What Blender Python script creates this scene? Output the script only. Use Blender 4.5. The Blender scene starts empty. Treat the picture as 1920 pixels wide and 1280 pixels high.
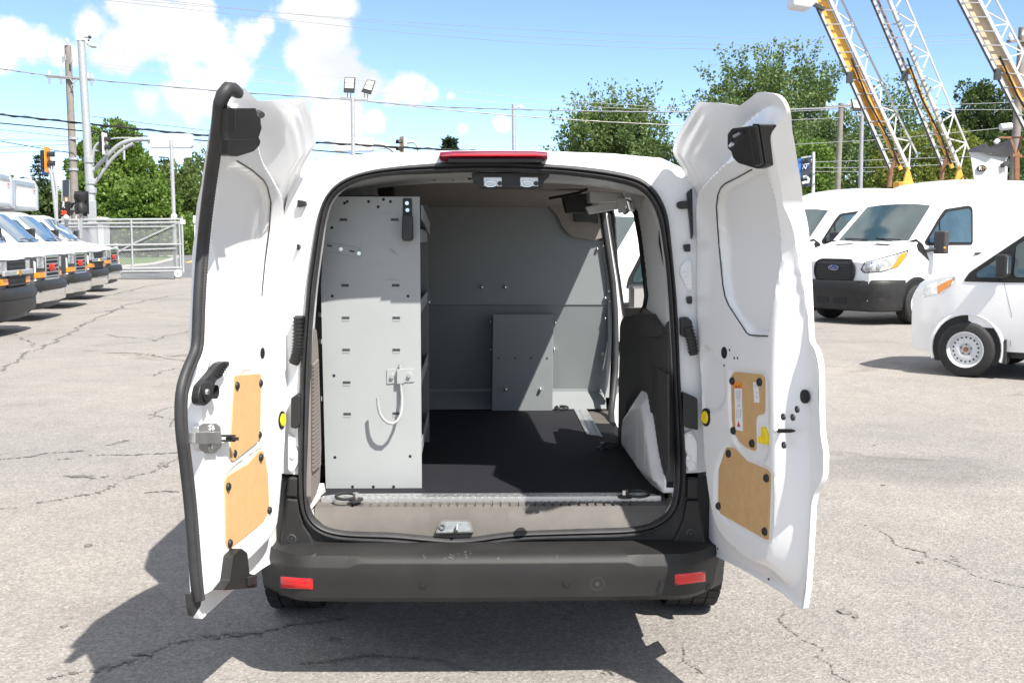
import bpy, bmesh, math, random
import numpy as np
from mathutils import Vector, Matrix
from mathutils.geometry import delaunay_2d_cdt
from mathutils.bvhtree import BVHTree
random.seed(7)
rng = np.random.default_rng(11)
SC = bpy.context.scene
COL = SC.collection
R = math.radians

# ------------------------------------------------------------------ camera
CAMP = Vector((0.0, -3.714, 1.52))
cam_d = bpy.data.cameras.new('camera')
cam_d.lens = 39.0
cam_d.sensor_width = 36.0
cam_d.clip_start = 0.05
cam_d.clip_end = 3000
cam = bpy.data.objects.new('camera', cam_d)
cam.location = CAMP
cam.rotation_euler = (R(90 - 5.36), 0, R(-0.964))
COL.objects.link(cam)
SC.camera = cam
CM = cam.rotation_euler.to_matrix()
FPX = 2080.0

# ------------------------------------------------------------------ sky, sun, exposure
SUN = Vector((0.8, -1.06, 1.7)).normalized()
SKY_STRENGTH = 0.114
SUN_STRENGTH = 4.3
w = bpy.data.worlds.new('World')
SC.world = w
w.use_nodes = True
WN, WL = w.node_tree.nodes, w.node_tree.links
WN.clear()
SC.view_settings.view_transform = 'Standard'
SC.view_settings.look = 'None'
SC.view_settings.gamma = 1
SC.view_settings.use_curve_mapping = False
SC.view_settings.exposure = 1.12

def ray(px, py):
    return (CM @ Vector(((px - 960) / FPX, (640 - py) / FPX, -1.0))).normalized()

def build_world():
    out = WN.new('ShaderNodeOutputWorld')
    bg = WN.new('ShaderNodeBackground')
    bg.inputs['Strength'].default_value = SKY_STRENGTH
    sky = WN.new('ShaderNodeTexSky')
    sky.sky_type = 'NISHITA'
    sky.sun_disc = False
    sky.sun_elevation = math.asin(SUN.z)
    sky.sun_rotation = math.atan2(SUN.x, SUN.y)
    sky.altitude = 50
    sky.air_density = 0.6
    sky.dust_density = 0.1
    sky.ozone_density = 2.6
    tc = WN.new('ShaderNodeTexCoord')
    vec = tc.outputs['Generated']
    def math_(op, a, b=None, clamp=False):
        n = WN.new('ShaderNodeMath'); n.operation = op; n.use_clamp = clamp
        for i, v in enumerate((a, b)):
            if v is None: continue
            if isinstance(v, (int, float)): n.inputs[i].default_value = v
            else: WL.new(v, n.inputs[i])
        return n.outputs[0]
    nz = WN.new('ShaderNodeTexNoise'); nz.inputs['Scale'].default_value = 15
    nz.inputs['Detail'].default_value = 9; nz.inputs['Roughness'].default_value = 0.62
    WL.new(vec, nz.inputs['Vector'])
    # cumulus banks: soft balls in the sky broken up by the noise
    blobs = [(570, 20, 62), (610, 60, 62), (560, 100, 50), (600, 140, 60), (650, 130, 48), (640, 10, 40), (690, 165, 42), (730, 178, 34), (770, 165, 40), (815, 175, 30), (845, 180, 22),
             (650, 215, 52), (700, 225, 30), (610, 225, 36), (940, 232, 26), (870, 240, 22),
             (470, 80, 50), (430, 110, 60), (390, 80, 62), (330, 70, 60), (270, 60, 60), (220, 85, 55), (170, 50, 50), (300, 20, 60), (230, 5, 50), (360, 15, 50), (500, 50, 26),
             (420, 150, 50), (340, 120, 50), (330, 180, 48), (390, 175, 48), (440, 185, 30), (280, 190, 34), (360, 205, 30),
             (60, 85, 48), (10, 90, 52), (110, 105, 40), (30, 60, 30), (-60, 70, 70), 
             (1300, -330, 200), (500, -420, 260), (-500, 60, 160), (-800, -150, 200), (2500, 120, 130), (2900, -60, 170)]
    acc = None
    for bx, by, br in blobs:
        d = ray(bx, by)
        dn = WN.new('ShaderNodeVectorMath'); dn.operation = 'DISTANCE'
        WL.new(vec, dn.inputs[0]); dn.inputs[1].default_value = d
        f = math_('SUBTRACT', 1.0, math_('DIVIDE', dn.outputs['Value'], br / FPX * 1.17))
        f = math_('MAXIMUM', f, -2.0)
        if acc is None: acc = f
        else:
            m = WN.new('ShaderNodeMath'); m.operation = 'SMOOTH_MAX'
            WL.new(acc, m.inputs[0]); WL.new(f, m.inputs[1]); m.inputs[2].default_value = 0.25
            acc = m.outputs[0]
    nb = WN.new('ShaderNodeTexNoise'); nb.inputs['Scale'].default_value = 2.6; nb.inputs['Detail'].default_value = 3
    mp = WN.new('ShaderNodeMapping'); mp.inputs['Location'].default_value = (3.1, 1.7, 0.4); mp.inputs['Scale'].default_value = (1, 1, 1.6)
    WL.new(vec, mp.inputs['Vector']); WL.new(mp.outputs[0], nb.inputs['Vector'])
    sep = WN.new('ShaderNodeSeparateXYZ'); WL.new(vec, sep.inputs[0])
    # broken clouds outside the view, added to raise and whiten the fill light
    far = math_('MULTIPLY', math_('SUBTRACT', 0.76, sep.outputs['Y']), 22.0)
    wide = math_('ADD', math_('MULTIPLY', math_('SUBTRACT', nb.outputs['Fac'], 0.435), 9.0), math_('MINIMUM', far, 0.0))
    acc = math_('MAXIMUM', acc, math_('MINIMUM', wide, 1.0))
    dens = math_('ADD', acc, math_('MULTIPLY', math_('SUBTRACT', nz.outputs['Fac'], 0.5), 2.5))
    mr = WN.new('ShaderNodeMapRange'); mr.interpolation_type = 'SMOOTHSTEP'
    mr.inputs['From Min'].default_value = 0.22; mr.inputs['From Max'].default_value = 0.62
    WL.new(dens, mr.inputs['Value'])
    nz2 = WN.new('ShaderNodeTexNoise'); nz2.inputs['Scale'].default_value = 14; nz2.inputs['Detail'].default_value = 5
    WL.new(vec, nz2.inputs['Vector'])
    cr = WN.new('ShaderNodeValToRGB')
    cr.color_ramp.elements[0].position = 0.3; cr.color_ramp.elements[0].color = (3.7, 3.85, 4.05, 1)
    cr.color_ramp.elements[1].position = 0.62; cr.color_ramp.elements[1].color = (4.8, 4.82, 4.85, 1)
    WL.new(nz2.outputs['Fac'], cr.inputs['Fac'])
    mx = WN.new('ShaderNodeMix'); mx.data_type = 'RGBA'
    WL.new(mr.outputs[0], mx.inputs['Factor'])
    WL.new(sky.outputs[0], mx.inputs['A'])
    WL.new(cr.outputs[0], mx.inputs['B'])
    WL.new(mx.outputs['Result'], bg.inputs['Color'])
    WL.new(bg.outputs[0], out.inputs['Surface'])
build_world()
sun_d = bpy.data.lights.new('sun', 'SUN')
sun_d.energy = SUN_STRENGTH
sun_d.angle = R(0.53)
sun_d.color = (1.0, 0.955, 0.88)
sun = bpy.data.objects.new('sun', sun_d)
sun.rotation_euler = SUN.to_track_quat('Z', 'Y').to_euler()
sun.location = (20, -30, 40)
COL.objects.link(sun)

# ------------------------------------------------------------------ places
def P(px, py, y=None, x=None, z=None, pt=None, n=None):
    """the point of the place seen at a photograph pixel on a plane of the place"""
    d = ray(px, py)
    if y is not None: t = (y - CAMP.y) / d.y
    elif x is not None: t = (x - CAMP.x) / d.x
    elif z is not None: t = (z - CAMP.z) / d.z
    else:
        n = Vector(n); t = (Vector(pt) - CAMP).dot(n) / d.dot(n)
    return CAMP + d * t

def G(px, py): return P(px, py, z=0.0)

# ------------------------------------------------------------------ materials
MATS = {}
def mat(name, color, rough=0.5, metal=0.0, coat=0.0, spec=0.5, noise=None, bump=None, emit=None, trans=0.0, alpha=1.0, ior=1.45):
    """noise=(scale, amount) varies the colour, bump=(scale, strength) adds grain"""
    m = bpy.data.materials.new(name); m.use_nodes = True
    nt = m.node_tree; b = nt.nodes['Principled BSDF']
    c = (*color, 1) if len(color) == 3 else color
    b.inputs['Base Color'].default_value = c
    b.inputs['Roughness'].default_value = rough
    b.inputs['Metallic'].default_value = metal
    b.inputs['Coat Weight'].default_value = coat
    b.inputs['Coat Roughness'].default_value = 0.04
    b.inputs['Specular IOR Level'].default_value = spec
    b.inputs['IOR'].default_value = ior
    b.inputs['Transmission Weight'].default_value = trans
    b.inputs['Alpha'].default_value = alpha
    if emit:
        b.inputs['Emission Color'].default_value = (*emit[0], 1); b.inputs['Emission Strength'].default_value = emit[1]
    if noise or bump:
        tc = nt.nodes.new('ShaderNodeTexCoord')
    if noise:
        n = nt.nodes.new('ShaderNodeTexNoise'); n.inputs['Scale'].default_value = noise[0]; n.inputs['Detail'].default_value = 6
        n.inputs['Roughness'].default_value = 0.65
        nt.links.new(tc.outputs['Object'], n.inputs['Vector'])
        r = nt.nodes.new('ShaderNodeValToRGB')
        a = noise[1]
        r.color_ramp.elements[0].position = 0.3; r.color_ramp.elements[1].position = 0.7
        r.color_ramp.elements[0].color = (*[max(0, v * (1 - a)) for v in c[:3]], 1)
        r.color_ramp.elements[1].color = (*[min(1, v * (1 + a)) for v in c[:3]], 1)
        nt.links.new(n.outputs['Fac'], r.inputs['Fac']); nt.links.new(r.outputs['Color'], b.inputs['Base Color'])
    if bump:
        n2 = nt.nodes.new('ShaderNodeTexNoise'); n2.inputs['Scale'].default_value = bump[0]; n2.inputs['Detail'].default_value = 4
        nt.links.new(tc.outputs['Object'], n2.inputs['Vector'])
        bp = nt.nodes.new('ShaderNodeBump'); bp.inputs['Strength'].default_value = bump[1]; bp.inputs['Distance'].default_value = 0.004
        nt.links.new(n2.outputs['Fac'], bp.inputs['Height']); nt.links.new(bp.outputs['Normal'], b.inputs['Normal'])
    MATS[name] = m
    return m

M = MATS
mat('white_paint', (0.80, 0.80, 0.80), 0.32, coat=0.6, noise=(3.0, 0.015))
mat('white_inner', (0.78, 0.78, 0.78), 0.38, coat=0.35, noise=(6.0, 0.03))
mat('primer_grey', (0.42, 0.43, 0.43), 0.35, coat=0.3, noise=(9.0, 0.10))
mat('bumper_plastic', (0.019, 0.0185, 0.0185), 0.5, noise=(5.0, 0.22), bump=(900, 0.25))
mat('black_plastic', (0.020, 0.020, 0.021), 0.42, noise=(12, 0.2), bump=(700, 0.15))
mat('trim_plastic', (0.052, 0.050, 0.050), 0.6, noise=(8, 0.15), bump=(900, 0.3))
mat('brown_trim', (0.19, 0.17, 0.155), 0.6, noise=(8, 0.1), bump=(900, 0.3))
mat('sill_plastic', (0.105, 0.096, 0.088), 0.6, noise=(10, 0.14), bump=(800, 0.3))
mat('rubber', (0.032, 0.032, 0.034), 0.55, noise=(20, 0.25))
mat('rubber_dark', (0.010, 0.010, 0.011), 0.6)
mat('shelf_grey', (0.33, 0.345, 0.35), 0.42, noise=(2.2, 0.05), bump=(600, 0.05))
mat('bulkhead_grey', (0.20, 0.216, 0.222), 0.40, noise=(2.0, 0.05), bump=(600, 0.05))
mat('headliner', (0.22, 0.20, 0.18), 0.9, noise=(40, 0.08))
mat('cargo_mat', (0.014, 0.0145, 0.019), 0.75, spec=0.3, noise=(260, 0.7), bump=(500, 0.4))
mat('steel', (0.62, 0.61, 0.60), 0.32, metal=0.9, noise=(14, 0.15))
mat('bright_metal', (0.78, 0.78, 0.78), 0.22, metal=1.0)
mat('chrome', (0.82, 0.82, 0.83), 0.08, metal=1.0)
mat('galvanised', (0.46, 0.47, 0.48), 0.45, metal=0.45, noise=(8, 0.12))
mat('hardboard', (0.55, 0.345, 0.16), 0.62, noise=(30, 0.07), bump=(300, 0.1))
mat('yellow_plastic', (0.80, 0.62, 0.02), 0.4)
mat('lime_plastic', (0.72, 0.72, 0.03), 0.4)
mat('red_lens', (0.62, 0.010, 0.012), 0.16, coat=0.6)
mat('dark_red_lens', (0.20, 0.006, 0.016), 0.12, coat=0.8)
mat('amber_lens', (0.90, 0.27, 0.01), 0.2, coat=0.6)
mat('sticker_white', (0.78, 0.78, 0.80), 0.5)
mat('sticker_orange', (0.85, 0.25, 0.02), 0.5)
mat('pocket_metal', (0.13, 0.145, 0.155), 0.45, metal=0.2, noise=(60, 0.3))
mat('print_dark', (0.03, 0.03, 0.035), 0.6)
mat('print_grey', (0.35, 0.35, 0.38), 0.6)
mat('print_red', (0.50, 0.03, 0.03), 0.6)
mat('tyre', (0.022, 0.022, 0.022), 0.75, noise=(10, 0.25), bump=(200, 0.3))
mat('glass_dark', (0.030, 0.055, 0.058), 0.03, coat=1.0, spec=0.8, noise=(1.3, 0.5))
mat('glass_blue', (0.035, 0.085, 0.11), 0.03, coat=1.0, spec=0.8, noise=(1.1, 0.6))
mat('clear_lens', (0.55, 0.57, 0.58), 0.08, metal=0.45, coat=1.0, noise=(9, 0.55))
mat('wood_pole', (0.23, 0.205, 0.185), 0.85, noise=(4, 0.18), bump=(60, 0.5))
mat('cable_black', (0.015, 0.015, 0.016), 0.6)
mat('cable_grey', (0.25, 0.26, 0.28), 0.5)
mat('cable_pale', (0.45, 0.42, 0.40), 0.5)
mat('orange_paint', (0.85, 0.28, 0.03), 0.5, noise=(5, 0.1))
mat('yellow_boom', (0.72, 0.38, 0.07), 0.5, noise=(3, 0.15))
mat('tan_fibreglass', (0.55, 0.42, 0.28), 0.55, noise=(3, 0.12))
mat('rust_brown', (0.22, 0.11, 0.06), 0.75, noise=(6, 0.4))
mat('white_metal', (0.62, 0.63, 0.64), 0.4, noise=(2, 0.05))
mat('boom_paint', (0.46, 0.46, 0.455), 0.45, noise=(3, 0.12))
mat('grey_metal', (0.30, 0.31, 0.33), 0.5, noise=(3, 0.1))
mat('dark_metal', (0.045, 0.046, 0.05), 0.45, noise=(6, 0.15))
mat('aluminium', (0.60, 0.61, 0.62), 0.3, metal=0.8, noise=(4, 0.1))
mat('sign_navy', (0.035, 0.045, 0.065), 0.4)
mat('sign_blue', (0.03, 0.17, 0.55), 0.4)
mat('sign_white', (0.80, 0.80, 0.80), 0.4)
mat('oval_blue', (0.02, 0.06, 0.25), 0.25, coat=0.8)
mat('sign_green', (0.03, 0.42, 0.30), 0.5)
mat('red_letters', (0.55, 0.03, 0.02), 0.3, coat=0.5)
mat('gold', (0.65, 0.42, 0.10), 0.3, metal=0.7)
mat('led_red', (0.8, 0.05, 0.02), 0.5, emit=((1.0, 0.06, 0.02), 1.2))
mat('led_panel', (0.62, 0.62, 0.56), 0.35, noise=(30, 0.15))
mat('tarp_black', (0.018, 0.018, 0.020), 0.5, noise=(6, 0.3), bump=(20, 0.4))
mat('bark', (0.13, 0.10, 0.075), 0.9, noise=(5, 0.3), bump=(20, 0.6))
mat('seat_cloth', (0.035, 0.037, 0.040), 0.8)

# ------------------------------------------------------------------ mesh builder
class MB:
    def __init__(s): s.v = []; s.f = []
    def add(s, verts, faces):
        o = len(s.v); s.v += [tuple(v) for v in verts]; s.f += [tuple(i + o for i in f) for f in faces]
    def box(s, c, d, rot=None):
        """centre, full sizes, optional 3x3 rotation"""
        h = [x / 2 for x in d]; c = Vector(c)
        vs = [Vector((sx * h[0], sy * h[1], sz * h[2])) for sx in (-1, 1) for sy in (-1, 1) for sz in (-1, 1)]
        if rot is not None: vs = [rot @ v for v in vs]
        s.add([c + v for v in vs], [(0, 1, 3, 2), (4, 6, 7, 5), (0, 4, 5, 1), (2, 3, 7, 6), (0, 2, 6, 4), (1, 5, 7, 3)])
    def bar(s, a, b, wx, wy, up=(0, 0, 1)):
        a, b = Vector(a), Vector(b); d = b - a; L = d.length
        if L < 1e-6: return
        z = d / L; u = Vector(up)
        if abs(z.dot(u)) > 0.98: u = Vector((1, 0, 0))
        x = u.cross(z).normalized(); y = z.cross(x)
        s.box((a + b) / 2, (wx, wy, L), Matrix((x, y, z)).transposed())
    def cyl(s, a, b, r, r2=None, n=12, caps=True):
        a, b = Vector(a), Vector(b); r2 = r if r2 is None else r2
        z = (b - a).normalized(); u = Vector((0, 0, 1)) if abs(z.z) < 0.95 else Vector((1, 0, 0))
        x = u.cross(z).normalized(); y = z.cross(x)
        vs = []
        for p, rr in ((a, r), (b, r2)):
            for i in range(n):
                t = 2 * math.pi * i / n
                vs.append(p + x * (rr * math.cos(t)) + y * (rr * math.sin(t)))
        fs = [(i, (i + 1) % n, n + (i + 1) % n, n + i) for i in range(n)]
        if caps: fs += [tuple(range(n - 1, -1, -1)), tuple(range(n, 2 * n))]
        s.add(vs, fs)
    def tube(s, pts, r, n=8, closed=False, flat=None):
        pts = [Vector(p) for p in pts]; m = len(pts)
        vs = []; prev = None
        for i, p in enumerate(pts):
            a = pts[i - 1] if (i > 0 or closed) else p
            b = pts[(i + 1) % m] if (i < m - 1 or closed) else p
            t = (b - a).normalized()
            if prev is None:
                u = Vector((0, 0, 1)) if abs(t.z) < 0.9 else Vector((0, 1, 0))
                x = u.cross(t).normalized()
            else:
                x = (prev - t * prev.dot(t)).normalized()
            prev = x; y = t.cross(x)
            rr = r[i] if isinstance(r, (list, tuple)) else r
            for k in range(n):
                th = 2 * math.pi * k / n
                vs.append(p + x * (rr * math.cos(th)) + y * (rr * math.sin(th)))
        fs = []
        for i in range(m if closed else m - 1):
            j = (i + 1) % m
            for k in range(n):
                fs.append((i * n + k, i * n + (k + 1) % n, j * n + (k + 1) % n, j * n + k))
        if not closed:
            fs += [tuple(range(n - 1, -1, -1)), tuple(range((m - 1) * n, m * n))]
        s.add(vs, fs)
    def prism(s, poly, off):
        """polygon of 3-D points pushed along the vector off"""
        poly = [Vector(p) for p in poly]; off = Vector(off); n = len(poly)
        vs = poly + [p + off for p in poly]
        fs = [tuple(range(n)), tuple(range(2 * n - 1, n - 1, -1))]
        fs += [(i, n + i, n + (i + 1) % n, (i + 1) % n) for i in range(n)]
        s.add(vs, fs)
    def grid(s, rows, closed=False):
        n = len(rows[0]); vs = [p for r_ in rows for p in r_]
        fs = []
        for i in range(len(rows) - 1):
            for j in range(n if closed else n - 1):
                k = (j + 1) % n
                fs.append((i * n + j, i * n + k, (i + 1) * n + k, (i + 1) * n + j))
        s.add(vs, fs)
    def ring(s, c, axis, ri, ro, th, n=20):
        """flat washer"""
        c = Vector(c); z = Vector(axis).normalized(); u = Vector((0, 0, 1)) if abs(z.z) < 0.95 else Vector((1, 0, 0))
        x = u.cross(z).normalized(); y = z.cross(x); rows = []
        for rr, h in ((ri, 0), (ro, 0), (ro, th), (ri, th), (ri, 0)):
            rows.append([c + z * h + x * (rr * math.cos(2 * math.pi * k / n)) + y * (rr * math.sin(2 * math.pi * k / n)) for k in range(n)])
        s.grid(rows, closed=True)
    def lathe(s, c, axis, prof, n=24):
        """prof: (radius, along axis)"""
        c = Vector(c); z = Vector(axis).normalized(); u = Vector((0, 0, 1)) if abs(z.z) < 0.95 else Vector((1, 0, 0))
        x = u.cross(z).normalized(); y = z.cross(x)
        rows = [[c + z * h + x * (rr * math.cos(2 * math.pi * k / n)) + y * (rr * math.sin(2 * math.pi * k / n)) for k in range(n)] for rr, h in prof]
        s.grid(rows, closed=True)
    def ball(s, c, r, n=10):
        prof = [(max(1e-4, math.sin(math.pi * i / 6)) * r, -math.cos(math.pi * i / 6) * r) for i in range(7)]
        s.lathe(c, (0, 0, 1), prof, n)
    def build(s, name, m, parent=None, smooth=None, bevel=None, seg=2, **tags):
        me = bpy.data.meshes.new(name)
        me.from_pydata(s.v, [], s.f); me.validate(); 
        bm = bmesh.new(); bm.from_mesh(me)
        bmesh.ops.recalc_face_normals(bm, faces=bm.faces); bm.to_mesh(me); bm.free()
        return link(name, me, m, parent, smooth, bevel, seg, **tags)

def link(name, me, m, parent=None, smooth=None, bevel=None, seg=2, **tags):
    o = bpy.data.objects.new(name, me); COL.objects.link(o)
    if m is not None: me.materials.append(M[m] if isinstance(m, str) else m)
    if smooth is not None:
        me.polygons.foreach_set('use_smooth', [True] * len(me.polygons))
        me.set_sharp_from_angle(angle=R(smooth))
    if bevel:
        b = o.modifiers.new('edge', 'BEVEL'); b.width = bevel; b.segments = seg; b.limit_method = 'ANGLE'; b.angle_limit = R(35)
    setparent(o, parent)
    for k, v in tags.items(): o[k] = v
    return o

def setparent(o, parent):
    if parent is None: return
    o.parent = parent
    if parent.parent is None and 'world_built' in parent:
        o.matrix_parent_inverse = Matrix.Translation(-Vector(parent.location))

def thing(name, loc, label, cat, group=None, rotz=0.0, world=False):
    """an Empty at the thing's base; with world=True its parts are given in world coordinates"""
    o = bpy.data.objects.new(name, None); COL.objects.link(o)
    o.empty_display_size = 0.2
    o.location = loc; o.rotation_euler = (0, 0, rotz)
    o['label'] = label; o['category'] = cat
    if group: o['group'] = group
    if world: o['world_built'] = 1
    return o

def tag(o, label, cat, group=None, kind=None):
    if label: o['label'] = label
    if cat: o['category'] = cat
    if group: o['group'] = group
    if kind: o['kind'] = kind
    return o

def struct(o): o['kind'] = 'structure'; return o

def copy_tree(o, parent=None):
    c = o.copy(); COL.objects.link(c)
    if parent is not None: c.parent = parent
    for ch in [x for x in bpy.data.objects if x.parent == o]:
        copy_tree(ch, c)
    return c

# ------------------------------------------------------------------ pressed sheet from a polygon
def sdf(poly, pts):
    """signed distance, positive inside; poly (n,2), pts (m,2)"""
    poly = np.asarray(poly, float); pts = np.asarray(pts, float)
    d2 = np.full(len(pts), 1e9); inside = np.zeros(len(pts), bool)
    n = len(poly)
    for i in range(n):
        a = poly[i]; b = poly[(i + 1) % n]; ab = b - a; L = ab @ ab
        if L < 1e-14: continue
        t = np.clip(((pts - a) @ ab) / L, 0, 1)
        d = pts - (a + t[:, None] * ab)
        d2 = np.minimum(d2, (d * d).sum(1))
        c = ((a[1] > pts[:, 1]) != (b[1] > pts[:, 1]))
        with np.errstate(divide='ignore', invalid='ignore'):
            xi = a[0] + (pts[:, 1] - a[1]) / (b[1] - a[1] + 1e-15) * ab[0]
        inside ^= c & (pts[:, 0] < xi)
    d = np.sqrt(d2)
    return np.where(inside, d, -d)

def sstep(x): x = np.clip(x, 0, 1); return x * x * (3 - 2 * x)

def rounded(poly, r=0.02, k=4):
    """round the corners of a 2-D polygon"""
    out = []; n = len(poly)
    for i in range(n):
        p = Vector(poly[i]); a = Vector(poly[i - 1]); b = Vector(poly[(i + 1) % n])
        da, db = (a - p), (b - p); la, lb = da.length, db.length
        q = min(r, la * 0.45, lb * 0.45)
        s0 = p + da / la * q; s1 = p + db / lb * q
        for j in range(k + 1):
            t = j / k
            out.append(s0 * (1 - t) ** 2 + p * (2 * t * (1 - t)) + s1 * t * t)
    return [tuple(x) for x in out]

def dense(poly, step):
    out = []; n = len(poly)
    for i in range(n):
        a = np.array(poly[i], float); b = np.array(poly[(i + 1) % n], float)
        m = max(1, int(np.linalg.norm(b - a) / step))
        for j in range(m): out.append(a + (b - a) * j / m)
    return np.array(out)

def cdt_sheet(poly, step, holes=()):
    """triangulated sheet with inner grid points; returns pts (n,2), tris"""
    loops = [dense(poly, step)] + [dense(h, step) for h in holes]
    pts = []; edges = []
    for L in loops:
        o = len(pts); pts += [Vector(p) for p in L]
        edges += [(o + i, o + (i + 1) % len(L)) for i in range(len(L))]
    b = np.array(poly); lo, hi = b.min(0), b.max(0)
    gx = np.arange(lo[0] + step / 2, hi[0], step); gy = np.arange(lo[1] + step / 2, hi[1], step)
    if len(gx) and len(gy):
        g = np.array(np.meshgrid(gx, gy)).reshape(2, -1).T
        keep = sdf(poly, g) > step * 0.5
        for h in holes: keep &= sdf(h, g) < -step * 0.5
        pts += [Vector(p) for p in g[keep]]
    vs, es, fs, *_ = delaunay_2d_cdt(pts, edges, [], 1, 1e-6)
    v = np.array([(p[0], p[1]) for p in vs]); f = np.array([t for t in fs if len(t) == 3])
    c = v[f].mean(1)
    k = sdf(poly, c) > 0
    for h in holes: k &= sdf(h, c) < 0
    return v, f[k]

def decal(bvh, poly, axis, off, step=0.06, r=0.0, thick=0.0):
    """project a 2-D polygon (a, z) onto a body; axis is the horizontal direction looking AT the body.
    returns MB. a runs along (-axis.y, axis.x)"""
    ax = Vector((axis[0], axis[1], 0)).normalized(); side = Vector((-ax.y, ax.x, 0))
    if r: poly = rounded(poly, r)
    v, f = cdt_sheet(poly, step)
    out = []; last = None
    for a, z in v:
        o = side * a + Vector((0, 0, z)) - ax * 12
        hit = bvh.ray_cast(o, ax)
        p = hit[0] if hit[0] is not None else (Vector(o) + ax * (last if last else 12))
        if hit[0] is not None: last = hit[3]
        out.append(p - ax * off)
    mb = MB(); mb.add(out, [tuple(t) for t in f])
    return mb

def text_mb(s, size, mat_=None, extrude=0.002, name='lettering', shear=0.0, space=1.0):
    cu = bpy.data.curves.new(name, 'FONT'); cu.body = s; cu.size = size; cu.extrude = extrude; cu.shear = shear
    cu.align_x = 'CENTER'; cu.align_y = 'CENTER'; cu.space_character = space; cu.resolution_u = 3
    o = bpy.data.objects.new(name, cu); COL.objects.link(o)
    dg = bpy.context.evaluated_depsgraph_get()
    me = bpy.data.meshes.new_from_object(o.evaluated_get(dg))
    bpy.data.objects.remove(o); 
    mb = MB(); mb.add([v.co for v in me.vertices], [tuple(p.vertices) for p in me.polygons])
    bpy.data.meshes.remove(me)
    return mb

def text_obj(s, size, m, parent, origin, right, up, extrude=0.003, name='lettering', shear=0.0, sx=1.0):
    mb = text_mb(s, size, None, extrude, name, shear)
    o, r_, u = Vector(origin), Vector(right).normalized(), Vector(up).normalized(); nn = r_.cross(u)
    mb.v = [tuple(o + r_ * (x * sx) + u * y + nn * z) for x, y, z in mb.v]
    return mb.build(name, m, parent)

def lerp(a, b, t): return a + (b - a) * t
def interp(x, xs, ys): return float(np.interp(x, xs, ys))
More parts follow.
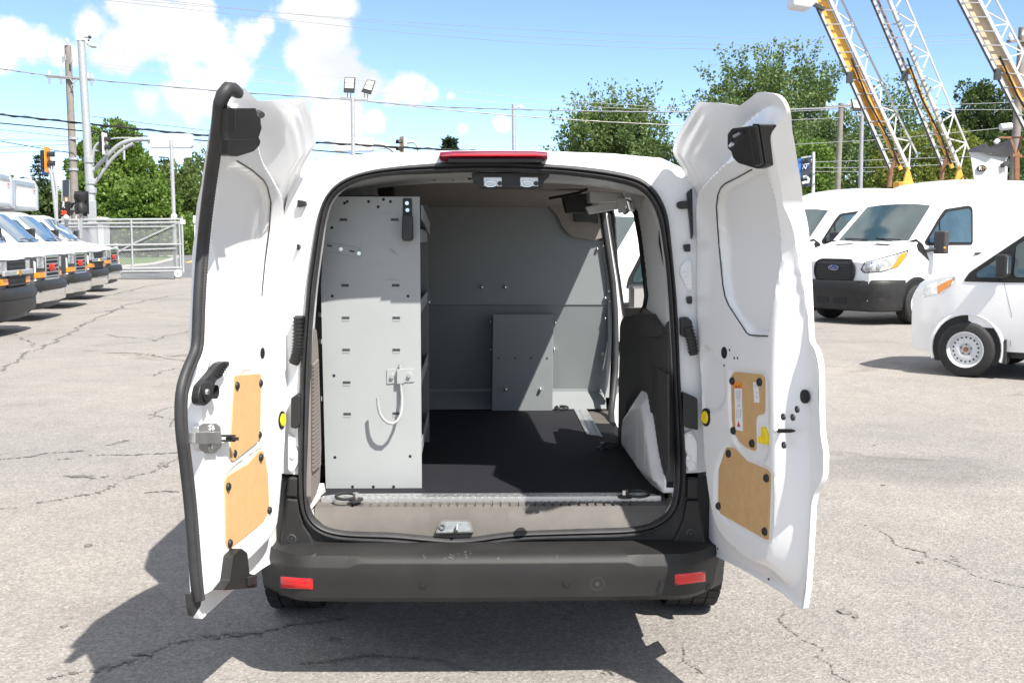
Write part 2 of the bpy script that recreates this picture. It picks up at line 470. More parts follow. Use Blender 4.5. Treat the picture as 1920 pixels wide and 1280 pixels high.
# ================================================================== ground
def asphalt(name, base, patches=()):
    m = bpy.data.materials.new(name); m.use_nodes = True; nt = m.node_tree; b = nt.nodes['Principled BSDF']; L = nt.links
    tc = nt.nodes.new('ShaderNodeTexCoord')
    def noise(sc, det=5, rough=0.6, dist=0.0):
        n = nt.nodes.new('ShaderNodeTexNoise'); n.inputs['Scale'].default_value = sc; n.inputs['Detail'].default_value = det
        n.inputs['Roughness'].default_value = rough; n.inputs['Distortion'].default_value = dist; L.new(tc.outputs['Object'], n.inputs['Vector']); return n.outputs['Fac']
    def ramp(fac, stops):
        r = nt.nodes.new('ShaderNodeValToRGB'); e = r.color_ramp.elements
        while len(e) < len(stops): e.new(0.5)
        for k, (p, c) in enumerate(stops): e[k].position = p; e[k].color = (c, c, c, 1) if not isinstance(c, tuple) else (*c, 1)
        L.new(fac, r.inputs['Fac']); return r.outputs['Color']
    def mul(a, c, f=1.0):
        x = nt.nodes.new('ShaderNodeMix'); x.data_type = 'RGBA'; x.blend_type = 'MULTIPLY'; x.inputs['Factor'].default_value = f
        L.new(a, x.inputs['A']); L.new(c, x.inputs['B']); return x.outputs['Result']
    # stones of the aggregate, pale and dark, in a grey-tan binder
    vor = nt.nodes.new('ShaderNodeTexVoronoi'); vor.inputs['Scale'].default_value = 100; L.new(tc.outputs['Object'], vor.inputs['Vector'])
    sep = nt.nodes.new('ShaderNodeSeparateColor'); L.new(vor.outputs['Color'], sep.inputs[0])
    stone = ramp(sep.outputs[0], [(0.0, tuple(v * 0.70 for v in base)), (0.35, tuple(v * 0.92 for v in base)), (0.7, base), (1.0, tuple(min(1, v * 1.26) for v in base))])
    c = mul(stone, ramp(noise(420, 2), [(0.3, 0.80), (0.7, 1.14)]))
    c = mul(c, ramp(noise(0.35, 6, 0.6), [(0.3, (0.86, 0.86, 0.87)), (0.55, (1.0, 0.99, 0.98)), (0.75, (1.10, 1.07, 1.03))]))
    c = mul(c, ramp(noise(2.3, 6, 0.65, 0.4), [(0.3, (0.90, 0.89, 0.88)), (0.6, (1.03, 1.02, 1.0)), (0.8, (1.06, 1.03, 0.98))]))
    c = mul(c, ramp(noise(14, 5, 0.7), [(0.25, 0.90), (0.7, 1.06)]))
    # oil and water stains
    c = mul(c, ramp(noise(0.9, 4, 0.55, 1.2), [(0.27, (0.74, 0.73, 0.72)), (0.36, (1, 1, 1))]))
    if patches:
        for (px_, py_, rx, ry, v) in patches:
            g0 = G(px_, py_); mpn = nt.nodes.new('ShaderNodeMapping'); mpn.vector_type = 'POINT'
            mpn.inputs['Location'].default_value = (-g0.x / rx, -g0.y / ry, 0); mpn.inputs['Scale'].default_value = (1 / rx, 1 / ry, 0); L.new(tc.outputs['Object'], mpn.inputs['Vector'])
            ln = nt.nodes.new('ShaderNodeVectorMath'); ln.operation = 'LENGTH'; L.new(mpn.outputs[0], ln.inputs[0])
            ad = nt.nodes.new('ShaderNodeMath'); ad.operation = 'MULTIPLY_ADD'; L.new(noise(1.6, 5, 0.6), ad.inputs[0]); ad.inputs[1].default_value = 0.9; L.new(ln.outputs['Value'], ad.inputs[2])
            c = mul(c, ramp(ad.outputs[0], [(0.0, v), (1.0, v), (1.0, (1, 1, 1))] if False else [(0.75, v), (1.0, (1, 1, 1))]))
    L.new(c, b.inputs['Base Color']); b.inputs['Roughness'].default_value = 0.85; b.inputs['Specular IOR Level'].default_value = 0.3
    bp = nt.nodes.new('ShaderNodeBump'); bp.inputs['Strength'].default_value = 0.55; bp.inputs['Distance'].default_value = 0.006
    add = nt.nodes.new('ShaderNodeMath'); add.operation = 'ADD'; L.new(vor.outputs['Distance'], add.inputs[0])
    nn_ = noise(160, 4, 0.7); L.new(nn_, add.inputs[1]); L.new(add.outputs[0], bp.inputs['Height']); L.new(bp.outputs['Normal'], b.inputs['Normal'])
    MATS[name] = m; return m
asphalt('asphalt', (0.286, 0.272, 0.257), ((1720, 880, 1.9, 0.95, (0.82, 0.82, 0.83)), (150, 893, 0.22, 0.12, (0.62, 0.61, 0.60)), (1560, 640, 2.2, 0.8, (0.90, 0.90, 0.90)), (250, 1140, 0.8, 0.5, (0.93, 0.92, 0.92)), (270, 560, 2.5, 2.0, (0.90, 0.90, 0.90)))); asphalt('street_asphalt', (0.16, 0.165, 0.175))
asphalt('patch_asphalt', (0.245, 0.23, 0.212))
mat('grass_green', (0.085, 0.15, 0.03), 0.9, noise=(3, 0.35), bump=(60, 0.8))
mat('concrete', (0.42, 0.39, 0.35), 0.85, noise=(4, 0.12))
mat('sealant', (0.175, 0.163, 0.152), 0.8, noise=(25, 0.5))
mat('road_yellow', (0.70, 0.42, 0.06), 0.7, noise=(6, 0.2))
def sheet(name, pts, z, m):
    mb = MB(); mb.add([(x, y, z) for x, y in pts], [tuple(range(len(pts)))]); return struct(mb.build(name, m))
def gp(px): return [(lambda v: (v.x, v.y))(G(a, b)) for a, b in px]
sheet('ground', [(-900, -400), (900, -400), (900, 1500), (-900, 1500)], -0.02, 'grass_green')
sheet('street', [(-200, 38), (200, 38), (200, 98), (-200, 98)], -0.010, 'street_asphalt')
sheet('parking_lot', [(-60, -40), (70, -40), (70, 38.4), (-10.6, 38.4), (-60, 38.4)], 0.0, 'asphalt')
sheet('lawn', gp([(-150, 497), (225, 497), (285, 492), (318, 484), (325, 481), (-150, 481)]), -0.004, 'grass_green')
sheet('pavement', gp([(-150, 501), (228, 501), (292, 495), (328, 486), (345, 479), (345, 478.2), (-150, 478.2)]), -0.008, 'concrete')
sheet('verge', gp([(-150, 477), (342, 477), (366, 467), (420, 464), (420, 460), (-150, 460)]), -0.006, 'grass_green')
mb = MB(); 
for a, b in (((306, 478.6), (330, 477.6)), ((352, 492), (372, 487))): 
    p, q_ = G(*a), G(*b); mb.bar(p, q_, 0.35, 0.012)
struct(mb.build('road_marking', 'road_yellow'))
# crack sealing and open cracks in the lot
mb = MB()
def crack(px, wd, jit=0.03):
    pts = [G(a, b) for a, b in px]; out = []
    for i in range(len(pts) - 1):
        n_ = max(2, int((pts[i + 1] - pts[i]).length / 0.09))
        for k in range(n_): out.append(pts[i].lerp(pts[i + 1], k / n_))
    out.append(pts[-1]); L, R_ = [], []; off = 0.0; ph = rng.random() * 6
    for i, p in enumerate(out):
        d = (out[min(i + 1, len(out) - 1)] - out[max(i - 1, 0)]).normalized(); s_ = Vector((-d.y, d.x, 0))
        off = off * 0.8 + rng.normal(0, jit); ww = wd * 0.62 * (0.45 + 0.55 * abs(math.sin(i * 0.23 + ph))) * (0.35 + 1.0 * rng.random() ** 1.5)
        if i in (0, len(out) - 1): ww = 0.003
        c = p + s_ * off; L.append(c + s_ * ww); R_.append(c - s_ * ww)
    # a broken line of grit-sized dark flecks, denser along the middle
    for i in range(len(out) - 1):
        a, b_ = out[i], out[i + 1]; seg = (b_ - a).length; D_ = max(3.0, a.y - CAMP.y)
        if rng.random() < 0.06: continue
        m_ = max(3, int(3.2 * seg / (0.009 + 0.0012 * D_)))
        d = (b_ - a).normalized(); s_ = Vector((-d.y, d.x, 0)); ww = (L[i] - R_[i]).length * 0.5
        c0 = (L[i] + R_[i]) / 2; c1 = (L[i + 1] + R_[i + 1]) / 2
        for k in range(m_):
            zf = 0.002 + 0.004 * rng.random()
            p = c0.lerp(c1, rng.random()) + s_ * rng.normal(0, ww * 0.55 + 0.001)
            h = (0.005 + 0.0013 * D_) * rng.uniform(0.5, 1.7) * min(1.6, 0.6 + ww * 18); th = rng.uniform(0, 3.14); q = []
            for t_ in (0, 1.7, 3.0, 4.6): r2 = h * rng.uniform(0.5, 1.1); q.append((p.x + r2 * math.cos(t_) * 1.0 * abs(d.x) + r2 * 0.6 * math.cos(t_ + th), p.y + r2 * math.sin(t_) * 0.8, zf))
            mb.add(q, [(0, 1, 2, 3)])
crack([(-60, 720), (0, 690), (60, 660), (105, 642), (140, 620), (170, 603), (196, 590), (235, 575)], 0.055)
crack([(0, 861), (60, 855), (110, 850), (160, 845), (205, 838), (260, 824)], 0.035); crack([(110, 862), (200, 852), (330, 848)], 0.018)
crack([(0, 955), (60, 948), (120, 936), (200, 920), (250, 892), (300, 872), (335, 850)], 0.05)
crack([(118, 893), (150, 890), (178, 896), (204, 892)], 0.035); crack([(190, 662), (235, 661), (270, 664), (340, 677)], 0.03); crack([(230, 665), (300, 668), (345, 664)], 0.016)
crack([(282, 706), (300, 695), (335, 690)], 0.03); crack([(265, 780), (290, 775), (330, 800)], 0.02); crack([(275, 785), (310, 770), (330, 760)], 0.018); crack([(275, 922), (335, 922)], 0.02)
crack([(40, 632), (62, 640), (55, 650)], 0.02); crack([(0, 628), (50, 628), (110, 622)], 0.012); crack([(200, 628), (290, 640), (345, 620)], 0.02)
crack([(180, 560), (230, 548), (280, 536), (330, 530)], 0.05); crack([(225, 575), (290, 560), (345, 552)], 0.03); crack([(150, 590), (220, 580), (260, 578)], 0.02)
crack([(90, 1272), (170, 1252), (280, 1226), (380, 1200), (480, 1182), (600, 1160), (720, 1150)], 0.055)
crack([(1470, 1150), (1490, 1175), (1512, 1200), (1545, 1232), (1568, 1262), (1590, 1285)], 0.010); crack([(1620, 985), (1660, 998), (1700, 1018), (1760, 1032), (1800, 1050), (1850, 1078), (1920, 1104)], 0.012)
crack([(1780, 1040), (1790, 1052), (1800, 1054)], 0.02)
crack([(560, 1240), (700, 1225), (820, 1238), (900, 1262)], 0.016); crack([(1250, 1215), (1270, 1240), (1310, 1275)], 0.010)
struct(mb.build('asphalt_cracks', 'sealant'))
# worn darker lane of the lot and a few loose bits
mb = MB()
for px, py, r_ in ((1584, 1148, 0.03), (1604, 1157, 0.012), (626, 1200, 0.018), (165, 1024, 0.02), (120, 1175, 0.014), (1640, 835, 0.012), (1655, 910, 0.012), (1725, 1055, 0.015)):
    c = G(px, py); n_ = 9; pts = [(c.x + r_ * (0.7 + 0.6 * rng.random()) * math.cos(6.28 * k / n_), c.y + r_ * (0.7 + 0.6 * rng.random()) * math.sin(6.28 * k / n_), 0.0) for k in range(n_)]
    mb.prism(pts, (0, 0, 0.008))
o = mb.build('debris', 'sealant'); tag(o, 'loose grit and bits of tar on the asphalt', 'debris', kind='stuff')
# ================================================================== the white van with open rear doors
VAN = thing('cargo_van', (0, 0.83, 0), 'white cargo van with both rear doors swung open onto its grey empty hold', 'van', world=True)
FLOOR_Z = 0.615
BULK_Y = 2.08
OUT_PX = [(925,304),(841,305),(757,311),(701,318),(658,329),(630,344),(608,370),(597,401),(588,457),(577,527),(571,612),(564,690),(560,800),(560,900),(561,937),(567,967),(580,987),(600,1002),(635,1012),(710,1016),(760,1019),(800,1023),(835,1025),(885,1025),(940,1017),(985,1011),(1056,1009),(1160,1007),(1212,1001),(1251,983),(1275,957),(1284,926),(1286,880),(1281,790),(1275,716),(1272,640),(1268,560),(1262,497),(1253,408),(1241,373),(1223,349),(1197,331),(1137,319),(1078,312),(989,306)]
IN_PX = [(925,322),(883,322),(729,328),(672,338),(633,359),(616,381),(608,418),(602,457),(591,541),(584,620),(581,712),(579,830),(577,900),(580,962),(592,977),(615,990),(660,996),(735,997),(785,1002),(847,1008),(890,1006),(910,1002),(965,995),(1082,991),(1186,988),(1225,981),(1251,965),(1262,947),(1267,900),(1266,810),(1262,685),(1260,640),(1255,560),(1250,497),(1238,414),(1229,388),(1214,364),(1191,349),(1137,337),(1048,326),(959,322)]

def smooth_loop(pts, n, it=2):
    p = np.array(pts, float)
    d = np.r_[0, np.cumsum(np.linalg.norm(np.diff(np.r_[p, p[:1]], axis=0), axis=1))]
    t = np.linspace(0, d[-1], n, endpoint=False)
    q = np.stack([np.interp(t, d, np.r_[p[:, k], p[:1, k]]) for k in range(p.shape[1])], 1)
    for _ in range(it): q = (np.roll(q, 1, 0) + 2 * q + np.roll(q, -1, 0)) / 4
    return q
def at0(px): return [(lambda v: (v.x, v.z))(P(a, b, y=0.0)) for a, b in px]
LO = smooth_loop(at0(OUT_PX), 200)
# the inner loop: nearest companion of every outer point
LI0 = smooth_loop(at0(IN_PX), 800)
def companion(i):
    t = LO[(i + 1) % 200] - LO[i - 1]; nrm = np.array([-t[1], t[0]]); nrm /= np.linalg.norm(nrm)
    d = LI0 - LO[i]
    a = np.abs(d @ (t / np.linalg.norm(t))); dist = np.linalg.norm(d, axis=1)
    k = np.argmin(a * 3 + dist)
    return LI0[k]
LI = np.array([companion(i) for i in range(200)])
for _ in range(3): LI = (np.roll(LI, 1, 0) + 2 * LI + np.roll(LI, -1, 0)) / 4
LM = (LO + LI) / 2
mb = MB()
rows = []
for t, yy in ((-0.06, 0.004), (0.0, -0.012), (0.14, -0.022), (0.30, -0.024), (0.42, -0.018), (0.48, -0.009), (0.55, -0.016), (0.68, -0.021), (0.80, -0.019), (0.93, -0.010), (1.05, 0.012)):
    q = LO + (LI - LO) * t
    rows.append([(x, yy, z) for x, z in q])
mb.grid(rows, closed=True)
mb.build('door_seal', 'rubber', VAN, smooth=40)
# bright lip of the opening inside the seal
mb = MB(); mb.grid([[(x, 0.012, z) for x, z in LI], [(x, 0.055, z) for x, z in LI + (LM - LI) * 0.25], [(x, 0.10, z) for x, z in LI + (LM - LI) * 0.5]], closed=True)
mb.build('opening_flange', 'white_inner', VAN, smooth=40)

# ---- rear frame and shell
HALF = [(0.0, 0.42), (0.66, 0.42), (0.82, 0.52), (0.895, 0.72), (0.90, 0.85), (0.90, 0.98), (0.845, 1.08), (0.735, 1.17), (0.715, 1.3), (0.705, 1.45),
        (0.695, 1.60), (0.672, 1.69), (0.635, 1.745), (0.56, 1.782), (0.40, 1.798), (0.18, 1.806), (0.0, 1.808)]
def rear_y(x, z):
    return float(0.11 * sstep((abs(x) - 0.655) / 0.25) + 0.03 * sstep((z - 1.765) / 0.04))
outline = [(x, z) for x, z in HALF[3:]] + [(-x, z) for x, z in reversed(HALF[3:-1])]
ZS = 0.72
hole = [tuple(p) for p in LM]
ih = [i for i in range(200) if LM[i][1] > ZS]
# order the upper part of the opening edge from left foot over the top to the right foot
k0 = [i for i in range(200) if LM[i][1] > ZS and LM[(i + 1) % 200][1] <= ZS][0]
seq = [LM[(k0 - j) % 200] for j in range(200) if LM[(k0 - j) % 200][1] > ZS]
low = [LM[(k0 + 1 + j) % 200] for j in range(200) if LM[(k0 + 1 + j) % 200][1] <= ZS]
if seq[0][0] > 0: seq = seq[::-1]
if low[0][0] > 0: low = low[::-1]
seq[0] = (seq[0][0], ZS); seq[-1] = (seq[-1][0], ZS)
def frame_sheet(poly, step, yoff=0.0):
    v, f = cdt_sheet([tuple(p) for p in poly], step)
    mb = MB(); mb.add([(x, rear_y(x, z) + yoff, z) for x, z in v], [tuple(t) for t in f]); return mb
upper = outline + [tuple(p) for p in seq]        # right foot -> over roof -> left foot -> opening back to the right foot
mb = frame_sheet(upper, 0.03)
mb.build('rear_frame', 'white_paint', VAN, smooth=30)
lower = [(-0.895, ZS), (-0.86, 0.62), (-0.78, 0.46), (0.78, 0.46), (0.86, 0.62), (0.895, ZS)] + [tuple(p) for p in reversed(low)]
mb = frame_sheet(lower, 0.04, -0.004)
mb.build('lower_rear_panel', 'black_plastic', VAN, smooth=30)
# shell
YS = [0.0, 0.15, 0.30, 0.55, 0.95, 1.38, 1.72, 2.06, 2.5, 3.0, 3.3, 3.65, 4.0, 4.35, 4.52, 4.6]
def zmax(y): return interp(y, [0, 0.5, 2.0, 2.95, 3.65, 4.3, 4.52, 4.6], [1.808, 1.825, 1.83, 1.80, 1.13, 0.93, 0.80, 0.66])
def shell_pt(i, y, s):
    x, z = HALF[i]
    k = 1 - 0.085 * sstep((y - 0.3) / 1.5) * sstep((z - 1.08) / 0.08)
    if y == 0.0: yy = rear_y(x, z)
    else: yy = y + 0.0
    zm = zmax(y); zt = z
    if z > 0.98:
        zt = 0.98 + (z - 0.98) * (zm - 0.98) / (1.808 - 0.98) if zm > 0.98 else zm - (1.808 - z) * 0.06
    elif zm < 1.0: zt = min(z, zm - 0.03 - (0.98 - z) * 0.3)
    nose = 1 - 0.35 * sstep((y - 4.1) / 0.5) ** 2
    if s < 0 and 1.1 < z < 1.78 and y > 0.1: k = 1 + 0.31 * sstep((y - 0.1) / 0.3)  # unseen left upper side, widened to push its ground shadow outward
    return Vector((s * x * float(k) * nose, yy, zt))
rows = []
n = len(HALF)
for y in YS:
    rows.append([shell_pt(i, y, 1) for i in range(n)] + [shell_pt(i, y, -1) for i in range(n - 2, 0, -1)])
mb = MB(); nn = len(rows[0]); vs = [p for r_ in rows for p in r_]; fs = []
for i in range(len(rows) - 1):
    for j in range(nn):
        k = (j + 1) % nn
        y0, y1 = YS[i], YS[i + 1]
        if j < n - 1:
            za, zb = HALF[j][1], HALF[j + 1][1]
            door = y0 >= 1.37 and y1 <= 2.07 and za >= 0.49 and zb <= 1.70
            win = y0 >= 0.54 and y1 <= 2.07 and za >= 1.16 and zb <= 1.61
            if door or win: continue
        fs.append((i * nn + j, i * nn + k, (i + 1) * nn + k, (i + 1) * nn + j))
fs.append(tuple((len(rows) - 1) * nn + j for j in range(nn)))
mb.add(vs, fs)
body = mb.build('body', 'white_paint', VAN, smooth=35)
bm_ = bmesh.new(); bm_.from_mesh(body.data); BODY_BVH = BVHTree.FromBMesh(bm_); bm_.free()
# nose details, seen only from elsewhere
wsh = MB(); wsh.grid([[(-0.60, 2.99, 1.79), (0, 2.97, 1.82), (0.60, 2.99, 1.79)], [(-0.68, 3.60, 1.21), (0, 3.62, 1.21), (0.68, 3.60, 1.21)]])
wsh.build('windshield', 'glass_dark', VAN)
for s in (-1, 1):
    d = decal(BODY_BVH, [(-s * 2.15, 1.19), (-s * 3.25, 1.19), (-s * 2.95, 1.55), (-s * 2.2, 1.55)], (-s, 0), 0.008, 0.12)
    d.build('side_window', 'glass_dark', VAN)
    l = MB(); l.add([(s * 0.42, 4.53, 0.72), (s * 0.66, 4.42, 0.74), (s * 0.74, 4.30, 0.86), (s * 0.5, 4.47, 0.83)], [(0, 1, 2, 3)]); l.build('headlight', 'clear_lens', VAN)
g = MB(); g.box((0, 4.6, 0.58), (0.8, 0.04, 0.16)); g.build('grille', 'black_plastic', VAN, bevel=0.01)
# parked side door, slid back along the outside
sd = MB(); sd.box((0.955, 0.72, 0.83), (0.035, 0.92, 0.62)); sd.build('sliding_door', 'white_paint', VAN, bevel=0.012)
for s in (-1, 1):
    m_ = MB(); m_.box((s * 0.94, 3.15, 1.14), (0.20, 0.09, 0.17)); m_.bar((s * 0.76, 3.2, 1.09), (s * 0.88, 3.17, 1.10), 0.05, 0.04)
    mo = m_.build('side_mirror', 'black_plastic', VAN, bevel=0.02)
    g = MB(); g.box((s * 0.945, 3.103, 1.14), (0.155, 0.004, 0.13)); g.build('mirror_glass', 'chrome', mo)
# wheels
def wheel(root, c, r, wdt, s, rim='steel', dark=False, n=28, treads=22):
    """s: side the hub faces along x (+1/-1) in the wheel's own place; c = hub centre"""
    mb = MB()
    prof = [(r * 0.62, -wdt / 2), (r * 0.90, -wdt / 2), (r * 0.97, -wdt * 0.42), (r, -wdt * 0.30), (r, wdt * 0.30), (r * 0.97, wdt * 0.42), (r * 0.90, wdt / 2), (r * 0.66, wdt / 2), (r * 0.62, wdt * 0.40)]
    mb.lathe(c, root, prof, n)
    return mb
def make_wheel(parent, c, axis, r=0.33, wdt=0.2, rim_mat='steel', rimr=0.60, holes=16, rust=False, block=True):
    """axis points outwards"""
    ax = Vector(axis).normalized(); c = Vector(c)
    t = wheel(ax, c, r, wdt, 1)
    if block:
        u = Vector((0, 0, 1)); x = u.cross(ax).normalized(); N = 36
        for k in range(N):
            th = 2 * math.pi * k / N
            rad = x * math.cos(th) + u * math.sin(th); tan = -x * math.sin(th) + u * math.cos(th)
            for off in (-0.36, -0.12, 0.12, 0.36):
                mid = c + rad * (r + 0.002) + ax * (off * wdt) + tan * (0.010 * (1 if off > 0 else -1))
                t.box(mid, (wdt * 0.215, 0.048 * r / 0.33, 0.008), Matrix((ax, tan, rad)).transposed())
    w_ = t.build('wheel', 'tyre', parent, smooth=50)
    m = MB(); rr = r * rimr
    m.lathe(c, ax, [(rr * 1.06, wdt * 0.48), (rr, wdt * 0.50), (rr * 0.93, wdt * 0.42), (rr * 0.86, wdt * 0.25), (rr * 0.80, wdt * 0.27), (rr * 0.55, wdt * 0.36), (rr * 0.36, wdt * 0.34), (rr * 0.34, wdt * 0.24), (rr * 0.22, wdt * 0.24), (rr * 0.21, wdt * 0.30), (0.001, wdt * 0.31)], 28)
    m.build('rim', rim_mat, w_, smooth=40)
    h = MB(); u = Vector((0, 0, 1)); x = u.cross(ax).normalized()
    for k in range(holes):
        th = 2 * math.pi * (k + 0.5) / holes; p = c + (x * math.cos(th) + u * math.sin(th)) * rr * 0.69
        h.cyl(p + ax * wdt * 0.28, p + ax * wdt * 0.328, rr * 0.055, n=8)
    h.build('rim_hole', 'rubber_dark', w_)
    nb = MB()
    for k in range(5):
        th = 2 * math.pi * k / 5 + 0.3; p = c + (x * math.cos(th) + u * math.sin(th)) * rr * 0.285
        nb.cyl(p + ax * wdt * 0.24, p + ax * wdt * 0.33, rr * 0.045, n=6)
    nb.cyl(c + ax * wdt * 0.28, c + ax * wdt * 0.36, rr * 0.15, n=10)
    nb.build('wheel_nut', 'rust_brown' if rust else 'dark_metal', w_)
    return w_
for s in (-1, 1):
    make_wheel(VAN, (s * 0.80, 0.83, 0.33), (s, 0, 0), 0.33, 0.215)
    make_wheel(VAN, (s * 0.78, 3.85, 0.33), (s, 0, 0), 0.33, 0.205, block=False)
# underbody: beam and exhaust keep daylight from showing below the bumper
u = MB(); u.box((0, 1.9, 0.42), (1.25, 3.6, 0.10)); u.bar((-0.62, 0.83, 0.33), (0.62, 0.83, 0.33), 0.09, 0.09); u.cyl((0.28, 0.12, 0.34), (0.28, 1.6, 0.34), 0.035)
u.build('underbody', 'dark_metal', VAN)

# ---- roof lamp
mb = MB()
def lamp_rows(dz): return None
rowsl = []
for px, top, bot in ((824, 286, 299), (832, 284.5, 302), (850, 283.5, 300), (925, 283, 299), (1000, 283.5, 300), (1019, 284.5, 302), (1027, 286, 299)):
    a = P(px, top, y=-0.03); b = P(px, (top + bot) / 2, y=-0.055); c = P(px, bot, y=-0.03)
    rowsl.append([a + Vector((0, 0.06, 0.004)), a, b, c, c + Vector((0, 0.05, 0))])
mb.grid(rowsl)
bl = mb.build('brake_light', 'dark_red_lens', VAN, smooth=50)
m2 = MB(); a0 = P(848, 291, y=-0.057); a1 = P(1010, 291, y=-0.057); m2.bar(a0, a1, 0.008, 0.004); m2.build('light_strip', 'red_lens', bl)
m3 = MB(); m3.prism([P(838, 296, y=-0.046), P(1018, 296, y=-0.046), P(1017, 305, y=-0.046), P(842, 305, y=-0.046)], (0, 0.06, 0)); m3.build('lamp_base', 'black_plastic', VAN, bevel=0.004)

# ---- bumper
def yb(x):
    a = abs(x); return -0.15 + 0.010 * (a / 0.6) ** 2 + 0.16 * float(sstep((a - 0.60) / 0.24)) ** 1.4
mb = MB(); rows = []
for i in range(81):
    x = -0.792 + 1.584 * i / 80; a = abs(x); y = yb(x)
    e = float(sstep((a - 0.44) / 0.04)); c_ = float(sstep((a - 0.60) / 0.2))
    lip = lerp(0.457, 0.443, e); b0 = lerp(0.473, 0.475, e)
    bot = 0.336 + 0.004 * c_
    r_ = [(x * 0.97, max(y, -0.02) + 0.05, 0.492), (x, y + 0.06, 0.485 - 0.006 * c_), (x, y + 0.030, 0.480 - 0.006 * c_), (x, y + 0.012, b0 + 0.001), (x, y - 0.004, lip), (x, y - 0.006, lip - 0.006), (x, y + 0.002, 0.39), (x, y + 0.008, bot), (x * 0.995, y + 0.03, bot - 0.02), (x * 0.97, y + 0.16, bot - 0.03)]
    rows.append(r_)
mb.grid(rows)
# end cheeks
BUMP = mb.build('bumper', 'bumper_plastic', VAN, smooth=32)
bm_ = bmesh.new(); bm_.from_mesh(BUMP.data); BUMP_BVH = BVHTree.FromBMesh(bm_); bm_.free()
def on_bumper(px, py, off=0.0):
    h = BUMP_BVH.ray_cast(CAMP, ray(px, py)); k = 0
    while h[0] is None and k < 30:
        px += (925 - px) * 0.01; py -= 0.5; k += 1; h = BUMP_BVH.ray_cast(CAMP, ray(px, py))
    nrm = h[1]
    if nrm.y > 0: nrm = -nrm
    return h[0] + nrm * off, nrm
for quad in ([(527, 1080), (586, 1084), (587, 1104), (527, 1101)], [(1265, 1076), (1321, 1070), (1322, 1089), (1266, 1096)]):
    def bump_patch(q4, off, m, nm):
        rows = []
        for t in np.linspace(0, 1, 6):
            row = []
            for s in np.linspace(0, 1, 13):
                a = np.array(q4[0]) * (1 - s) * (1 - t) + np.array(q4[1]) * s * (1 - t) + np.array(q4[2]) * s * t + np.array(q4[3]) * (1 - s) * t
                edge = 0.0 if (0.01 < s < 0.99 and 0.01 < t < 0.99) else -0.004
                row.append(on_bumper(a[0], a[1], off + edge)[0])
            rows.append(row)
        mb = MB(); mb.grid(rows); return mb.build(nm, m, BUMP, smooth=60)
    bump_patch(quad, 0.006, 'red_lens', 'reflector')
    ce = np.mean(quad, 0); bump_patch([((a - ce[0]) * 1.10 + ce[0], (b - ce[1]) * 1.25 + ce[1]) for a, b in quad], 0.0035, 'black_plastic', 'reflector_frame')
for px, py in ((793, 1097), (1062, 1094), (517, 1112), (1328, 1100)):
    p, nr = on_bumper(px, py, 0.0)
    mb = MB(); mb.lathe(p, nr, [(0.0135, -0.004), (0.0135, 0.0012), (0.0115, 0.0018), (0.0108, -0.0005), (0.0098, -0.0005), (0.0094, 0.0014), (0.001, 0.0018)], 18)
    mb.build('parking_sensor', 'bumper_plastic', BUMP, smooth=30)
mb = MB()
for k in range(22):
    cx, cy, sp = ((838, 1050, 9), (848, 1043, 10), (870, 1044, 12), (880, 1036, 10), (796, 1044, 5), (590, 1040, 6), (655, 1044, 10), (1040, 1040, 14), (935, 1045, 4))[k % 9]
    a = (cx + rng.normal(0, sp * 0.6), cy + rng.normal(0, sp * 0.35)); d_ = (rng.normal(0, 4), rng.normal(0, 3))
    p0, n0 = on_bumper(*a, 0.0008); p1, n1 = on_bumper(a[0] + d_[0], a[1] + d_[1], 0.0008); mb.bar(p0, p1, 0.0007 * rng.uniform(0.5, 1.4), 0.0005)
mb.build('scuff_mark', 'print_grey', BUMP, kind='stuff')
p, nr = on_bumper(1120, 1094, -0.001)
mb = MB(); mb.lathe(p, nr, [(0.0235, 0), (0.0235, 0.0015), (0.0215, 0.0015), (0.0215, 0.0005), (0.001, 0.0012)], 24); mb.build('tow_cap', 'trim_plastic', BUMP)
for px, py in ((547, 1009), (1295, 999)):
    p = P(px, py, y=-0.012)
    mb = MB(); mb.lathe(p, (0, -1, 0), [(0.017, 0), (0.017, 0.004), (0.012, 0.006), (0.011, 0.002), (0.005, 0.002), (0.004, 0.006), (0.001, 0.006)], 16); mb.build('bumper_fixing', 'dark_metal', BUMP, smooth=30)
# upright ends of the bumper beside the opening
def ear(poly, name='bumper_upright'):
    mb = MB(); mb.prism([P(a, b, y=-0.016) for a, b in poly], (0, 0.03, 0)); mb.build(name, 'bumper_plastic', VAN, bevel=0.006)
ear([(537, 934), (558, 936), (562, 960), (570, 985), (582, 1003), (592, 1026), (524, 1032), (526, 1012), (532, 985)])
ear([(540, 895), (558, 895), (557, 932), (537, 931)])
ear([(1288, 938), (1311, 938), (1316, 975), (1326, 1026), (1258, 1024), (1270, 1000), (1281, 975)])
ear([(1289, 897), (1309, 897), (1311, 935), (1288, 935)])
# ribs in the shadow gap under the seal
mb = MB()
for px in (672, 760, 955, 1080, 1176):
    c = P(px, 1027, y=-0.008); mb.box(c, (0.035, 0.02, 0.05))
mb.build('gap_rib', 'black_plastic', VAN)

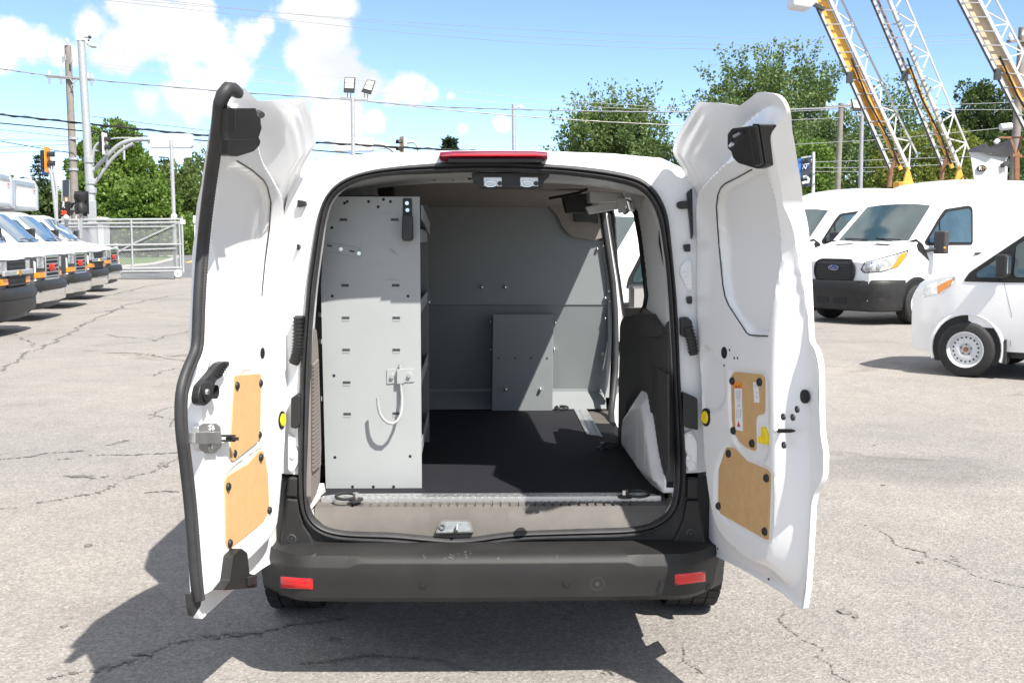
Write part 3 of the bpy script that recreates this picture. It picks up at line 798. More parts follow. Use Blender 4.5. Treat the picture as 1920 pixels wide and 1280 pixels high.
# ---- sill plate
zin_x = [p[0] for p in LI if p[1] < 0.70]; zin_z = [p[1] for p in LI if p[1] < 0.70]
o_ = np.argsort(zin_x); zin_x = np.array(zin_x)[o_]; zin_z = np.array(zin_z)[o_]
rows = []; N = 420
for i in range(N + 1):
    x = -0.615 + 1.23 * i / N
    zs = float(np.interp(x, zin_x, zin_z)) - 0.006
    g = ((x + 10) % 0.030) < 0.0062
    gd = -0.008 if g and abs(x) < 0.50 else 0.0
    pk = float(sstep((0.16 - abs(x + 0.085)) / 0.035))      # raised surround of the latch pocket
    ed = float(sstep((abs(x) - 0.50) / 0.1))
    rows.append([(x, 0.13, 0.604), (x, 0.10, 0.604), (x, 0.098, max(zs, 0.604 + gd)), (x, 0.050, max(zs, 0.597 + gd + 0.004 * pk)), (x, 0.046, max(zs, 0.596)), (x, 0.030, max(zs, 0.580 + 0.006 * pk)), (x, 0.012, max(zs, 0.553 - 0.004 * pk)), (x, 0.0, zs)])
mb = MB(); mb.grid(rows); SILL = mb.build('sill_plate', 'sill_plastic', VAN, smooth=25)
SP, SNr = Vector((0, 0.022, 0.566)), Vector((0, -0.83, 0.55)).normalized()
def on_sill(px, py, off=0.0): return P(px, py, pt=SP + SNr * off, n=SNr)
mb = MB(); mb.prism([on_sill(a, b, 0.012) for a, b in rounded([(815, 1000), (826, 973), (882, 973), (889, 998)], 6)], -SNr * 0.02); mb.build('latch_frame', 'sill_plastic', SILL, bevel=0.002)
mb = MB(); mb.prism([on_sill(a, b, 0.0145) for a, b in rounded([(819, 998), (829, 977), (879, 977), (885, 996)], 5)], -SNr * 0.01); mb.build('latch_pocket', 'pocket_metal', SILL)
mb = MB(); c0 = on_sill(857, 996, 0.016); mb.tube([c0, c0 + SNr * 0.022, c0 + SNr * 0.020 + Vector((0, 0.012, 0.012)), c0 + Vector((0, 0.018, 0.014))], 0.004, 8); mb.build('striker', 'steel', SILL, smooth=40)
mb = MB(); c0 = on_sill(829, 988, 0.016); mb.ring(c0, SNr, 0.006, 0.011, 0.004, 14); mb.build('latch_bolt', 'dark_metal', SILL)
mb = MB(); c0 = on_sill(998, 960, 0.004); c0.y = 0.07; c0 = P(998, 960, z=0.602); mb.lathe(c0, (0, 0, 1), [(0.024, 0), (0.022, 0.005), (0.001, 0.007)], 16); mb.build('sill_cap', 'black_plastic', SILL, smooth=30)

# ---- cargo floor and chequer plates
fl = MB(); fl.prism([(-0.625, 0.13, FLOOR_Z), (0.585, 0.13, FLOOR_Z), (0.585, 1.25, FLOOR_Z), (0.44, 1.5, FLOOR_Z), (0.44, BULK_Y, FLOOR_Z), (-0.625, BULK_Y, FLOOR_Z)], (0, 0, -0.02)); fl.build('cargo_floor', 'cargo_mat', VAN)
def lozenges(mb, poly, z, pitch=0.022, seed=1):
    b = np.array(poly); i = 0
    for yy in np.arange(b[:, 1].min() + pitch * 0.4, b[:, 1].max(), pitch):
        j = 0
        for xx in np.arange(b[:, 0].min(), b[:, 0].max(), pitch):
            if sdf(poly, [(xx, yy)])[0] > 0.008:
                a = R(45) if (i + j) % 2 else R(-45)
                mb.box((xx, yy, z), (0.019, 0.0055, 0.003), Matrix.Rotation(a, 3, 'Z'))
            j += 1
        i += 1
def floor_poly(px, z): return [(lambda v: (v.x, v.y))(P(a, b, z=z)) for a, b in px]
zp = FLOOR_Z + 0.004
pl1 = [(-0.60, 0.098), (0.585, 0.098), (0.545, 0.150), (-0.50, 0.150), (-0.565, 0.135), (-0.598, 0.115)]
mb = MB(); mb.prism([(x, y, zp) for x, y in pl1], (0, 0, -0.006)); mb.box((-0.0075, 0.0935, zp - 0.012), (1.185, 0.007, 0.026)); lozenges(mb, pl1, zp, 0.021)
for i in range(46):
    mb.box((-0.58 + i * 0.0255, 0.089, zp - 0.011), (0.012, 0.004, 0.02), Matrix.Rotation(R(25), 3, 'Y'))
mb.build('step_plate', 'aluminium', VAN)
pl2 = floor_poly([(1076, 766), (1098, 763), (1130, 818), (1100, 813)], zp)
mb = MB(); mb.prism([(x, y, zp) for x, y in pl2], (0, 0, -0.006)); lozenges(mb, pl2, zp, 0.03); mb.build('step_plate', 'aluminium', VAN)
# side doorway sill beyond the plate
sp = floor_poly([(1098, 763), (1142, 770), (1172, 826), (1126, 822)], FLOOR_Z - 0.01)
mb = MB(); mb.prism([(x, y, FLOOR_Z - 0.01) for x, y in sp], (0, 0, -0.02))
for k in range(6):
    a = Vector((lerp(sp[3][0], sp[2][0], 0.1 + k * 0.15), lerp(sp[3][1], sp[2][1], 0.1 + k * 0.15) + 0.02, FLOOR_Z - 0.008)); mb.bar(a, a + Vector((-0.02, 0.16, 0)), 0.006, 0.004)
mb.build('doorway_sill', 'sill_plastic', VAN)
# outer rocker below the side doorway
mb = MB(); mb.box((0.75, 1.72, 0.53), (0.28, 0.68, 0.06)); mb.build('rocker', 'white_paint', VAN, bevel=0.01)

# ---- tie-down rings
def tie_ring(px, py, r, bolt_dx):
    c = P(px, py, z=FLOOR_Z + 0.008)
    mb = MB(); th = np.linspace(0, 2 * math.pi, 20, endpoint=False)
    mb.tube([(c.x + r * math.cos(t), c.y + r * 0.62 * math.sin(t), c.z + 0.006 + 0.006 * math.sin(t)) for t in th], 0.0052, 8, closed=True)
    mb.lathe((c.x + bolt_dx, c.y, FLOOR_Z), (0, 0, 1), [(0.026, 0), (0.025, 0.006), (0.012, 0.010), (0.001, 0.010)], 14)
    o = mb.build('tie_down_ring', 'black_plastic', VAN, smooth=40)
    b = MB(); b.cyl((c.x + bolt_dx, c.y, FLOOR_Z + 0.008), (c.x + bolt_dx, c.y, FLOOR_Z + 0.026), 0.0105, n=6); b.build('bolt_head', 'bright_metal', o)
tie_ring(648, 933, 0.034, 0.035); tie_ring(1196, 928, 0.040, -0.045); tie_ring(1144, 837, 0.034, -0.035); tie_ring(1053, 766, 0.034, -0.02)

# ---- bulkhead
def bk(px, py, off=0.0): return P(px, py, y=BULK_Y + off)
up = [(560, 385), (1030, 385), (1045, 400), (1057, 426), (1069, 441), (1084, 446), (1112, 449), (1128, 451), (1139, 497), (1143, 571), (560, 571)]
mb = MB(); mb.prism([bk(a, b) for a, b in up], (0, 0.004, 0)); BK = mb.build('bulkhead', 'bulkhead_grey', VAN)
kz = bk(900, 571).z
xl, xr = bk(560, 600).x, bk(1143, 600).x
mb = MB()
rowsb = [[(xl, BULK_Y, kz), (xr, BULK_Y, kz)], [(xl, BULK_Y + 0.006, kz - 0.006), (xr, BULK_Y + 0.006, kz - 0.006)], [(xl, BULK_Y + 0.085, 0.715), (bk(1134, 744).x + 0.01, BULK_Y + 0.085, 0.715)], [(xl, BULK_Y + 0.082, 0.70), (bk(1134, 744).x + 0.01, BULK_Y + 0.082, 0.70)], [(xl, BULK_Y - 0.005, FLOOR_Z + 0.004), (bk(1137, 770).x, BULK_Y - 0.005, FLOOR_Z + 0.004)]]
mb.grid(rowsb); mb.build('lower_panel', 'bulkhead_grey', BK, smooth=20)
mb = MB(); mb.prism([bk(a, b, -0.035) for a, b in ((924, 589), (1038, 589), (1036, 770), (922, 770))], (0, 0.03, 0)); mb.build('access_panel', 'bulkhead_grey', BK, bevel=0.003)
mb = MB(); mb.prism([bk(a, b, -0.012) for a, b in ((1134, 449), (1146, 500), (1147, 640), (1142, 745), (1134, 745), (1141, 640), (1138, 520), (1127, 452))], (0, 0.03, 0)); mb.build('edge_flange', 'shelf_grey', BK)
mb = MB()
for px, py, off in [(903, 538, 0), (947, 538, 0), (1120, 467, 0), (1135, 559, 0), (1135, 597, .01), (1130, 663, .04), (1125, 736, .07), (1131, 460, -0.01), (1142, 545, -0.01), (1143, 565, -0.01), (1141, 701, 0.02),
                    (920, 603, 0), (920, 655, .02), (1041, 604, 0), (1039, 655, .03), (948, 730, -0.037), (1013, 730, -0.037), (804, 420, -0.004), (804, 566, -0.004)]:
    c = bk(px, py, off - 0.012); mb.cyl(c, c + Vector((0, 0.03, 0)), 0.0085, n=10); mb.ball(c, 0.0085, 8)
mb.build('bulkhead_bolts', 'bright_metal', BK, smooth=50, kind='stuff')
mb = MB()
for px in (935, 966, 996, 1026): 
    c = bk(px, 671, -0.038); mb.cyl(c, c + Vector((0, 0.01, 0)), 0.005, n=8)
mb.build('panel_rivets', 'dark_metal', BK, kind='stuff')
# ---- headliner, header, brackets
mb = MB(); mb.grid([[(-0.66, 0.40, 1.735), (0.66, 0.40, 1.735)], [(-0.66, 1.2, 1.728), (0.66, 1.2, 1.728)], [(-0.66, 1.9, 1.70), (0.62, 1.9, 1.70)], [(-0.66, BULK_Y, 1.675), (0.60, BULK_Y, 1.675)]])
mb.build('headliner', 'headliner', VAN, smooth=40)
mb = MB(); mb.prism([bk(a, b, -0.03) for a, b in rounded([(1028, 345), (1140, 360), (1133, 446), (1112, 452), (1083, 447), (1067, 442), (1055, 428), (1043, 403), (1029, 388)], 3)], (0, 0.02, 0)); mb.build('headliner_corner', 'headliner', VAN, bevel=0.008)
mb = MB(); mb.prism([bk(a, b, -0.05) for a, b in rounded([(1076, 401), (1108, 398), (1122, 402), (1122, 420), (1112, 416), (1078, 416)], 3)], (0, 0.03, 0)); mb.build('grab_cover', 'black_plastic', VAN, bevel=0.004)
# rear header: underside of the roof rail with small holes
rows = []
for i in range(61):
    x = -0.56 + 1.12 * i / 60
    d = 0.05 * abs(x / 0.56) ** 3
    ch = 0.006 * math.sin(i * 1.9) * (1 if i % 7 else 0.3)
    rows.append([(x, 0.03, 1.745 - d), (x, 0.10, 1.741 - d), (x, 0.14, 1.737 - d + ch * 0.2), (x, 0.30, 1.729 - d), (x, 0.37, 1.724 - d - ch * 0.4), (x, 0.38, 1.719 - d), (x, 0.40, 1.74)])
mb = MB(); mb.grid(rows); HDR = mb.build('roof_header', 'primer_grey', VAN, smooth=25)
mb = MB()
for px, py in [(753, 339), (760, 341), (770, 339), (791, 338), (814, 336), (850, 337), (881, 335), (1040, 340), (1058, 340), (1065, 341), (1070, 341)]:
    c = P(px, py, z=1.728); mb.cyl(c + Vector((0, 0, -0.004)), c + Vector((0, 0, 0.01)), 0.007, n=8)
mb.build('header_holes', 'rubber_dark', HDR, kind='stuff')
br = [(884, 325), (1031, 325), (1029, 332), (1020, 340), (1017, 353), (898, 352), (896, 343), (886, 340)]
mb = MB(); mb.prism([P(a, b, y=0.06) for a, b in rounded(br, 3)], (0, 0.09, 0)); LB = mb.build('latch_bracket', 'black_plastic', VAN, bevel=0.004)
for px in (924, 992):
    mb = MB(); c = P(px, 341, y=0.055); mb.box(c, (0.062, 0.014, 0.032)); o = mb.build('roof_striker', 'steel', LB, bevel=0.003)
    mb = MB(); c = P(px - 4, 345, y=0.047); th = np.linspace(0, 2 * math.pi, 14, endpoint=False)
    mb.tube([(c.x + 0.019 * math.cos(t), c.y, c.z + 0.009 * math.sin(t)) for t in th], 0.0035, 6, closed=True); mb.build('striker_loop', 'bright_metal', o, smooth=40)
    mb = MB(); c = P(px + 13, 344, y=0.046); mb.cyl(c, c + Vector((0, 0.01, 0)), 0.008, n=10); mb.build('striker_bolt', 'dark_metal', o)
# folded steel of the roof corner, right and left
def slab(poly, y0, dy, m, name, bev=0.004):
    mb = MB(); mb.prism([P(a, b, y=y0) for a, b in poly], (0, dy, 0)); return mb.build(name, m, VAN, bevel=bev)
slab([(1054, 366), (1108, 362), (1112, 388), (1098, 399), (1062, 399)], 1.15, 0.10, 'rubber_dark', 'wiring_cover')
slab([(1105, 358), (1168, 362), (1172, 372), (1158, 378), (1122, 382), (1106, 378)], 0.75, 0.14, 'primer_grey', 'roof_bracket')
slab([(1158, 370), (1172, 370), (1175, 398), (1160, 400)], 0.70, 0.02, 'primer_grey', 'roof_bracket_tab')
slab([(1098, 388), (1158, 376), (1160, 392), (1105, 402)], 0.80, 0.06, 'primer_grey', 'roof_bracket_rail')
slab([(1172, 372), (1186, 376), (1192, 396), (1180, 398)], 0.60, 0.05, 'bright_metal', 'seat_belt_anchor', 0.008)
slab([(708, 352), (738, 350), (740, 366), (709, 367)], 0.60, 0.06, 'rubber_dark', 'wiring_cover')
slab([(640, 356), (705, 346), (707, 366), (642, 368)], 0.55, 0.05, 'primer_grey', 'roof_bracket')
mb = MB(); mb.tube([P(1030, 372, y=0.9), P(1085, 362, y=0.8), P(1100, 355, y=0.7)], 0.006, 8); mb.tube([P(640, 352, y=0.5), P(655, 360, y=0.5), P(672, 352, y=0.5)], 0.008, 8); mb.build('roof_wiring', 'rubber_dark', VAN, smooth=40)

# ---- right inner wall: quarter panel, trim and wheel arch on one slightly turned plane
TP, TN = Vector((0.608, 0.05, 0)), Vector((1.33, 0.036, 0)).normalized()
def wall(px, py, off=0.0): return P(px, py, pt=TP - TN * off, n=TN)
def wall_sheet(px, name, m, off, relief=None, step=0.02, thick=0.02, r=0.012, parent=None):
    q = [wall(a, b, off) for a, b in px]
    poly = rounded([(max(p.y, 0.045), p.z) for p in q], r)
    v, f = cdt_sheet(poly, step)
    h = relief(v, poly) if relief is not None else np.zeros(len(v))
    def pos(y, z, o): 
        x = TP.x - (y - TP.y) * TN.y / TN.x
        return (x - off - o, y, z)
    mb = MB(); mb.add([pos(a, b, o) for (a, b), o in zip(v, h)], [tuple(t) for t in f])
    dn = dense(poly, step); hh = relief(dn, poly) if relief is not None else np.zeros(len(dn))
    mb.grid([[pos(a, b, o) for (a, b), o in zip(dn, hh)], [pos(a, b, o - thick) for (a, b), o in zip(dn, hh)]], closed=True)
    return mb.build(name, m, parent or VAN, smooth=35)
quarter = [(1184, 366), (1196, 396), (1205, 450), (1213, 520), (1215, 560), (1207, 584), (1215, 600), (1262, 620), (1258, 560), (1253, 497), (1241, 414), (1232, 388), (1216, 362)]
def rq(v, poly):
    s = sdf(poly, v); return 0.014 * sstep(s / 0.05) - 0.006 * sstep((s - 0.03) / 0.02)
wall_sheet(quarter, 'quarter_panel', 'white_inner', 0.0, rq, 0.02, 0.03, 0.02)
mb = MB(); mb.tube([wall(a, b, 0.012) for a, b in [(1172, 398), (1184, 388), (1192, 400), (1201, 450), (1209, 515), (1213, 555), (1210, 573), (1204, 586)]], 0.011, 8); mb.build('window_gasket', 'rubber_dark', VAN, smooth=50)
slab2 = MB(); slab2.prism([wall(a, b, 0.004) for a, b in [(1240, 432), (1243, 445), (1250, 500), (1247, 490), (1240, 455)]], (-0.01, 0, 0)); slab2.build('inner_slot', 'rubber_dark', VAN)
trim = [(1165, 600), (1172, 591), (1181, 585), (1216, 583), (1222, 588), (1228, 604), (1237, 619), (1243, 622), (1249, 606), (1257, 602), (1262, 690), (1264, 800), (1262, 930), (1252, 915), (1236, 865), (1224, 785), (1216, 740), (1203, 734), (1194, 747), (1180, 769), (1174, 841), (1162, 834), (1162, 800)]
ven = [wall(a, b) for a, b in [(1234, 674), (1254, 684), (1256, 900), (1231, 838)]]
VEN = rounded([(p.y, p.z) for p in ven], 0.02)
def rt(v, poly):
    s = sdf(poly, v); h = 0.012 * sstep(s / 0.03)
    h = h - 0.006 * sstep(sdf(VEN, v) / 0.008)
    top = np.array([wall(1160, 600).y])
    return h
TR = wall_sheet(trim, 'side_trim', 'trim_plastic', 0.012, rt, 0.02, 0.03, 0.012)
for k in range(26):
    t = 0.06 + 0.88 * k / 25
    a = wall(lerp(1236, 1233, t), lerp(684, 836, t), 0.022); b = wall(lerp(1253, 1254, t), lerp(694, 888, t), 0.022)
    mb = MB(); mb.bar(a, b, 0.006, 0.012); mb.build('vent_slat', 'trim_plastic', TR)
# trim shelf seen above the belt line
mb = MB(); mb.prism([wall(a, b, 0.02) for a, b in [(1170, 576), (1205, 577), (1214, 584), (1218, 592), (1172, 594)]], (0.12, 0, 0)); mb.build('belt_ledge', 'brown_trim', VAN, bevel=0.004)
mb = MB(); mb.prism([wall(a, b, 0.035) for a, b in rounded([(1183, 590), (1217, 588), (1224, 606), (1236, 622), (1242, 630), (1200, 632), (1188, 620)], 4)], (0.03, 0, 0)); mb.build('trim_pocket', 'trim_plastic', TR, bevel=0.006)
arch = [(1203, 732), (1216, 738), (1224, 782), (1236, 862), (1247, 900), (1254, 922), (1249, 930), (1212, 902), (1187, 865), (1172, 843), (1178, 770), (1192, 748)]
def ra(v, poly):
    s = sdf(poly, v); y = v[:, 0]
    return 0.028 * sstep(s / 0.05) + 0.003 * np.exp(-((((y - 0.2) % 0.19) - 0.095) / 0.012) ** 2) * sstep((s - 0.02) / 0.03)
wall_sheet(arch, 'wheel_arch', 'white_inner', 0.02, ra, 0.011, 0.035, 0.02)
# B pillar: seal and painted edge of the side doorway
sealp = [(1128, 388, 2.05), (1133, 420, 2.05), (1141, 475, 2.05), (1149, 530, 2.05), (1153, 580, 2.04), (1154.5, 640, 2.02), (1154, 690, 2.0), (1149, 745, 1.95), (1146, 770, 1.88), (1147, 790, 1.75), (1153, 806, 1.6), (1164, 824, 1.42)]
mb = MB(); mb.tube([P(a, b, y=c) for a, b, c in sealp], 0.0165, 10); mb.build('doorway_seal', 'rubber', VAN, smooth=50)
strip = [(1134, 395), (1142, 404), (1150, 455), (1160, 520), (1169, 590), (1173, 640), (1172, 740), (1172, 826), (1160, 822), (1150, 800), (1152, 760), (1157, 690), (1156, 600), (1150, 520), (1142, 450)]
mb = MB(); mb.prism([P(a, b, y=2.065) for a, b in strip], (0.0, 0.03, 0)); BP = mb.build('door_pillar', 'white_paint', VAN, bevel=0.004)
mb = MB(); mb.tube([P(a, b, y=2.06) for a, b in [(1142, 400), (1145, 420), (1153, 470), (1162, 525), (1171, 592)]], 0.006, 6); mb.build('pillar_seal', 'rubber_dark', BP)
for py in (650, 716):
    mb = MB(); c = P(1163, py, y=2.05); mb.box(c, (0.016, 0.03, 0.055)); mb.build('pillar_buffer', 'black_plastic', BP, bevel=0.004)
# right side: close the gap between trim and outer skin at the belt and behind the arch
mb = MB(); mb.box((0.72, 0.35, 1.05), (0.20, 0.5, 0.06)); mb.build('inner_rail', 'white_inner', VAN)
# ---- left inner wall
mb = MB(); mb.grid([[(-0.64, 0.06, 0.60), (-0.64, 0.06, 1.16), (-0.63, 0.06, 1.72)], [(-0.66, 2.1, 0.60), (-0.66, 2.1, 1.16), (-0.65, 2.1, 1.72)]]); mb.build('inner_side', 'dark_metal', VAN)
LP, LNn = Vector((-0.612, 0.05, 0)), Vector((-1, 0.10, 0)).normalized()
def lwall(px, py, off=0.0): return P(px, py, pt=LP - LNn * off, n=LNn)
lt = [(586, 612), (594, 618), (597, 650), (599, 700), (601, 760), (603, 840), (600, 905), (594, 925), (585, 942), (583, 930), (582, 800), (582, 700)]
mb = MB(); mb.prism([lwall(a, b) for a, b in lt], (-0.02, 0, 0)); LT = mb.build('side_trim', 'brown_trim', VAN, bevel=0.003)
for k in range(27):
    t = k / 26
    a = lwall(587, lerp(686, 880, t), 0.006); b = lwall(lerp(596, 600, t), lerp(676, 868, t), 0.006)
    mb = MB(); mb.bar(a, b, 0.008, 0.010); mb.build('vent_slat', 'brown_trim', LT)
mb = MB(); mb.prism([lwall(a, b, -0.004) for a, b in [(583, 935), (608, 905), (612, 925), (598, 938), (585, 955)]], (-0.03, 0, 0)); mb.build('floor_edge', 'white_inner', VAN, bevel=0.003)
mb = MB()
for py in (590, 640, 747): c = P(600, py, y=0.22); mb.box(c, (0.012, 0.02, 0.016))
mb.build('side_clip', 'bright_metal', VAN)

# ---- hardware on the rear pillars
def pillar_plate(poly, m, name, off=0.02, bev=0.004, r=3):
    mb = MB(); mb.prism([P(a, b, y=-off) for a, b in rounded(poly, r)], (0, off + 0.03, 0)); return mb.build(name, m, VAN, bevel=bev)
h1 = pillar_plate([(1284, 490), (1296, 486), (1298, 512), (1299, 545), (1288, 545), (1283, 530), (1275, 515), (1276, 500)], 'white_paint', 'hinge', 0.012)
h2 = pillar_plate([(1283, 812), (1298, 806), (1308, 830), (1308, 880), (1292, 884), (1284, 868), (1288, 850), (1281, 840)], 'white_paint', 'hinge', 0.012)
h3 = pillar_plate([(540, 812), (551, 820), (552, 836), (562, 850), (562, 862), (548, 888), (540, 884)], 'white_paint', 'hinge', 0.012)
for o, pts in ((h1, [(1291, 497), (1284, 514), (1292, 537)]), (h2, [(1293, 816), (1291, 858), (1299, 872)]), (h3, [(549, 855), (546, 878)])):
    mb = MB()
    for a, b in pts: c = P(a, b, y=-0.012); mb.lathe(c, (0, -1, 0), [(0.010, 0), (0.010, 0.004), (0.007, 0.006), (0.001, 0.006)], 10)
    mb.build('hinge_bolt', 'white_paint', o, smooth=30)
for poly in ([(1270, 380), (1276, 377), (1294, 376), (1294, 391), (1276, 392), (1270, 388)], [(1282, 459), (1295, 457), (1295, 472), (1285, 472)], [(1288, 557), (1298, 555), (1298, 570), (1290, 570)], [(557, 374), (573, 377), (574, 386), (557, 389)], [(556, 457), (562, 459), (562, 467), (556, 470)]):
    pillar_plate(poly, 'black_plastic', 'door_buffer', 0.025)
pillar_plate([(1288, 362), (1298, 352), (1300, 440), (1297, 450)], 'black_plastic', 'pillar_cover', 0.018)
pillar_plate([(1281, 736), (1290, 739), (1308, 747), (1309, 806), (1290, 803), (1281, 798)], 'black_plastic', 'check_arm', 0.035)
pillar_plate([(545, 746), (558, 738), (564, 742), (563, 795), (556, 804), (545, 802)], 'black_plastic', 'check_arm', 0.035)
def boot(px, name='wiring_boot'):
    mb = MB(); mb.tube([P(a, b, y=-0.028) for a, b in px], 0.015, 10)
    pts = [P(a, b, y=-0.028) for a, b in px]
    for i in range(len(pts) - 1):
        for k in range(4):
            c = pts[i].lerp(pts[i + 1], k / 4); d = (pts[i + 1] - pts[i]).normalized(); mb.cyl(c - d * 0.002, c + d * 0.002, 0.0185, n=10)
    mb.build(name, 'black_plastic', VAN, smooth=40)
boot([(559, 596), (559, 625), (558, 650), (555, 670), (550, 682)])
pillar_plate([(551, 592), (569, 592), (568, 632), (551, 630)], 'black_plastic', 'boot_socket', 0.02)
boot([(1290, 615), (1297, 640), (1301, 665)])
pillar_plate([(1276, 596), (1289, 594), (1298, 602), (1300, 628), (1288, 634), (1277, 630)], 'black_plastic', 'boot_socket', 0.03)

# ================================================================== rear doors
class Door:
    def __init__(s, h, d, n):
        s.h, s.d, s.n = Vector((*h, 0)), Vector((*d, 0)).normalized(), Vector((*n, 0)).normalized()
    def lean(s, v): return 0.26 * float(sstep(np.array((v - 1.45) / 0.56))) ** 1.15
    def uv(s, px, py, w=0.0):
        ln = 0.0
        for _ in range(6):
            p = P(px, py, pt=s.h + s.n * (w + ln), n=s.n)
            ln = s.lean(p.z)
        q = p - s.h
        return (q.dot(s.d), p.z)
    def at(s, u, v, w): return s.h + s.d * u + s.n * (w + s.lean(v)) + Vector((0, 0, v))
    def px(s, a, b, w=0.0): u, v = s.uv(a, b, w); return s.at(u, v, w)

def chaikin(poly, k=1):
    for _ in range(k):
        out = []
        for i in range(len(poly)):
            a, b = np.array(poly[i]), np.array(poly[(i + 1) % len(poly)]); out += [a * 0.75 + b * 0.25, a * 0.25 + b * 0.75]
        poly = out
    return [tuple(p) for p in poly]

def build_door(D, label, S, Q, recs, W0=-0.055, extra=None, wide=0.0):
    S2 = chaikin(dense([D.uv(a, b, W0) for a, b in S], 0.03), 1)
    Q2 = chaikin([D.uv(a, b, 0.0) for a, b in Q], 2)
    R2 = [(chaikin([D.uv(a, b, 0.0) for a, b in poly], 2), dep, ramp) for poly, dep, ramp in recs]
    def w(pts):
        pts = np.asarray(pts)
        sq = sdf(Q2, pts); ss = sdf(S2, pts)
        wd_ = 0.042 + wide * sstep((pts[:, 0] - 0.36) / 0.12)
        t_ = np.clip((sq + wd_ * 0.8) / wd_, 0, 1); fr = sstep((pts[:, 0] - 0.36) / 0.12)
        h = W0 * (1 - (t_ * fr + t_ * t_ * (3 - 2 * t_) * (1 - fr))) if wide else W0 * (1 - sstep((sq + 0.030) / 0.042))
        h = h + 0.006 * sstep((0.013 - ss) / 0.007) * (1 - sstep((pts[:, 1] - 1.40) / 0.12))                       # folded hem of the outer skin
        for poly, dep, ramp in R2: h = h - dep * sstep((sdf(poly, pts) + ramp * 0.3) / ramp) * sstep((sq + 0.01) / 0.03)
        if extra is not None: h = h + extra(pts, D)
        return h
    v, f = cdt_sheet(S2, 0.0075)
    h = w(v)
    mb = MB(); mb.add([D.at(a, b, c) for (a, b), c in zip(v, h)], [tuple(t) for t in f])
    dn = dense(S2, 0.0075); hh = w(dn)
    mb.grid([[D.at(a, b, c) for (a, b), c in zip(dn, hh)], [D.at(a, b, W0 - 0.012) for (a, b), c in zip(dn, hh)]], closed=True)
    door = mb.build('rear_door', 'white_paint', VAN, smooth=40)
    door['label'] = label
    # outer skin
    ins = S2
    v2, f2 = cdt_sheet(ins, 0.05)
    so = sdf(S2, v2)
    mb = MB(); mb.add([D.at(a, b, W0 - 0.012 - 0.035 * float(sstep(s_ / 0.15))) for (a, b), s_ in zip(v2, so)], [tuple(t) for t in f2]); mb.build('outer_skin', 'white_paint', door, smooth=50)
    return door, w

def dplate(D, door, wf, poly, m, name, lift=0.004, thick=None, r=4, bevel=0.0015, w=None):
    pr = rounded(poly, r)
    ws = []
    for a, b in pr:
        ww = 0.0
        if w is None:
            for _ in range(2): ww = float(wf([D.uv(a, b, ww)])[0])
        ws.append(ww)
    base = w if w is not None else float(np.median(ws))
    pts = [D.px(a, b, base + lift) for a, b in pr]
    mb = MB(); mb.prism(pts, -D.n * (thick if thick else lift + 0.012)); return mb.build(name, m, door, bevel=bevel)
def ddisc(D, door, wf, px, py, r, m, name, prof=None, w=None, n=18):
    ww = 0.0
    if w is None:
        for _ in range(2): ww = float(wf([D.uv(px, py, ww)])[0])
    else: ww = w
    c = D.px(px, py, ww)
    mb = MB(); mb.lathe(c, D.n, prof or [(r, -0.004), (r, 0.004), (r * 0.8, 0.0075), (r * 0.35, 0.009), (0.0008, 0.009)], n)
    return mb.build(name, m, door, smooth=35)

# ---- right door
DR = Door((0.685, -0.02), (0.292, -0.956), (-0.956, -0.292))
S_R = [(1259, 285), (1263, 266), (1269, 251), (1281, 231), (1295, 208), (1308, 191), (1345, 193), (1386, 199), (1403, 187), (1421, 172), (1440, 174), (1456, 177), (1468, 189), (1476, 209), (1478, 244), (1482, 263), (1490, 315), (1499, 384), (1511, 462), (1517, 540), (1521, 640), (1532, 655), (1538, 680), (1540, 703), (1540, 760), (1542, 815), (1548, 848), (1547, 890), (1541, 906), (1531, 922), (1525, 944), (1523, 985), (1519, 1050), (1515, 1104), (1509, 1144), (1466, 1109), (1390, 1064), (1321, 1030), (1316, 1015), (1316, 935), (1310, 876), (1308, 809), (1305, 703), (1302, 640), (1298, 600), (1296, 540), (1294, 501), (1293, 440), (1291, 384), (1288, 362), (1281, 318)]
Q_R = [(1302, 372), (1312, 352), (1335, 326), (1366, 296), (1395, 268), (1422, 246), (1436, 246), (1446, 300), (1456, 380), (1460, 460), (1459, 540), (1455, 620), (1453, 700), (1454, 780), (1456, 860), (1455, 940), (1451, 1010), (1444, 1052), (1436, 1060), (1395, 1046), (1356, 1014), (1336, 978), (1328, 935), (1320, 876), (1316, 809), (1311, 703), (1307, 640), (1302, 520), (1300, 430)]
REC_R = [([(1412, 316), (1388, 330), (1360, 345), (1349, 358), (1343, 388), (1347, 443), (1355, 533), (1365, 572), (1402, 627), (1436, 631), (1443, 600), (1456, 520), (1455, 430), (1444, 345), (1432, 314)], 0.020, 0.018),
         ([(1376, 690), (1430, 696), (1440, 705), (1442, 800), (1440, 870), (1400, 868), (1374, 826), (1366, 780), (1366, 700)], 0.006, 0.012),
         ([(1362, 832), (1378, 834), (1400, 860), (1440, 874), (1452, 890), (1448, 1010), (1440, 1024), (1340, 970), (1338, 880)], 0.006, 0.012),
         ([(1310, 640), (1340, 660), (1358, 690), (1362, 740), (1350, 770), (1318, 776), (1310, 730)], 0.008, 0.02)]
def wing(pts, D, S):
    ss = sdf([D.uv(a, b, -0.06) for a, b in S], pts); u, v = pts[:, 0], pts[:, 1]
    k = sstep((v - 1.50) / 0.08) * sstep((0.34 - u) / 0.1)
    return k * 0.0035 * np.sin(ss / 0.034 * 2 * math.pi) * np.exp(-(ss / 0.07) ** 2)
RD, wR = build_door(DR, 'right rear door with its boards in the shade', S_R, Q_R, REC_R, W0=-0.070, wide=0.04, extra=lambda p, D: wing(p, D, S_R))
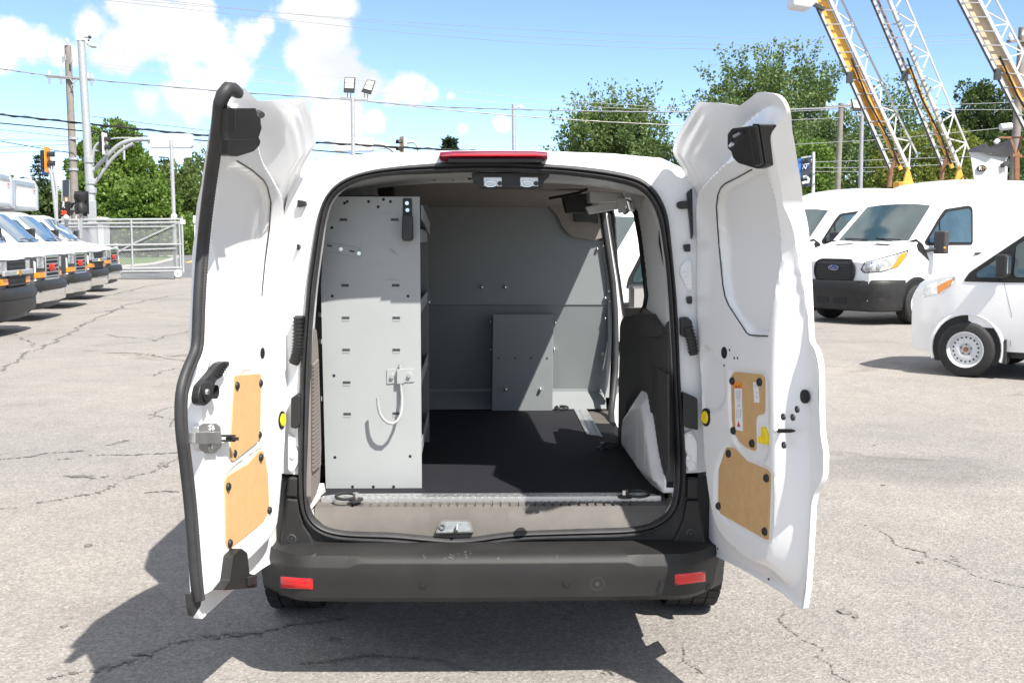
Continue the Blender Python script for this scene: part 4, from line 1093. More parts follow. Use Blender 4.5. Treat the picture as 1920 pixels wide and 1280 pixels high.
for poly in ([(1376, 697), (1428, 702), (1433, 708), (1433, 771), (1430, 776), (1419, 778), (1416, 788), (1417, 843), (1412, 845), (1397, 838), (1384, 826), (1376, 808), (1372, 790), (1370, 706)],
             [(1361, 838), (1376, 840), (1399, 864), (1437, 880), (1444, 889), (1440, 1011), (1435, 1011), (1347, 961), (1346, 955), (1347, 880)]):
    dplate(DR, RD, wR, poly, 'hardboard', 'hardboard_panel', 0.004, r=2.5)
for a, b in ((1374, 714), (1425, 716), (1376, 807), (1411, 831), (1367, 850), (1438, 896), (1348, 948), (1435, 996)):
    ddisc(DR, RD, wR, a, b, 0.0125, 'black_plastic', 'panel_plug', w=float(wR([DR.uv(a, b)])[0]) + 0.004)
wp = float(wR([DR.uv(1400, 760)])[0])
dplate(DR, RD, wR, [(1377, 728), (1390, 728), (1392, 808), (1379, 805)], 'sticker_white', 'sticker', 0.0062, 0.002, r=0.6, w=wp, bevel=0)
dplate(DR, RD, wR, [(1376, 718), (1389, 718), (1390, 728), (1377, 727)], 'sticker_orange', 'sticker', 0.0066, 0.002, r=0.4, w=wp, bevel=0)
dplate(DR, RD, wR, [(1412, 716), (1421, 716), (1423, 755), (1414, 754)], 'sticker_white', 'sticker', 0.0062, 0.002, r=1, w=wp, bevel=0)
mb = MB()
def dline(pts, wd=0.0012, lift=0.0075):
    q = [DR.px(a, b, wp + lift) for a, b in pts]
    for i in range(len(q) - 1): mb.bar(q[i], q[i + 1], wd, 0.0006)
for (x0, y0, x1, y1) in ((1380.5, 733, 1387, 747), (1381.5, 768, 1388.5, 782)):
    dline([(x0, y0), (x1, y0), (x1, y1), (x0, y1), (x0, y0)])
dline([(1382, 736), (1386, 736)]); dline([(1382, 740), (1386, 740)]); dline([(1382, 744), (1386, 744)])
dline([(1382, 751), (1388, 751)]); dline([(1382, 762), (1385, 758), (1388, 762)]); dline([(1384, 772), (1387, 772)]); dline([(1384, 777), (1387, 777)])
dline([(1415, 721), (1420, 721), (1420.5, 725), (1415, 725), (1415, 721)]); dline([(1416, 733), (1420, 738)]); dline([(1416, 742), (1420, 746)])
mb.build('sticker_print', 'print_grey', RD)
mb = MB(); mb.prism([DR.px(a, b, wp + 0.0072) for a, b in ((1384.5, 789), (1387.5, 800), (1382, 799.5))], -DR.n * 0.0008)
mb.build('warning_triangle', 'print_red', RD)
mb = MB(); 
for a, b in ((1380, 724), (1385.5, 723.5)): mb.prism([DR.px(a - 1.2, b + 2, wp + 0.0076), DR.px(a + 1.2, b + 2, wp + 0.0076), DR.px(a, b - 2.4, wp + 0.0076)], -DR.n * 0.0008)
mb.build('sticker_print', 'print_dark', RD)
ddisc(DR, RD, wR, 1324, 782, 0.032, 'rubber_dark', 'plug_ring', [(0.030, -0.004), (0.030, 0.003), (0.022, 0.004), (0.020, 0.002), (0.001, 0.002)])
ddisc(DR, RD, wR, 1324, 782, 0.020, 'yellow_plastic', 'yellow_plug', [(0.0215, 0.0), (0.0215, 0.006), (0.018, 0.009), (0.001, 0.008)])
yp = dplate(DR, RD, wR, [(1426, 800), (1431, 800), (1437, 815), (1438, 828), (1435, 834), (1431, 832), (1426, 820)], 'yellow_plastic', 'yellow_plug', 0.010, r=3, bevel=0.003)
ddisc(DR, RD, wR, 1433, 824, 0.009, 'yellow_plastic', 'yellow_knob', [(0.011, 0.0), (0.011, 0.016), (0.008, 0.018), (0.001, 0.015)])
ww = float(wR([DR.uv(1462, 808)])[0])
dplate(DR, RD, wR, [(1442, 801), (1450, 801), (1450, 813), (1442, 813)], 'black_plastic', 'lever_base', 0.016, r=1, w=ww)
dplate(DR, RD, wR, [(1449, 803.5), (1482, 804), (1488, 805.5), (1488, 809.5), (1480, 811), (1449, 811.5)], 'black_plastic', 'release_lever', 0.024, 0.007, r=1.5, w=ww, bevel=0.002)
ddisc(DR, RD, wR, 1456, 807, 0.005, 'bright_metal', 'lever_screw', w=ww + 0.024)
ddisc(DR, RD, wR, 1509, 743, 0.020, 'rubber_dark', 'door_plug')
for a, b in ((1495, 767), (1487, 782), (1469, 781), (1470, 834)):
    ddisc(DR, RD, wR, a, b, 0.009, 'dark_metal', 'screw_head', [(0.010, -0.002), (0.010, 0.003), (0.007, 0.004), (0.005, 0.0015), (0.001, 0.0015)])
ddisc(DR, RD, wR, 1358, 661, 0.016, 'rubber_dark', 'door_hole', [(0.019, -0.002), (0.019, 0.0012), (0.001, 0.0012)])
mb = MB()
for a, b in ((1368, 656), (1377, 671), (1383, 671), (1358, 685), (1346, 1028), (1441, 1085)):
    c = DR.px(a, b, float(wR([DR.uv(a, b)])[0])); mb.cyl(c - DR.n * 0.002, c + DR.n * 0.001, 0.004, n=8)
mb.build('small_holes', 'rubber_dark', RD, kind='stuff')
# upper latch box
dplate(DR, RD, wR, [(1364, 252), (1372, 241), (1410, 236), (1412, 232), (1424, 233), (1436, 310), (1431, 314), (1420, 317), (1404, 312), (1384, 306), (1374, 296), (1371, 284), (1364, 278)], 'black_plastic', 'latch_housing', 0.035, 0.07, r=3, bevel=0.006, w=-0.02)
mb = MB(); mb.prism([DR.px(a, b, 0.018) for a, b in ((1409, 236), (1423, 236), (1434, 308), (1421, 313))], DR.n * 0.012); mb.build('latch_rib', 'black_plastic', RD, bevel=0.004)
mb = MB(); mb.prism([DR.px(a, b, 0.017) for a, b in rounded([(1372, 250), (1380, 246), (1396, 246), (1395, 253), (1378, 255), (1374, 270)], 2)], DR.n * 0.001); mb.build('latch_mouth', 'rubber_dark', RD)
mb = MB(); mb.cyl(DR.px(1376, 256, 0.018), DR.px(1388, 250, 0.02), 0.004, n=8); mb.cyl(DR.px(1367, 276, 0.0), DR.px(1373, 270, 0.02), 0.006, n=8); mb.build('latch_claw', 'steel', RD)
# shut line of the upper panel
def dline_part(D, door, wf, pts, name='panel_gap', r=0.0022):
    q = []
    for a, b in pts:
        ww = 0.0
        for _ in range(2): ww = float(wf([D.uv(a, b, ww)])[0])
        q.append(D.px(a, b, ww + 0.0005))
    mb = MB(); mb.tube(q, r, 6); mb.build(name, 'dark_metal', door)
dline_part(DR, RD, wR, [(1410, 318), (1385, 332), (1359, 345), (1351, 353), (1346, 365), (1343, 388), (1345, 420), (1348, 460), (1355, 533), (1359, 555), (1366, 572), (1400, 624), (1406, 628), (1440, 630)])

# ---- left door
DL = Door((-0.70, -0.02), (-0.182, -0.983), (0.983, -0.182))
S_L = [(591, 270), (588, 246), (580, 213), (572, 195), (566, 185), (545, 186), (528, 187), (500, 190), (483, 190), (470, 177), (459, 165), (445, 163), (430, 158), (416, 174), (407, 192), (404, 226), (398, 262), (392, 300), (385, 348), (374, 437), (367, 526), (362, 620), (363, 655), (350, 690), (340, 738), (340, 830), (348, 891), (356, 970), (364, 1110), (368, 1150), (372, 1162), (396, 1140), (431, 1108), (488, 1066), (530, 1040), (531, 970), (538, 904), (545, 839), (549, 707), (550, 620), (554, 486), (558, 380), (558, 348), (563, 322), (570, 303)]
Q_L = [(412, 260), (416, 214), (440, 200), (466, 214), (486, 250), (496, 300), (518, 334), (541, 378), (546, 480), (543, 600), (541, 700), (537, 830), (530, 900), (525, 960), (519, 1000), (470, 1052), (440, 1076), (405, 1108), (390, 1108), (382, 970), (372, 882), (366, 804), (368, 729), (390, 650), (392, 526), (402, 380), (412, 308)]
REC_L = [([(420, 322), (444, 302), (472, 318), (494, 336), (505, 352), (509, 382), (504, 437), (497, 500), (491, 559), (474, 598), (452, 632), (425, 650), (410, 600), (406, 500), (411, 400)], 0.018, 0.018),
         ([(440, 694), (490, 692), (493, 812), (486, 838), (438, 872), (430, 860)], 0.006, 0.012),
         ([(430, 880), (486, 838), (497, 842), (508, 885), (510, 972), (430, 1038), (420, 1015), (418, 904)], 0.006, 0.012)]
LD, wL = build_door(DL, 'left rear door with its boards in full sun', S_L, Q_L, REC_L, extra=lambda p, D: wing(p, D, S_L))
for poly in ([(440, 704), (488, 700), (490, 704), (489, 812), (484, 828), (438, 865), (433, 862), (432, 850)],
             [(488, 844), (495, 847), (503, 888), (506, 966), (503, 972), (431, 1030), (427, 1030), (424, 1014), (422, 904), (425, 895), (431, 889), (466, 869), (480, 852)]):
    dplate(DL, LD, wL, poly, 'hardboard', 'hardboard_panel', 0.004, r=2.5)
for a, b in ((443, 723), (487, 718), (438, 850), (485, 815), (488, 857), (427, 912), (504, 956), (430, 1018)):
    ddisc(DL, LD, wL, a, b, 0.0125, 'black_plastic', 'panel_plug', w=float(wL([DL.uv(a, b)])[0]) + 0.004)
ddisc(DL, LD, wL, 528, 787, 0.03, 'rubber_dark', 'plug_ring', [(0.030, -0.004), (0.030, 0.003), (0.022, 0.004), (0.020, 0.002), (0.001, 0.002)])
ddisc(DL, LD, wL, 528, 787, 0.02, 'lime_plastic', 'yellow_plug', [(0.0215, 0.0), (0.0215, 0.006), (0.018, 0.009), (0.001, 0.008)])
ddisc(DL, LD, wL, 492, 662, 0.016, 'rubber_dark', 'door_hole', [(0.018, -0.002), (0.018, 0.0012), (0.001, 0.0012)])
hw = 0.0
lev = [(372, 747), (373, 738), (376, 724), (385, 713), (395, 702), (405, 689), (414, 680), (424, 677), (431, 678), (430, 684), (422, 694), (417, 706), (406, 713), (401, 724), (399, 738), (397, 747), (390, 757), (383, 761), (374, 757)]
hl = dplate(DL, LD, wL, lev, 'black_plastic', 'pull_handle', 0.030, 0.022, r=3, bevel=0.005, w=0.0)
mb = MB(); mb.lathe(DL.px(387, 734, 0.030), DL.n, [(0.030, -0.002), (0.030, 0.006), (0.026, 0.008), (0.012, 0.006), (0.001, 0.006)], 20); mb.lathe(DL.px(387, 734, 0.0), DL.n, [(0.02, -0.005), (0.02, 0.03)], 12); mb.build('handle_boss', 'black_plastic', LD, smooth=40)
ddisc(DL, LD, wL, 386, 734, 0.009, 'bright_metal', 'handle_screw', w=0.036)
mb = MB()
for k in range(6):
    t = k / 5; a = DL.px(lerp(404, 421, t), lerp(702, 681, t), 0.031); b = DL.px(lerp(414, 428, t), lerp(706, 685, t), 0.031); mb.bar(a, b, 0.005, 0.004)
mb.build('handle_rib', 'black_plastic', LD)
dplate(DL, LD, wL, [(372, 800), (380, 793), (406, 793), (414, 800), (416, 836), (404, 850), (388, 850), (373, 842)], 'steel', 'latch_plate', 0.006, r=3, w=0.0)
dplate(DL, LD, wL, [(366, 810), (414, 809), (416, 817), (416, 830), (366, 832)], 'steel', 'latch_case', 0.032, 0.03, r=2, w=0.0, bevel=0.005)
mb = MB(); 
for py in (816.5, 826): mb.bar(DL.px(412, py, 0.022), DL.px(438, py, 0.022), 0.014, 0.006)
mb.bar(DL.px(432, 822, 0.022), DL.px(439, 822, 0.022), 0.03, 0.010)
mb.build('latch_bolt', 'black_plastic', LD, bevel=0.001)
for a, b in ((393, 801), (391, 839)): ddisc(DL, LD, wL, a, b, 0.009, 'steel', 'latch_screw', [(0.011, 0.0), (0.011, 0.009), (0.007, 0.010), (0.005, 0.006), (0.001, 0.006)], w=0.0)
dplate(DL, LD, wL, [(428, 203), (480, 203), (483, 218), (489, 222), (489, 232), (491, 240), (484, 262), (430, 262), (427, 248)], 'black_plastic', 'latch_housing', 0.03, 0.04, r=2, bevel=0.005, w=0.0)
dplate(DL, LD, wL, [(428, 258), (486, 258), (489, 266), (486, 274), (476, 284), (444, 294), (427, 291)], 'black_plastic', 'latch_base', 0.012, 0.025, r=3, bevel=0.006, w=0.0)
mb = MB(); mb.cyl(DL.px(484, 212, 0.0), DL.px(491, 216, 0.02), 0.009, n=10); mb.bar(DL.px(441, 206, 0.0305), DL.px(441, 244, 0.0305), 0.003, 0.002); mb.build('latch_knob', 'dark_metal', LD)
# stop bracket at the foot
dplate(DL, LD, wL, [(452, 1027), (464, 1036), (468, 1075), (482, 1077), (482, 1101), (418, 1106), (431, 1088), (437, 1042)], 'bumper_plastic', 'stop_bracket', 0.030, 0.05, r=3, bevel=0.006, w=0.0)
mb = MB(); mb.prism([DL.px(a, b, 0.042) for a, b in ((466, 1082), (482, 1077), (483, 1094), (468, 1098))], DL.n * -0.03); mb.build('stop_catch', 'black_plastic', LD, bevel=0.003)
dline_part(DL, LD, wL, [(444, 302), (472, 319), (494, 338), (502, 352), (508, 380), (505, 430), (497, 490), (491, 555)])
# rubber seal down the free edge
sp_ = [(430, 168), (420, 174), (413, 184), (409, 198), (407, 226), (401, 275), (391, 340), (381, 420), (374, 500), (370, 570), (368, 640), (365, 660), (349, 692), (336, 735), (336, 800), (344, 860), (350, 910), (357, 980), (362, 1050), (367, 1110), (370, 1128)]
q = smooth_loop(sp_ + sp_[::-1], 240, 1)
def seal_pts(dx, w_):
    pts = []
    for i in range(len(sp_) - 1):
        for k in range(4): t = k / 4; pts.append((lerp(sp_[i][0], sp_[i + 1][0], t), lerp(sp_[i][1], sp_[i + 1][1], t)))
    pts = np.array(pts); 
    for _ in range(4): pts[1:-1] = (pts[:-2] + 2 * pts[1:-1] + pts[2:]) / 4
    return [DL.px(a + dx, b, w_) for a, b in pts]
mb = MB(); mb.tube(seal_pts(0.0, 0.0), 0.0130, 12); ds = mb.build('edge_seal', 'rubber', LD, smooth=60)
mb = MB(); a_ = seal_pts(8.5, 0.004); mb.tube(a_, 0.0098, 10)
for i in range(1, len(a_) - 1):
    for k in range(3):
        c = a_[i].lerp(a_[i + 1], k / 3); d = (a_[i + 1] - a_[i]).normalized(); mb.cyl(c - d * 0.0015, c + d * 0.0015, 0.0109, n=8)
mb.build('seal_lip', 'trim_plastic', LD, smooth=40)
mb = MB(); mb.tube([DL.px(a, b, 0.01) for a, b in ((409, 196), (416, 178), (427, 166), (438, 168), (447, 175), (451, 180))], [0.013, 0.015, 0.017, 0.017, 0.014, 0.006], 10); mb.build('seal_end', 'rubber', LD, smooth=60)
dplate(DL, LD, wL, [(357, 1112), (379, 1107), (377, 1134), (370, 1146), (363, 1156), (359, 1140)], 'rubber', 'seal_foot', 0.025, 0.016, r=2, bevel=0.004, w=-0.03)

# ================================================================== shelving inside the van
SY = 0.25
SH = thing('shelving_unit', (-0.44, 0.25, FLOOR_Z), 'grey steel shelving unit with slotted end panel and hook standing inside the open van', 'shelving', world=True)
def sh(px, py, off=0.0): return P(px, py, y=SY - off)
mb = MB(); mb.prism([sh(a, b) for a, b in ((611, 921), (604, 640), (602, 540), (606, 450), (616, 400), (630, 369), (787, 369), (789, 640), (791, 920))], (0, 0.004, 0)); EP = mb.build('end_panel', 'shelf_grey', SH)
for px, py in ((644, 414), (740, 414), (647, 537), (742, 537), (648, 598), (743, 598), (649, 658), (743, 658), (650, 719), (651, 778), (743, 777)):
    c = sh(px, py, 0.0006)
    mb = MB(); mb.box(c + Vector((0, 0, 0.003)), (0.027, 0.001, 0.011)); s_ = mb.build('slot', 'dark_metal', EP)
    mb = MB(); mb.box(c + Vector((0, -0.0003, -0.004)), (0.027, 0.0012, 0.006)); mb.build('slot_tab', 'shelf_grey', s_)
mb = MB()
for px, py in ((646, 381), (651, 378), (691, 378), (719, 374), (732, 378), (709, 388), (622, 427), (623, 555), (765, 555), (626, 704), (628, 857), (769, 855), (661, 912), (700, 912), (738, 912)):
    c = sh(px, py, 0.0006); mb.cyl(c, c + Vector((0, 0.004, 0)), 0.0055, n=10)
mb.build('panel_holes', 'rubber_dark', EP, kind='stuff')
mb = MB(); mb.prism([sh(a, b, 0.004) for a, b in rounded([(604, 453), (616, 455), (679, 467), (677, 484), (612, 470), (604, 472)], 3)], (0, 0.0035, 0)); bs = mb.build('wall_strap', 'shelf_grey', SH, bevel=0.001)
for px, py in ((618, 461), (660, 471)):
    c = sh(px, py, 0.0045); mb = MB(); mb.box(c, (0.018, 0.001, 0.006), Matrix.Rotation(R(10), 3, 'Y')); mb.build('strap_slot', 'dark_metal', bs)
for px, py in ((639, 467), (673, 475)):
    c = sh(px, py, 0.012); mb = MB(); mb.cyl(c, c + Vector((0, 0.01, 0)), 0.0075, n=6); mb.build('strap_bolt', 'bright_metal', bs)
mb = MB(); mb.prism([sh(a, b, 0.006) for a, b in rounded([(755, 372), (772, 372), (773, 410), (755, 410)], 3)], (0, 0.006, 0)); rs = mb.build('bumper_strap', 'black_plastic', SH, bevel=0.002)
mb = MB(); mb.prism([sh(a, b, 0.045) for a, b in rounded([(754, 405), (759, 402), (769, 402), (773, 406), (774, 448), (770, 452), (756, 452), (753, 447)], 2)], (0, 0.044, 0)); mb.build('bumper_block', 'rubber', rs, bevel=0.006, seg=3)
for px, py in ((763, 381), (764, 394)):
    c = sh(px, py, 0.012); mb = MB(); mb.cyl(c, c + Vector((0, 0.01, 0)), 0.0075, n=6); mb.build('strap_bolt', 'bright_metal', rs)
mb = MB(); mb.prism([sh(a, b, 0.004) for a, b in rounded([(725, 692), (748, 691), (777, 691), (777, 716), (755, 717), (725, 720)], 2)], (0, 0.004, 0)); mb.prism([sh(a, b, 0.020) for a, b in ((744, 692), (757, 692), (757, 719), (744, 720))], (0, 0.018, 0))
hp = mb.build('hook_plate', 'shelf_grey', SH, bevel=0.0015)
hk = [(750, 683, .012), (751, 700, .012), (752, 725, .014), (754, 745, .02), (754, 762, .032), (752, 776, .045), (746, 788, .056), (737, 794, .062), (727, 792, .064), (718, 785, .064), (712, 774, .063), (709, 760, .062), (708, 745, .062)]
mb = MB(); mb.tube([sh(a, b, c) for a, b, c in hk], 0.0056, 10); mb.build('hook', 'shelf_grey', SH, smooth=50)
for px, py in ((735, 706), (767, 704)):
    c = sh(px, py, 0.013); mb = MB(); mb.cyl(c, c + Vector((0, 0.012, 0)), 0.0075, n=8); mb.build('hook_bolt', 'bright_metal', hp)
mb = MB()
def scuff(pts, wd=0.002):
    q = [sh(a, b, 0.0008) for a, b in pts]
    for i in range(len(q) - 1): mb.bar(q[i], q[i + 1], wd * (0.5 + rng.random()), 0.0006)
scuff([(728, 466), (735, 470), (745, 478)], 0.004); scuff([(705, 493), (715, 495), (722, 497)]); scuff([(726, 524), (738, 524), (748, 526)], 0.003); scuff([(706, 400), (730, 402)], 0.0015); scuff([(731, 430), (747, 433)], 0.0015)
scuff([(735, 472), (741, 470)], 0.003)
mb.build('scuff_mark', 'print_grey', EP)
# far end panel, posts and trays
xf = -0.285
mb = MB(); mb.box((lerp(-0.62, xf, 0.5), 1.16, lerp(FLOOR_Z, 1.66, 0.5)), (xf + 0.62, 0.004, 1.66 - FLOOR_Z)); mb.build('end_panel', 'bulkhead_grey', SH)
mb = MB(); mb.prism([(-0.262, SY + 0.004, FLOOR_Z + 0.01), (-0.262, SY + 0.004, 1.66), (-0.262, SY + 0.03, 1.66), (-0.262, SY + 0.03, FLOOR_Z + 0.01)], (-0.003, 0, 0)); mb.build('panel_flange', 'shelf_grey', SH)
for z in (0.70, 0.96, 1.235, 1.50):
    mb = MB(); mb.grid([[(-0.615, 0.256, z), (-0.27, 0.256, z)], [(-0.615, 1.158, z), (-0.292, 1.158, z)]]); mb.prism([(-0.268, 0.256, z), (-0.290, 1.158, z), (-0.290, 1.158, z + 0.05), (-0.268, 0.256, z + 0.05)], (-0.003, 0, 0)); mb.build('shelf_tray', 'shelf_grey', SH)
mb = MB()
mb.bar(P(791, 398, y=0.27), P(805, 428, y=1.1), 0.004, 0.05); mb.build('brace', 'shelf_grey', SH)
# ================================================================== other vehicles (built facing +x at the origin, nose at x = 0)
def loft(xs, zt, zb, hw, rad, name, m, parent, smooth=32):
    """body as sections along x: zt(x) top, zb(x) bottom, hw(x, z) half width, rad(x) roof edge radius"""
    rows = []
    for x in xs:
        t, b, r = zt(x), zb(x), rad(x); pts = []
        top = t - r
        for k in range(8): z = b + (top - b) * k / 7; pts.append((hw(x, z), z))
        w0 = hw(x, top)
        for k in range(1, 6):
            a = R(90) * k / 5; pts.append((w0 - r * 1.3 * (1 - math.cos(a)), top + r * math.sin(a)))
        we = w0 - r * 1.3
        for k in (0.66, 0.33): pts.append((we * k, t + 0.012 * (1 - k * k)))
        half = pts
        row = [Vector((x, y, z)) for y, z in half] + [Vector((x, 0, t + 0.012))] + [Vector((x, -y, z)) for y, z in reversed(half)]
        rows.append(row)
    mb = MB(); mb.grid(rows); n = len(rows[0])
    mb.add(rows[0], [tuple(range(n))]); mb.add(rows[-1], [tuple(range(n))])
    mb.add([rows[i][0] for i in range(len(rows))] + [rows[i][-1] for i in range(len(rows))], [(i, i + 1, len(rows) + i + 1, len(rows) + i) for i in range(len(rows) - 1)])
    o = mb.build(name, m, parent, smooth=smooth)
    b_ = bmesh.new(); b_.from_mesh(o.data); bv = BVHTree.FromBMesh(b_); b_.free()
    return o, bv
FRONT = (-1, 0)
def both(bvh, poly, off, name, m, parent, step=0.06, r=0.0):
    """side decals on the left (y+) and the right of a body; poly in (x, z)"""
    decal(bvh, poly, (0, -1), off, step, r).build(name, m, parent, smooth=60)
    decal(bvh, [(-a, z) for a, z in poly], (0, 1), off, step, r).build(name, m, parent, smooth=60)
def arch(parent, x, z, r, y, s, m='black_plastic', wd=0.05):
    mb = MB(); rows = []
    for k in range(15):
        a = R(-8 + 196 * k / 14); c, s_ = math.cos(a), math.sin(a)
        rows.append([(x + c * r, s * (y - 0.08), z + s_ * r), (x + c * r, s * (y + 0.014), z + s_ * r), (x + c * (r + wd), s * (y + 0.014), z + s_ * (r + wd)), (x + c * (r + wd + 0.012), s * (y - 0.02), z + s_ * (r + wd + 0.012))])
    mb.grid(rows); mb.build('arch_trim', m, parent, smooth=40)
    w_ = MB(); n = 20; w_.add([(x + r * math.cos(R(-10 + 200 * k / n)), s * (y + 0.004), z + r * math.sin(R(-10 + 200 * k / n))) for k in range(n + 1)], [tuple(range(n + 1))]); w_.build('wheel_well', 'rubber_dark', parent)

# ---------------- large delivery van
def make_big_van():
    t = thing('delivery_van', (0, 0, 0), 'x', 'van')
    zx = [-5.7, -5.5, -3.2, -2.6, -2.2, -1.9, -1.72, -0.98, -0.9, -0.5, -0.14, 0.0]
    zz = [2.55, 2.61, 2.60, 2.52, 2.38, 2.24, 2.13, 1.45, 1.42, 1.33, 1.22, 1.08]
    zt = lambda x: interp(x, zx, zz)
    def hw(x, z):
        h = 0.985 - 0.17 * max(0, (z - 1.15) / 1.4) ** 1.25 - 0.03 * max(0, (0.8 - z) / 0.5)
        if x > -0.75: h *= 1 - 0.24 * ((x + 0.75) / 0.75) ** 2.4
        return h
    xs = [-5.7, -5.5, -4.8, -4.0, -3.2, -2.6, -2.2, -1.9, -1.72, -1.5, -1.2, -0.98, -0.9, -0.7, -0.5, -0.32, -0.2, -0.1, -0.04, 0.0]
    body, bv = loft(xs, zt, lambda x: 0.42, hw, lambda x: interp(x, [-5.7, -2.6, -1.8, -0.95, 0], [0.16, 0.16, 0.09, 0.05, 0.07]), 'body', 'white_paint', t)
    # windscreen
    ws = decal(bv, [(-0.78, 1.47), (-0.40, 1.455), (0, 1.45), (0.40, 1.455), (0.78, 1.47), (0.70, 2.09), (0.35, 2.125), (0, 2.13), (-0.35, 2.125), (-0.70, 2.09)], FRONT, 0.010, 0.12); wo = ws.build('windscreen', 'glass_dark', t, smooth=60)
    for y in (0.35, -0.35):
        s_ = MB(); s_.bar((-0.93, y + 0.3, 1.475), (-0.99, y - 0.28, 1.50), 0.02, 0.02); s_.build('wiper', 'black_plastic', wo)
    both(bv, [(-2.55, 1.38), (-1.22, 1.38), (-1.17, 1.44), (-1.62, 1.88), (-1.80, 2.02), (-2.52, 2.10), (-2.62, 2.05)], 0.008, 'window_surround', 'rubber_dark', t, 0.035, 0.06)
    both(bv, [(-2.49, 1.43), (-1.62, 1.43), (-1.62, 1.80), (-1.84, 1.97), (-2.48, 2.04), (-2.54, 2.0)], 0.018, 'side_window', 'glass_dark', t, 0.035, 0.05)
    both(bv, [(-1.57, 1.43), (-1.28, 1.43), (-1.25, 1.46), (-1.57, 1.76)], 0.018, 'quarter_window', 'glass_dark', t, 0.035, 0.03)
    both(bv, [(-1.30, 1.10), (-1.12, 1.40), (-0.93, 1.50), (-0.98, 1.30)], 0.010, 'mirror_base_panel', 'black_plastic', t, 0.04, 0.02)
    for s in (1, -1):
        m_ = MB(); m_.box((-1.36, s * 1.17, 1.43), (0.13, 0.24, 0.40)); m_.bar((-1.2, s * 0.95, 1.28), (-1.33, s * 1.10, 1.32), 0.10, 0.06)
        mo = m_.build('side_mirror', 'trim_plastic', t, bevel=0.05, seg=3)
        g = MB(); g.box((-1.427, s * 1.17, 1.45), (0.004, 0.19, 0.30)); g.build('mirror_glass', 'chrome', mo)
        sg = MB(); sg.box((-1.30, s * 1.285, 1.34), (0.05, 0.012, 0.03)); sg.build('turn_signal', 'amber_lens', mo)
    # seats glimpsed through the glass are dark shapes just inside
    # grille
    gp_ = [(-0.36, 1.13), (0.36, 1.13), (0.45, 1.02), (0.45, 0.86), (0.36, 0.71), (-0.36, 0.71), (-0.45, 0.86), (-0.45, 1.02)]
    go = decal(bv, gp_, FRONT, 0.014, 0.08, 0.05).build('grille', 'black_plastic', t, smooth=50)
    def nose_x(y, z):
        h = bv.ray_cast(Vector((3, y, z)), Vector((-1, 0, 0))); return h[0].x if h[0] is not None else 0.0
    for k in range(6):
        z = 0.78 + 0.055 * k; mb = MB(); pts = [(nose_x(y, z) + 0.022, y, z) for y in np.linspace(-0.38, 0.38, 9)]; mb.tube(pts, 0.010, 6); mb.build('grille_bar', 'black_plastic', go)
    mb = MB(); pts = [(nose_x(y, z) + 0.02, y, z) for y, z in [(-a, z) for a, z in rounded(gp_, 0.06)]]; mb.tube(pts, 0.016, 6, closed=True); mb.build('grille_rim', 'black_plastic', go, smooth=50)
    # oval badge with lettering
    ex = nose_x(0, 0.98) + 0.03
    def oval(a, b, x, m, nm, par):
        mb = MB(); mb.prism([(x, a * math.cos(6.283 * k / 24), 0.985 + b * math.sin(6.283 * k / 24)) for k in range(24)], (0.012, 0, 0)); return mb.build(nm, m, par, bevel=0.003)
    ob = oval(0.118, 0.047, ex, 'chrome', 'badge', go); oval(0.108, 0.040, ex + 0.004, 'oval_blue', 'badge_face', go)
    text_obj('Ford', 0.075, 'chrome', go, (ex + 0.018, 0, 0.984), (0, 1, 0), (0, 0, 1), 0.002, 'badge_lettering', shear=0.25)
    # headlamps on the corners
    hl = [(-0.44, 0.97), (-0.50, 1.09), (-0.80, 1.17), (-1.20, 1.28), (-1.16, 1.16), (-1.02, 1.01), (-0.78, 0.94), (-0.50, 0.92)]
    am = [(-1.19, 1.27), (-1.15, 1.15), (-1.03, 1.02), (-0.93, 0.985), (-1.02, 1.12), (-1.07, 1.225)]
    for s in (1, -1):
        ax = (-0.75, -0.66 * s)
        hr = decal(bv, [(a * s * 1.0, z) for a, z in [((x - (-0.82)) * 1.06 - 0.82, (z - 1.06) * 1.12 + 1.06) for x, z in hl]], ax, 0.006, 0.06, 0.02).build('headlight', 'black_plastic', t, smooth=60)
        decal(bv, [(a * s, z) for a, z in hl], ax, 0.012, 0.05, 0.02).build('headlight_lens', 'clear_lens', hr, smooth=60)
        decal(bv, [(a * s, z) for a, z in am], ax, 0.017, 0.05, 0.01).build('turn_signal', 'amber_lens', hr, smooth=60)
        lm = MB()
        for a in (0.56, 0.70):
            c = decal(bv, [(-a * s - 0.02, 1.02), (-a * s + 0.02, 1.02), (-a * s, 1.05)], ax, 0.016, 0.1); p = Vector(c.v[0]); lm.ball(p, 0.045, 10)
        lm.build('lamp_bulb', 'chrome', hr, smooth=60)
    # bonnet vents
    for s in (1, -1):
        v = decal(bv, [(0.25 * s, 1.385), (0.60 * s, 1.37), (0.60 * s, 1.395), (0.25 * s, 1.41)] if s > 0 else [(-0.60, 1.37), (-0.25, 1.385), (-0.25, 1.41), (-0.60, 1.395)], FRONT, 0.008, 0.1); v.build('bonnet_vent', 'black_plastic', t)
    # bumper
    plan = [(-0.66, 1.0), (-0.50, 1.0), (-0.30, 0.985), (-0.14, 0.92), (-0.02, 0.80), (0.06, 0.55), (0.09, 0.28), (0.095, 0.0)]
    plan = plan + [(x, -y) for x, y in reversed(plan[:-1])]
    rows = []
    for z, d in ((0.235, -0.10), (0.26, -0.03), (0.36, -0.005), (0.47, -0.01), (0.50, 0.0), (0.60, 0.012), (0.70, 0.008), (0.745, -0.005), (0.765, -0.035), (0.77, -0.10)):
        rows.append([(x + d * (1 if abs(y) < 0.8 else 0.4), y * (1 + d * 0.6), z + (0.02 if abs(y) > 0.7 and z > 0.7 else 0)) for x, y in plan])
